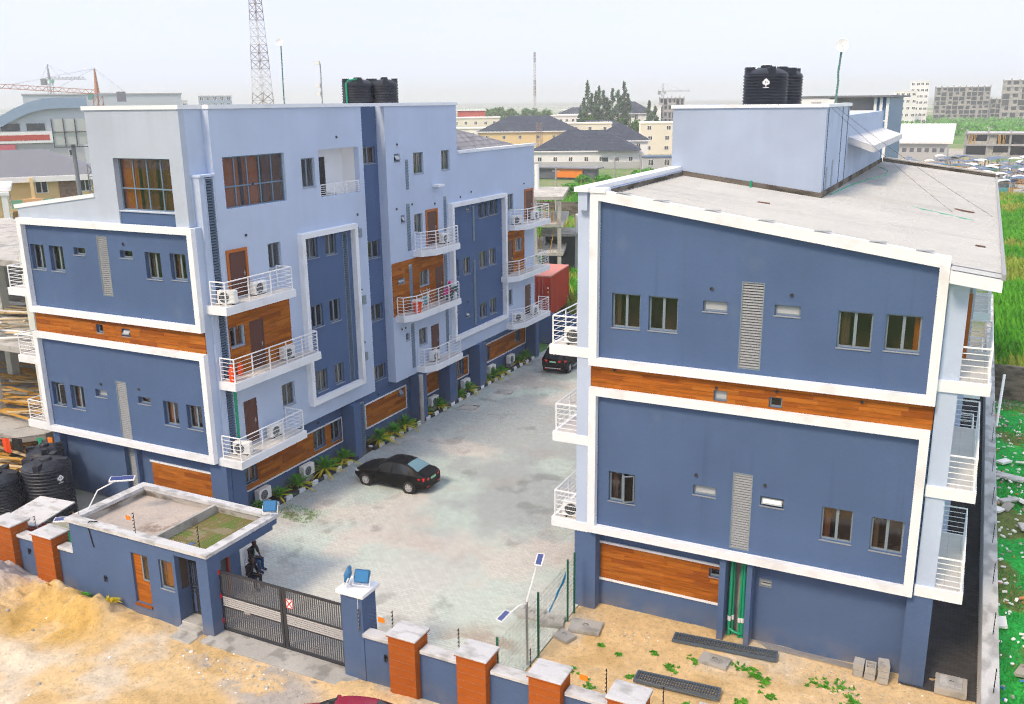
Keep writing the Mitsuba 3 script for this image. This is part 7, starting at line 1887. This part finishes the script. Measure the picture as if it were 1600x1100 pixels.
for i in range(22):
    x = brnd.uniform(0.4, 5.5); z = brnd.choice((3.0, 6.1)); m.tube(xf(np.array([[x, 0.7, z], [x + brnd.uniform(-0.6, 0.6), 1.2, z + 2.6]]), A), 0.05, 4)
stuff_part(m.put(f'{k}__timber_props', 'm_timber'))
k = thing('shed', 'grey walled open shed with a dark opening above the red container', 'shed')
A = mtx((-32.0, 66.0, 0), math.radians(22))
m = MB(); m.box(0, 0.2, 0, 5, 0, 4.0, A); m.box(3.6, 5.6, 0, 0.2, 0, 4.0, A); m.box(0, 5.6, 4.8, 5, 0, 4.0, A); m.put(f'{k}__wall', 'm_grey_wall')
m = MB(); m.box(-0.3, 5.9, -0.3, 5.2, 4.01, 4.3, A); m.put(f'{k}__roof', 'm_concrete')
m = MB(); m.box(0.2, 3.6, 2.5, 2.6, 0, 4.0, A); m.put(f'{k}__back', 'm_dark_open')
k = thing('white_tank', 'square white storage tank on the grey shed roof', 'tank')
m = MB(); m.bevel(3.6, 4.6, 0.3, 1.3, 4.31, 6.4, 0.08, A); m.put(f'{k}__body', 'm_sheet_white')
for i, (x, y, h, l) in enumerate(((-49, 108, 8.5, 'leftmost'), (-46.5, 128, 9.5, 'second'), (-44, 135, 9.5, 'third'), (-40, 150, 9.0, 'fourth'), (-36, 165, 9.0, 'rightmost'))):
    k = thing('utility_pole', f'thin grey concrete utility pole behind the courtyard, {l} of five', 'pole', 'utility poles behind the courtyard')
    MB().tube([(x, y, 0), (x, y, h)], [0.16, 0.10], 8).put(f'{k}__pole', 'm_skeleton'); MB().box(x - 0.7, x + 0.7, y - 0.06, y + 0.06, h - 0.5, h - 0.38).put(f'{k}__cross_arm', 'm_skeleton')
k = thing('fence_line', 'long grey plank fence crossing the weeds behind the courtyard', 'fence')
m = MB(); m.box(-62, -15, 118, 118.3, 0, 2.4, mtx((0, 0, 0), 0.05)); m.put(f'{k}__boards', 'm_dirty')
k = thing('kiosk', 'row of low stalls with orange boards before the white bungalow', 'stall')
m = MB(); m.box(-90, -74, 188, 191, 0, 2.6); m.put(f'{k}__wall', 'm_dark_open'); m = MB(); m.box(-91, -73, 187, 192, 2.61, 2.9); m.put(f'{k}__roof', 'm_roof_grey'); m = MB(); m.box(-84, -77, 187.6, 187.9, 0.4, 2.6); m.put(f'{k}__boards', 'm_orange')
house('apartment_building', 'low blue grey wall and gate houses right of the bungalow', (-73, 222), c20, 22, 6, 3.4, 'flat', wall='m_grey_wall', roofm='m_sheet_blue', over=0.2, floors=1, nwin=5, ww=1.6, wh=1.8)
k = thing('boundary_wall', 'grey compound wall along the foot of the white bungalow', 'wall')
m = MB(); m.box(-2, 36, -4, -3.7, -0.1, 1.9, mtx((-107.5, 222.8, 0), c20)); m.put(f'{k}__wall', 'm_grey_wall')

# ---------------------------------------------------------------- construction site at the left edge
k = thing('unfinished_building', 'open concrete frame with pale columns and slabs at the left edge', 'building', GS)
for z, yf, xc in ((1.98, -0.5, -30.5), (6.18, 1.3, -31.2), (10.4, 3.0, -33.0)):
    m = MB(); m.poly(Polygon([(-60, yf), (xc - 0.8, yf), (xc, yf + 1.0), (xc, 16), (-60, 16)]), z, z + 0.32); m.put(f'{k}__floor_slab', 'm_concrete')
for x in (-31.9, -36.2, -40.4, -44.5):
    for y in (1.9, 6.0, 11):
        for z0, z1 in ((0, 1.98), (2.3, 6.18), (6.5, 10.4), (10.72, 11.4)):
            m = MB(); m.box(x - 0.24, x + 0.24, y - 0.24, y + 0.24, z0, z1); m.put(f'{k}__column', 'm_pale_column')
            if z0 > 10 and x > -42:
                s = MB()
                for dx in (-0.15, 0.15):
                    for dy in (-0.15, 0.15): s.tube([(x + dx, y + dy, z1), (x + dx + 0.05, y + dy, z1 + 1.3)], 0.018, 4)
                stuff_part(s.put(f'{k}__rebar', 'm_mast_red'))
mat('m_pale_column', (0.60, 0.62, 0.56), 0.9, 0.1)
m = MB(); m.box(-60, -33, 13, 13.2, 2.3, 4.0); m.box(-60, -33, 13, 13.2, 6.5, 8.0); m.put(f'{k}__block_wall', 'm_concrete')
n = 0
for lev, cnt in ((2.32, 70), (6.52, 60), (0.0, 90)):
    for q in range(cnt):
        x, y = brnd.uniform(-42, -32.2), brnd.uniform(0.6, 8)
        if lev == 6.52: y = brnd.uniform(2.2, 9)
        if lev == 0.0: x, y = brnd.uniform(-38, -31.0), brnd.uniform(-2.6, 2.5)
        L = brnd.uniform(2.0, 4.2); k = thing('timber_plank', 'yellow timber plank lying on the floors of the building site at left', 'plank', 'loose timber planks on the left site')
        MB().box(-L / 2, L / 2, -0.09, 0.09, 0, 0.05, mtx((x, y, lev + 0.03 + 0.010 * q * (1.0 if lev else 1.5)), brnd.gauss(0.25, 0.22), 0, brnd.uniform(-0.04, 0.04))).put(f'{k}__plank', brnd.choice(['m_timber_pale', 'm_timber_pale', 'm_offwhite'] if lev > 6 else ['m_timber', 'm_timber', 'm_timber', 'm_timber_pale']))
mat('m_timber_pale', (0.60, 0.47, 0.28), 0.9, 0.1)

# ================================================================ vegetation
def cards(mb, c, rad, n, s, rnd, flat=0.0):
    p = np.array([[rnd.gauss(0, 1) for _ in range(3)] for _ in range(n)])
    p /= np.linalg.norm(p, axis=1, keepdims=True); p *= (np.array([rnd.random() for _ in range(n)]) ** 0.45)[:, None]
    p = p * np.array(rad) + np.array(c)
    a = np.array([[rnd.gauss(0, 1) for _ in range(6)] for _ in range(n)])
    u, w = a[:, :3], a[:, 3:]
    u /= np.linalg.norm(u, axis=1, keepdims=True); w -= (w * u).sum(1)[:, None] * u; w /= np.linalg.norm(w, axis=1, keepdims=True)
    sz = s * np.array([rnd.uniform(0.6, 1.3) for _ in range(n)])[:, None]
    v = np.stack([p - u * sz, p + w * sz * 0.55, p + u * sz, p - w * sz * 0.55], 1).reshape(-1, 3)
    mb.add(v, np.arange(4 * n).reshape(n, 4))


def leaf(key, a, b, s=0.5):
    mat(key, lambda p, n, uv: mix(a, b, noise(p.x * s, p.y * s, p.z * s)) , 0.8, 0.15)


leaf('m_pine', (0.045, 0.105, 0.075), (0.11, 0.20, 0.11), 0.4)
leaf('m_tree', (0.03, 0.11, 0.03), (0.09, 0.22, 0.04), 0.3)
leaf('m_bush', (0.03, 0.22, 0.015), (0.13, 0.40, 0.03), 0.6)
leaf('m_grass_tall', (0.04, 0.28, 0.012), (0.15, 0.46, 0.03), 0.35)
leaf('m_grass_dry', (0.22, 0.38, 0.04), (0.38, 0.38, 0.07), 0.5)
trd = random.Random(3)


def tall_tree(x, y, h, r, label):
    k = thing('tree', label, 'tree', 'tall feathery trees on the skyline')
    MB().tube([(x, y, 0), (x + 0.3, y, h * 0.5), (x, y, h * 0.96)], [0.35, 0.22, 0.05], 7).put(f'{k}__trunk', 'm_scrap')
    m = MB()
    for i in range(16):
        t = 0.22 + 0.78 * i / 15; rr = r * (1.10 - t) * trd.uniform(0.5, 1.35) + 0.3; a = trd.uniform(0, 6.28); o = r * 0.9 * (1.05 - t)
        cards(m, (x + o * math.cos(a), y + o * math.sin(a), h * t), (rr, rr, h * 0.055), 60, 0.50, trd)
    k2 = m.put(f'{k}__crown', 'm_pine'); stuff_part(k2)


for i, (px, h) in enumerate([(-134.8, 15), (-133.4, 19), (-132.2, 24.5), (-130.6, 23.5), (-129.0, 22), (-127.6, 25), (-126.0, 24), (-124.3, 21), (-122.4, 21.5), (-120.4, 22), (-118.0, 24), (-116.6, 22), (-108.5, 20), (-105.5, 15)]):
    y = 328 + (px + 131) * 0.47 + trd.uniform(20, 34) if True else 0
    x = px - (y - (328 + (px + 131) * 0.47)) * 0.41
    tall_tree(x, y, h * trd.uniform(0.9, 1.08), trd.uniform(2.2, 3.8), f'tall dark feathery tree behind the mansion, {names[i]} from the left')


def round_tree(x, y, h, r, label, group, m_='m_tree', n=10):
    k = thing('tree', label, 'tree', group)
    MB().tube([(x, y, 0), (x, y, h * 0.7)], [0.3, 0.15], 6).put(f'{k}__trunk', 'm_scrap')
    m = MB()
    for i in range(n):
        a = trd.uniform(0, 6.28); d = r * trd.uniform(0.1, 0.75); rr = r * trd.uniform(0.3, 0.5)
        cards(m, (x + d * math.cos(a), y + d * math.sin(a), h - rr * 0.8 - trd.uniform(0, h * 0.35)), (rr, rr, rr * 0.8), 60, max(0.25, r * 0.13), trd)
    stuff_part(m.put(f'{k}__crown', m_))


for i, (x, y, h) in enumerate([(-292, 492, 13), (-284, 498, 13.5), (-276, 500, 14.5), (-268, 503, 16), (-261, 506, 16.5), (-254, 509, 16.5), (-247, 512, 15.5), (-240, 520, 15.5), (-232, 535, 14)]):
    round_tree(x, y, h, 7, f'round green tree on the skyline above the yellow house, {names[i]} from the left', 'round trees on the skyline', n=9)
for i in range(9):
    round_tree(-140 + i * 4.2, 352 + i * 1.5 + trd.uniform(-3, 3), trd.uniform(10, 14), trd.uniform(4, 5.5), f'rounded green tree below the tall feathery trees, {names[i]} from the left', 'rounded trees below the tall ones', n=9)
round_tree(-163, 262, 6.4, 3.2, 'small dark green tree behind the tiled roof of the left building', None)
round_tree(-158, 265, 5.6, 2.6, 'second small dark tree beside the tiled roof', None)
for i, (x, y, h, r) in enumerate([(-57, 150, 4.5, 2.6), (-52, 160, 3.8, 2.2), (-44.5, 150, 4.2, 3.0), (-47.5, 152, 4.0, 2.5), (-60, 140, 3.5, 2.4)] + [(trd.uniform(-78, -40), trd.uniform(120, 186), trd.uniform(2.5, 4.6), trd.uniform(1.8, 3.4)) for _ in range(12)]):
    round_tree(x, y, h, r, f'bright green bush among the poles behind the courtyard, {names[i]} counted from the courtyard side', 'bright bushes behind the courtyard', 'm_bush', 8)
for i, (x, y, h, r) in enumerate([(-12, 470, 5, 6), (-24, 455, 5, 5), (-6, 490, 6, 6)]):
    round_tree(x, y, h, r, f'rounded green shrub in the far scrub at right, {names[i]} one', 'far shrubs at right', 'm_bush', 8)
# scrub strip at the right, weeds behind the courtyard, tall grass beside the boundary wall
m = MB()
for q in range(620):
    y = trd.uniform(500, 900); x = trd.uniform(-60, 20 + y * 0.09)
    cards(m, (x, y, 1.5), (6.0, 5.0, 2.2), 14, 1.3, trd)
k = m.put('scrub', 'm_bush'); labels[k] = {'kind': 'stuff', 'label': 'band of bright green scrub across the far right', 'category': 'scrub'}


def grass_field(name, label, n, region, h, m_, m2=None, clump=0.0):
    mbs = [MB(), MB()]
    V = [[], []]
    for q in range(n):
        x, y = trd.uniform(*region[:2]), trd.uniform(*region[2:])
        dens = meshkit.noise(np.array([x * 0.35, y * 0.35, 3.0]))
        if dens < clump: continue
        d = 1 if (m2 and meshkit.noise(np.array([x * 0.25 + 9, y * 0.22, 8.0])) > 0.60) else 0
        hh = h * trd.uniform(0.5, 1.2) * (0.7 + 0.6 * dens); a = trd.uniform(0, 6.28); l = hh * trd.uniform(0.1, 0.5); w = 0.05 * hh + 0.01
        c, s = math.cos(a), math.sin(a)
        V[d].append([[x - s * w, y + c * w, -0.05], [x + s * w, y - c * w, -0.05], [x + c * l * 0.4 + s * w * 0.8, y + s * l * 0.4 - c * w * 0.8, hh * 0.62], [x + c * l, y + s * l, hh * 0.95]])
    for d, mm in ((0, m_), (1, m2)):
        if V[d]:
            v = np.array(V[d]).reshape(-1, 3); i = np.arange(len(V[d]))[:, None] * 4
            f = np.vstack([i + [0, 1, 2], i + [0, 2, 3]])
            k = ent(name if d == 0 else name + '_dry', (v, f), mm); labels[k] = {'kind': 'stuff', 'label': label if d == 0 else label.replace('green', 'yellowing'), 'category': 'grass'}


grass_field('tall_grass', 'tall bright green grass beyond the boundary wall at right', 40000, (13.9, 27, 35.6, 168), 1.6, 'm_grass_tall', 'm_grass_dry')
grass_field('weeds', 'green weeds growing behind the red container', 9000, (-30, -14, 47, 64), 1.5, 'm_grass_tall', 'm_grass_dry')
grass_field('field_weeds', 'green weeds on the waste ground behind the courtyard', 22000, (-70, -20, 72, 186), 1.5, 'm_grass_tall', 'm_grass_dry', 0.35)
grass_field('marsh_weeds', 'short green water weeds in the marsh at right', 16000, (13.8, 22, -6, 34.8), 0.16, 'm_marsh_leaf', None, 0.30)
leaf('m_marsh_leaf', (0.01, 0.24, 0.05), (0.06, 0.42, 0.06), 2.0)
grass_field('moss_grass', 'thin grass in the paving near the gatehouse corner', 500, (-16.6, -14.4, 1.4, 2.9), 0.08, 'm_weed', None, 0.45)
litter = [MB() for _ in range(3)]
for q in range(1100):
    x, y = trd.uniform(13.85, 19), trd.uniform(-7, 34)
    s = trd.uniform(0.03, 0.10) if trd.random() < 0.96 else trd.uniform(0.15, 0.35)
    litter[trd.choice((0, 0, 0, 1, 2))].box(-s, s, -s * 0.6, s * 0.6, 0, 0.04 + s * 0.2, mtx((x, y, 0.03 + trd.uniform(0, 0.1)), trd.uniform(0, 6), trd.uniform(-0.4, 0.4), trd.uniform(-0.3, 0.3)))
for mm, mk, nm in zip(litter, ('m_rail', 'm_litter_colour', 'm_dirty_light'), ('white plastic litter floating in the green marsh', 'coloured plastic litter floating in the green marsh', 'brown and grey rubbish floating in the green marsh')):
    k = mm.put('litter', mk); labels[k] = {'kind': 'stuff', 'label': nm, 'category': 'litter'}
mat('m_litter_colour', lambda p, n, uv: mix(mix((0.05, 0.20, 0.50), (0.60, 0.25, 0.10), smoothstep(0.45, 0.55, noise(p.x * 1.3, p.y * 1.3, 0.0))), (0.55, 0.20, 0.22), smoothstep(0.6, 0.65, noise(p.x * 0.9 + 7, p.y * 0.9, 0.0))), 0.6, 0.3)
for i, (x, y, w, d, l) in enumerate(((14.6, 20.6, 1.3, 0.6, 'pale foam board lying on the marsh beside the wall, farthest one'), (15.3, 14.6, 0.9, 0.7, 'square white board lying on the marsh beside the wall'), (14.5, 17.5, 1.0, 0.35, 'narrow pale board on the marsh between two larger ones'))):
    k = thing('board', l, 'board', 'pale boards lying on the marsh')
    MB().bevel(-w / 2, w / 2, -d / 2, d / 2, 0.08, 0.2, 0.02, mtx((x, y, 0.03), 0.5 * i - 0.3)).put(f'{k}__sheet', 'm_cope')
k = thing('leaning_pipe', 'white plastic pipe leaning on the boundary wall over the marsh', 'pipe')
MB().tube([(13.9, 26.0, 1.0), (14.1, 29.0, 3.2)], 0.08, 8).put(f'{k}__pipe', 'm_rail', 50)
# ================================================================ haze over the whole place
scene['haze_air'] = {'type': 'homogeneous', 'albedo': {'type': 'rgb', 'value': [0.95, 0.955, 0.96]}, 'sigma_t': 0.00045}
scene['haze'] = {'type': 'cube', 'to_world': T().translate([0, 0, 33]).scale([3500, 3500, 35]), 'bsdf': {'type': 'null'}, 'interior': {'type': 'ref', 'id': 'haze_air'}}
labels['haze'] = {'kind': 'stuff', 'label': 'pale haze in the air over the whole place', 'category': 'haze'}
scene['camera']['medium'] = {'type': 'ref', 'id': 'haze_air'}
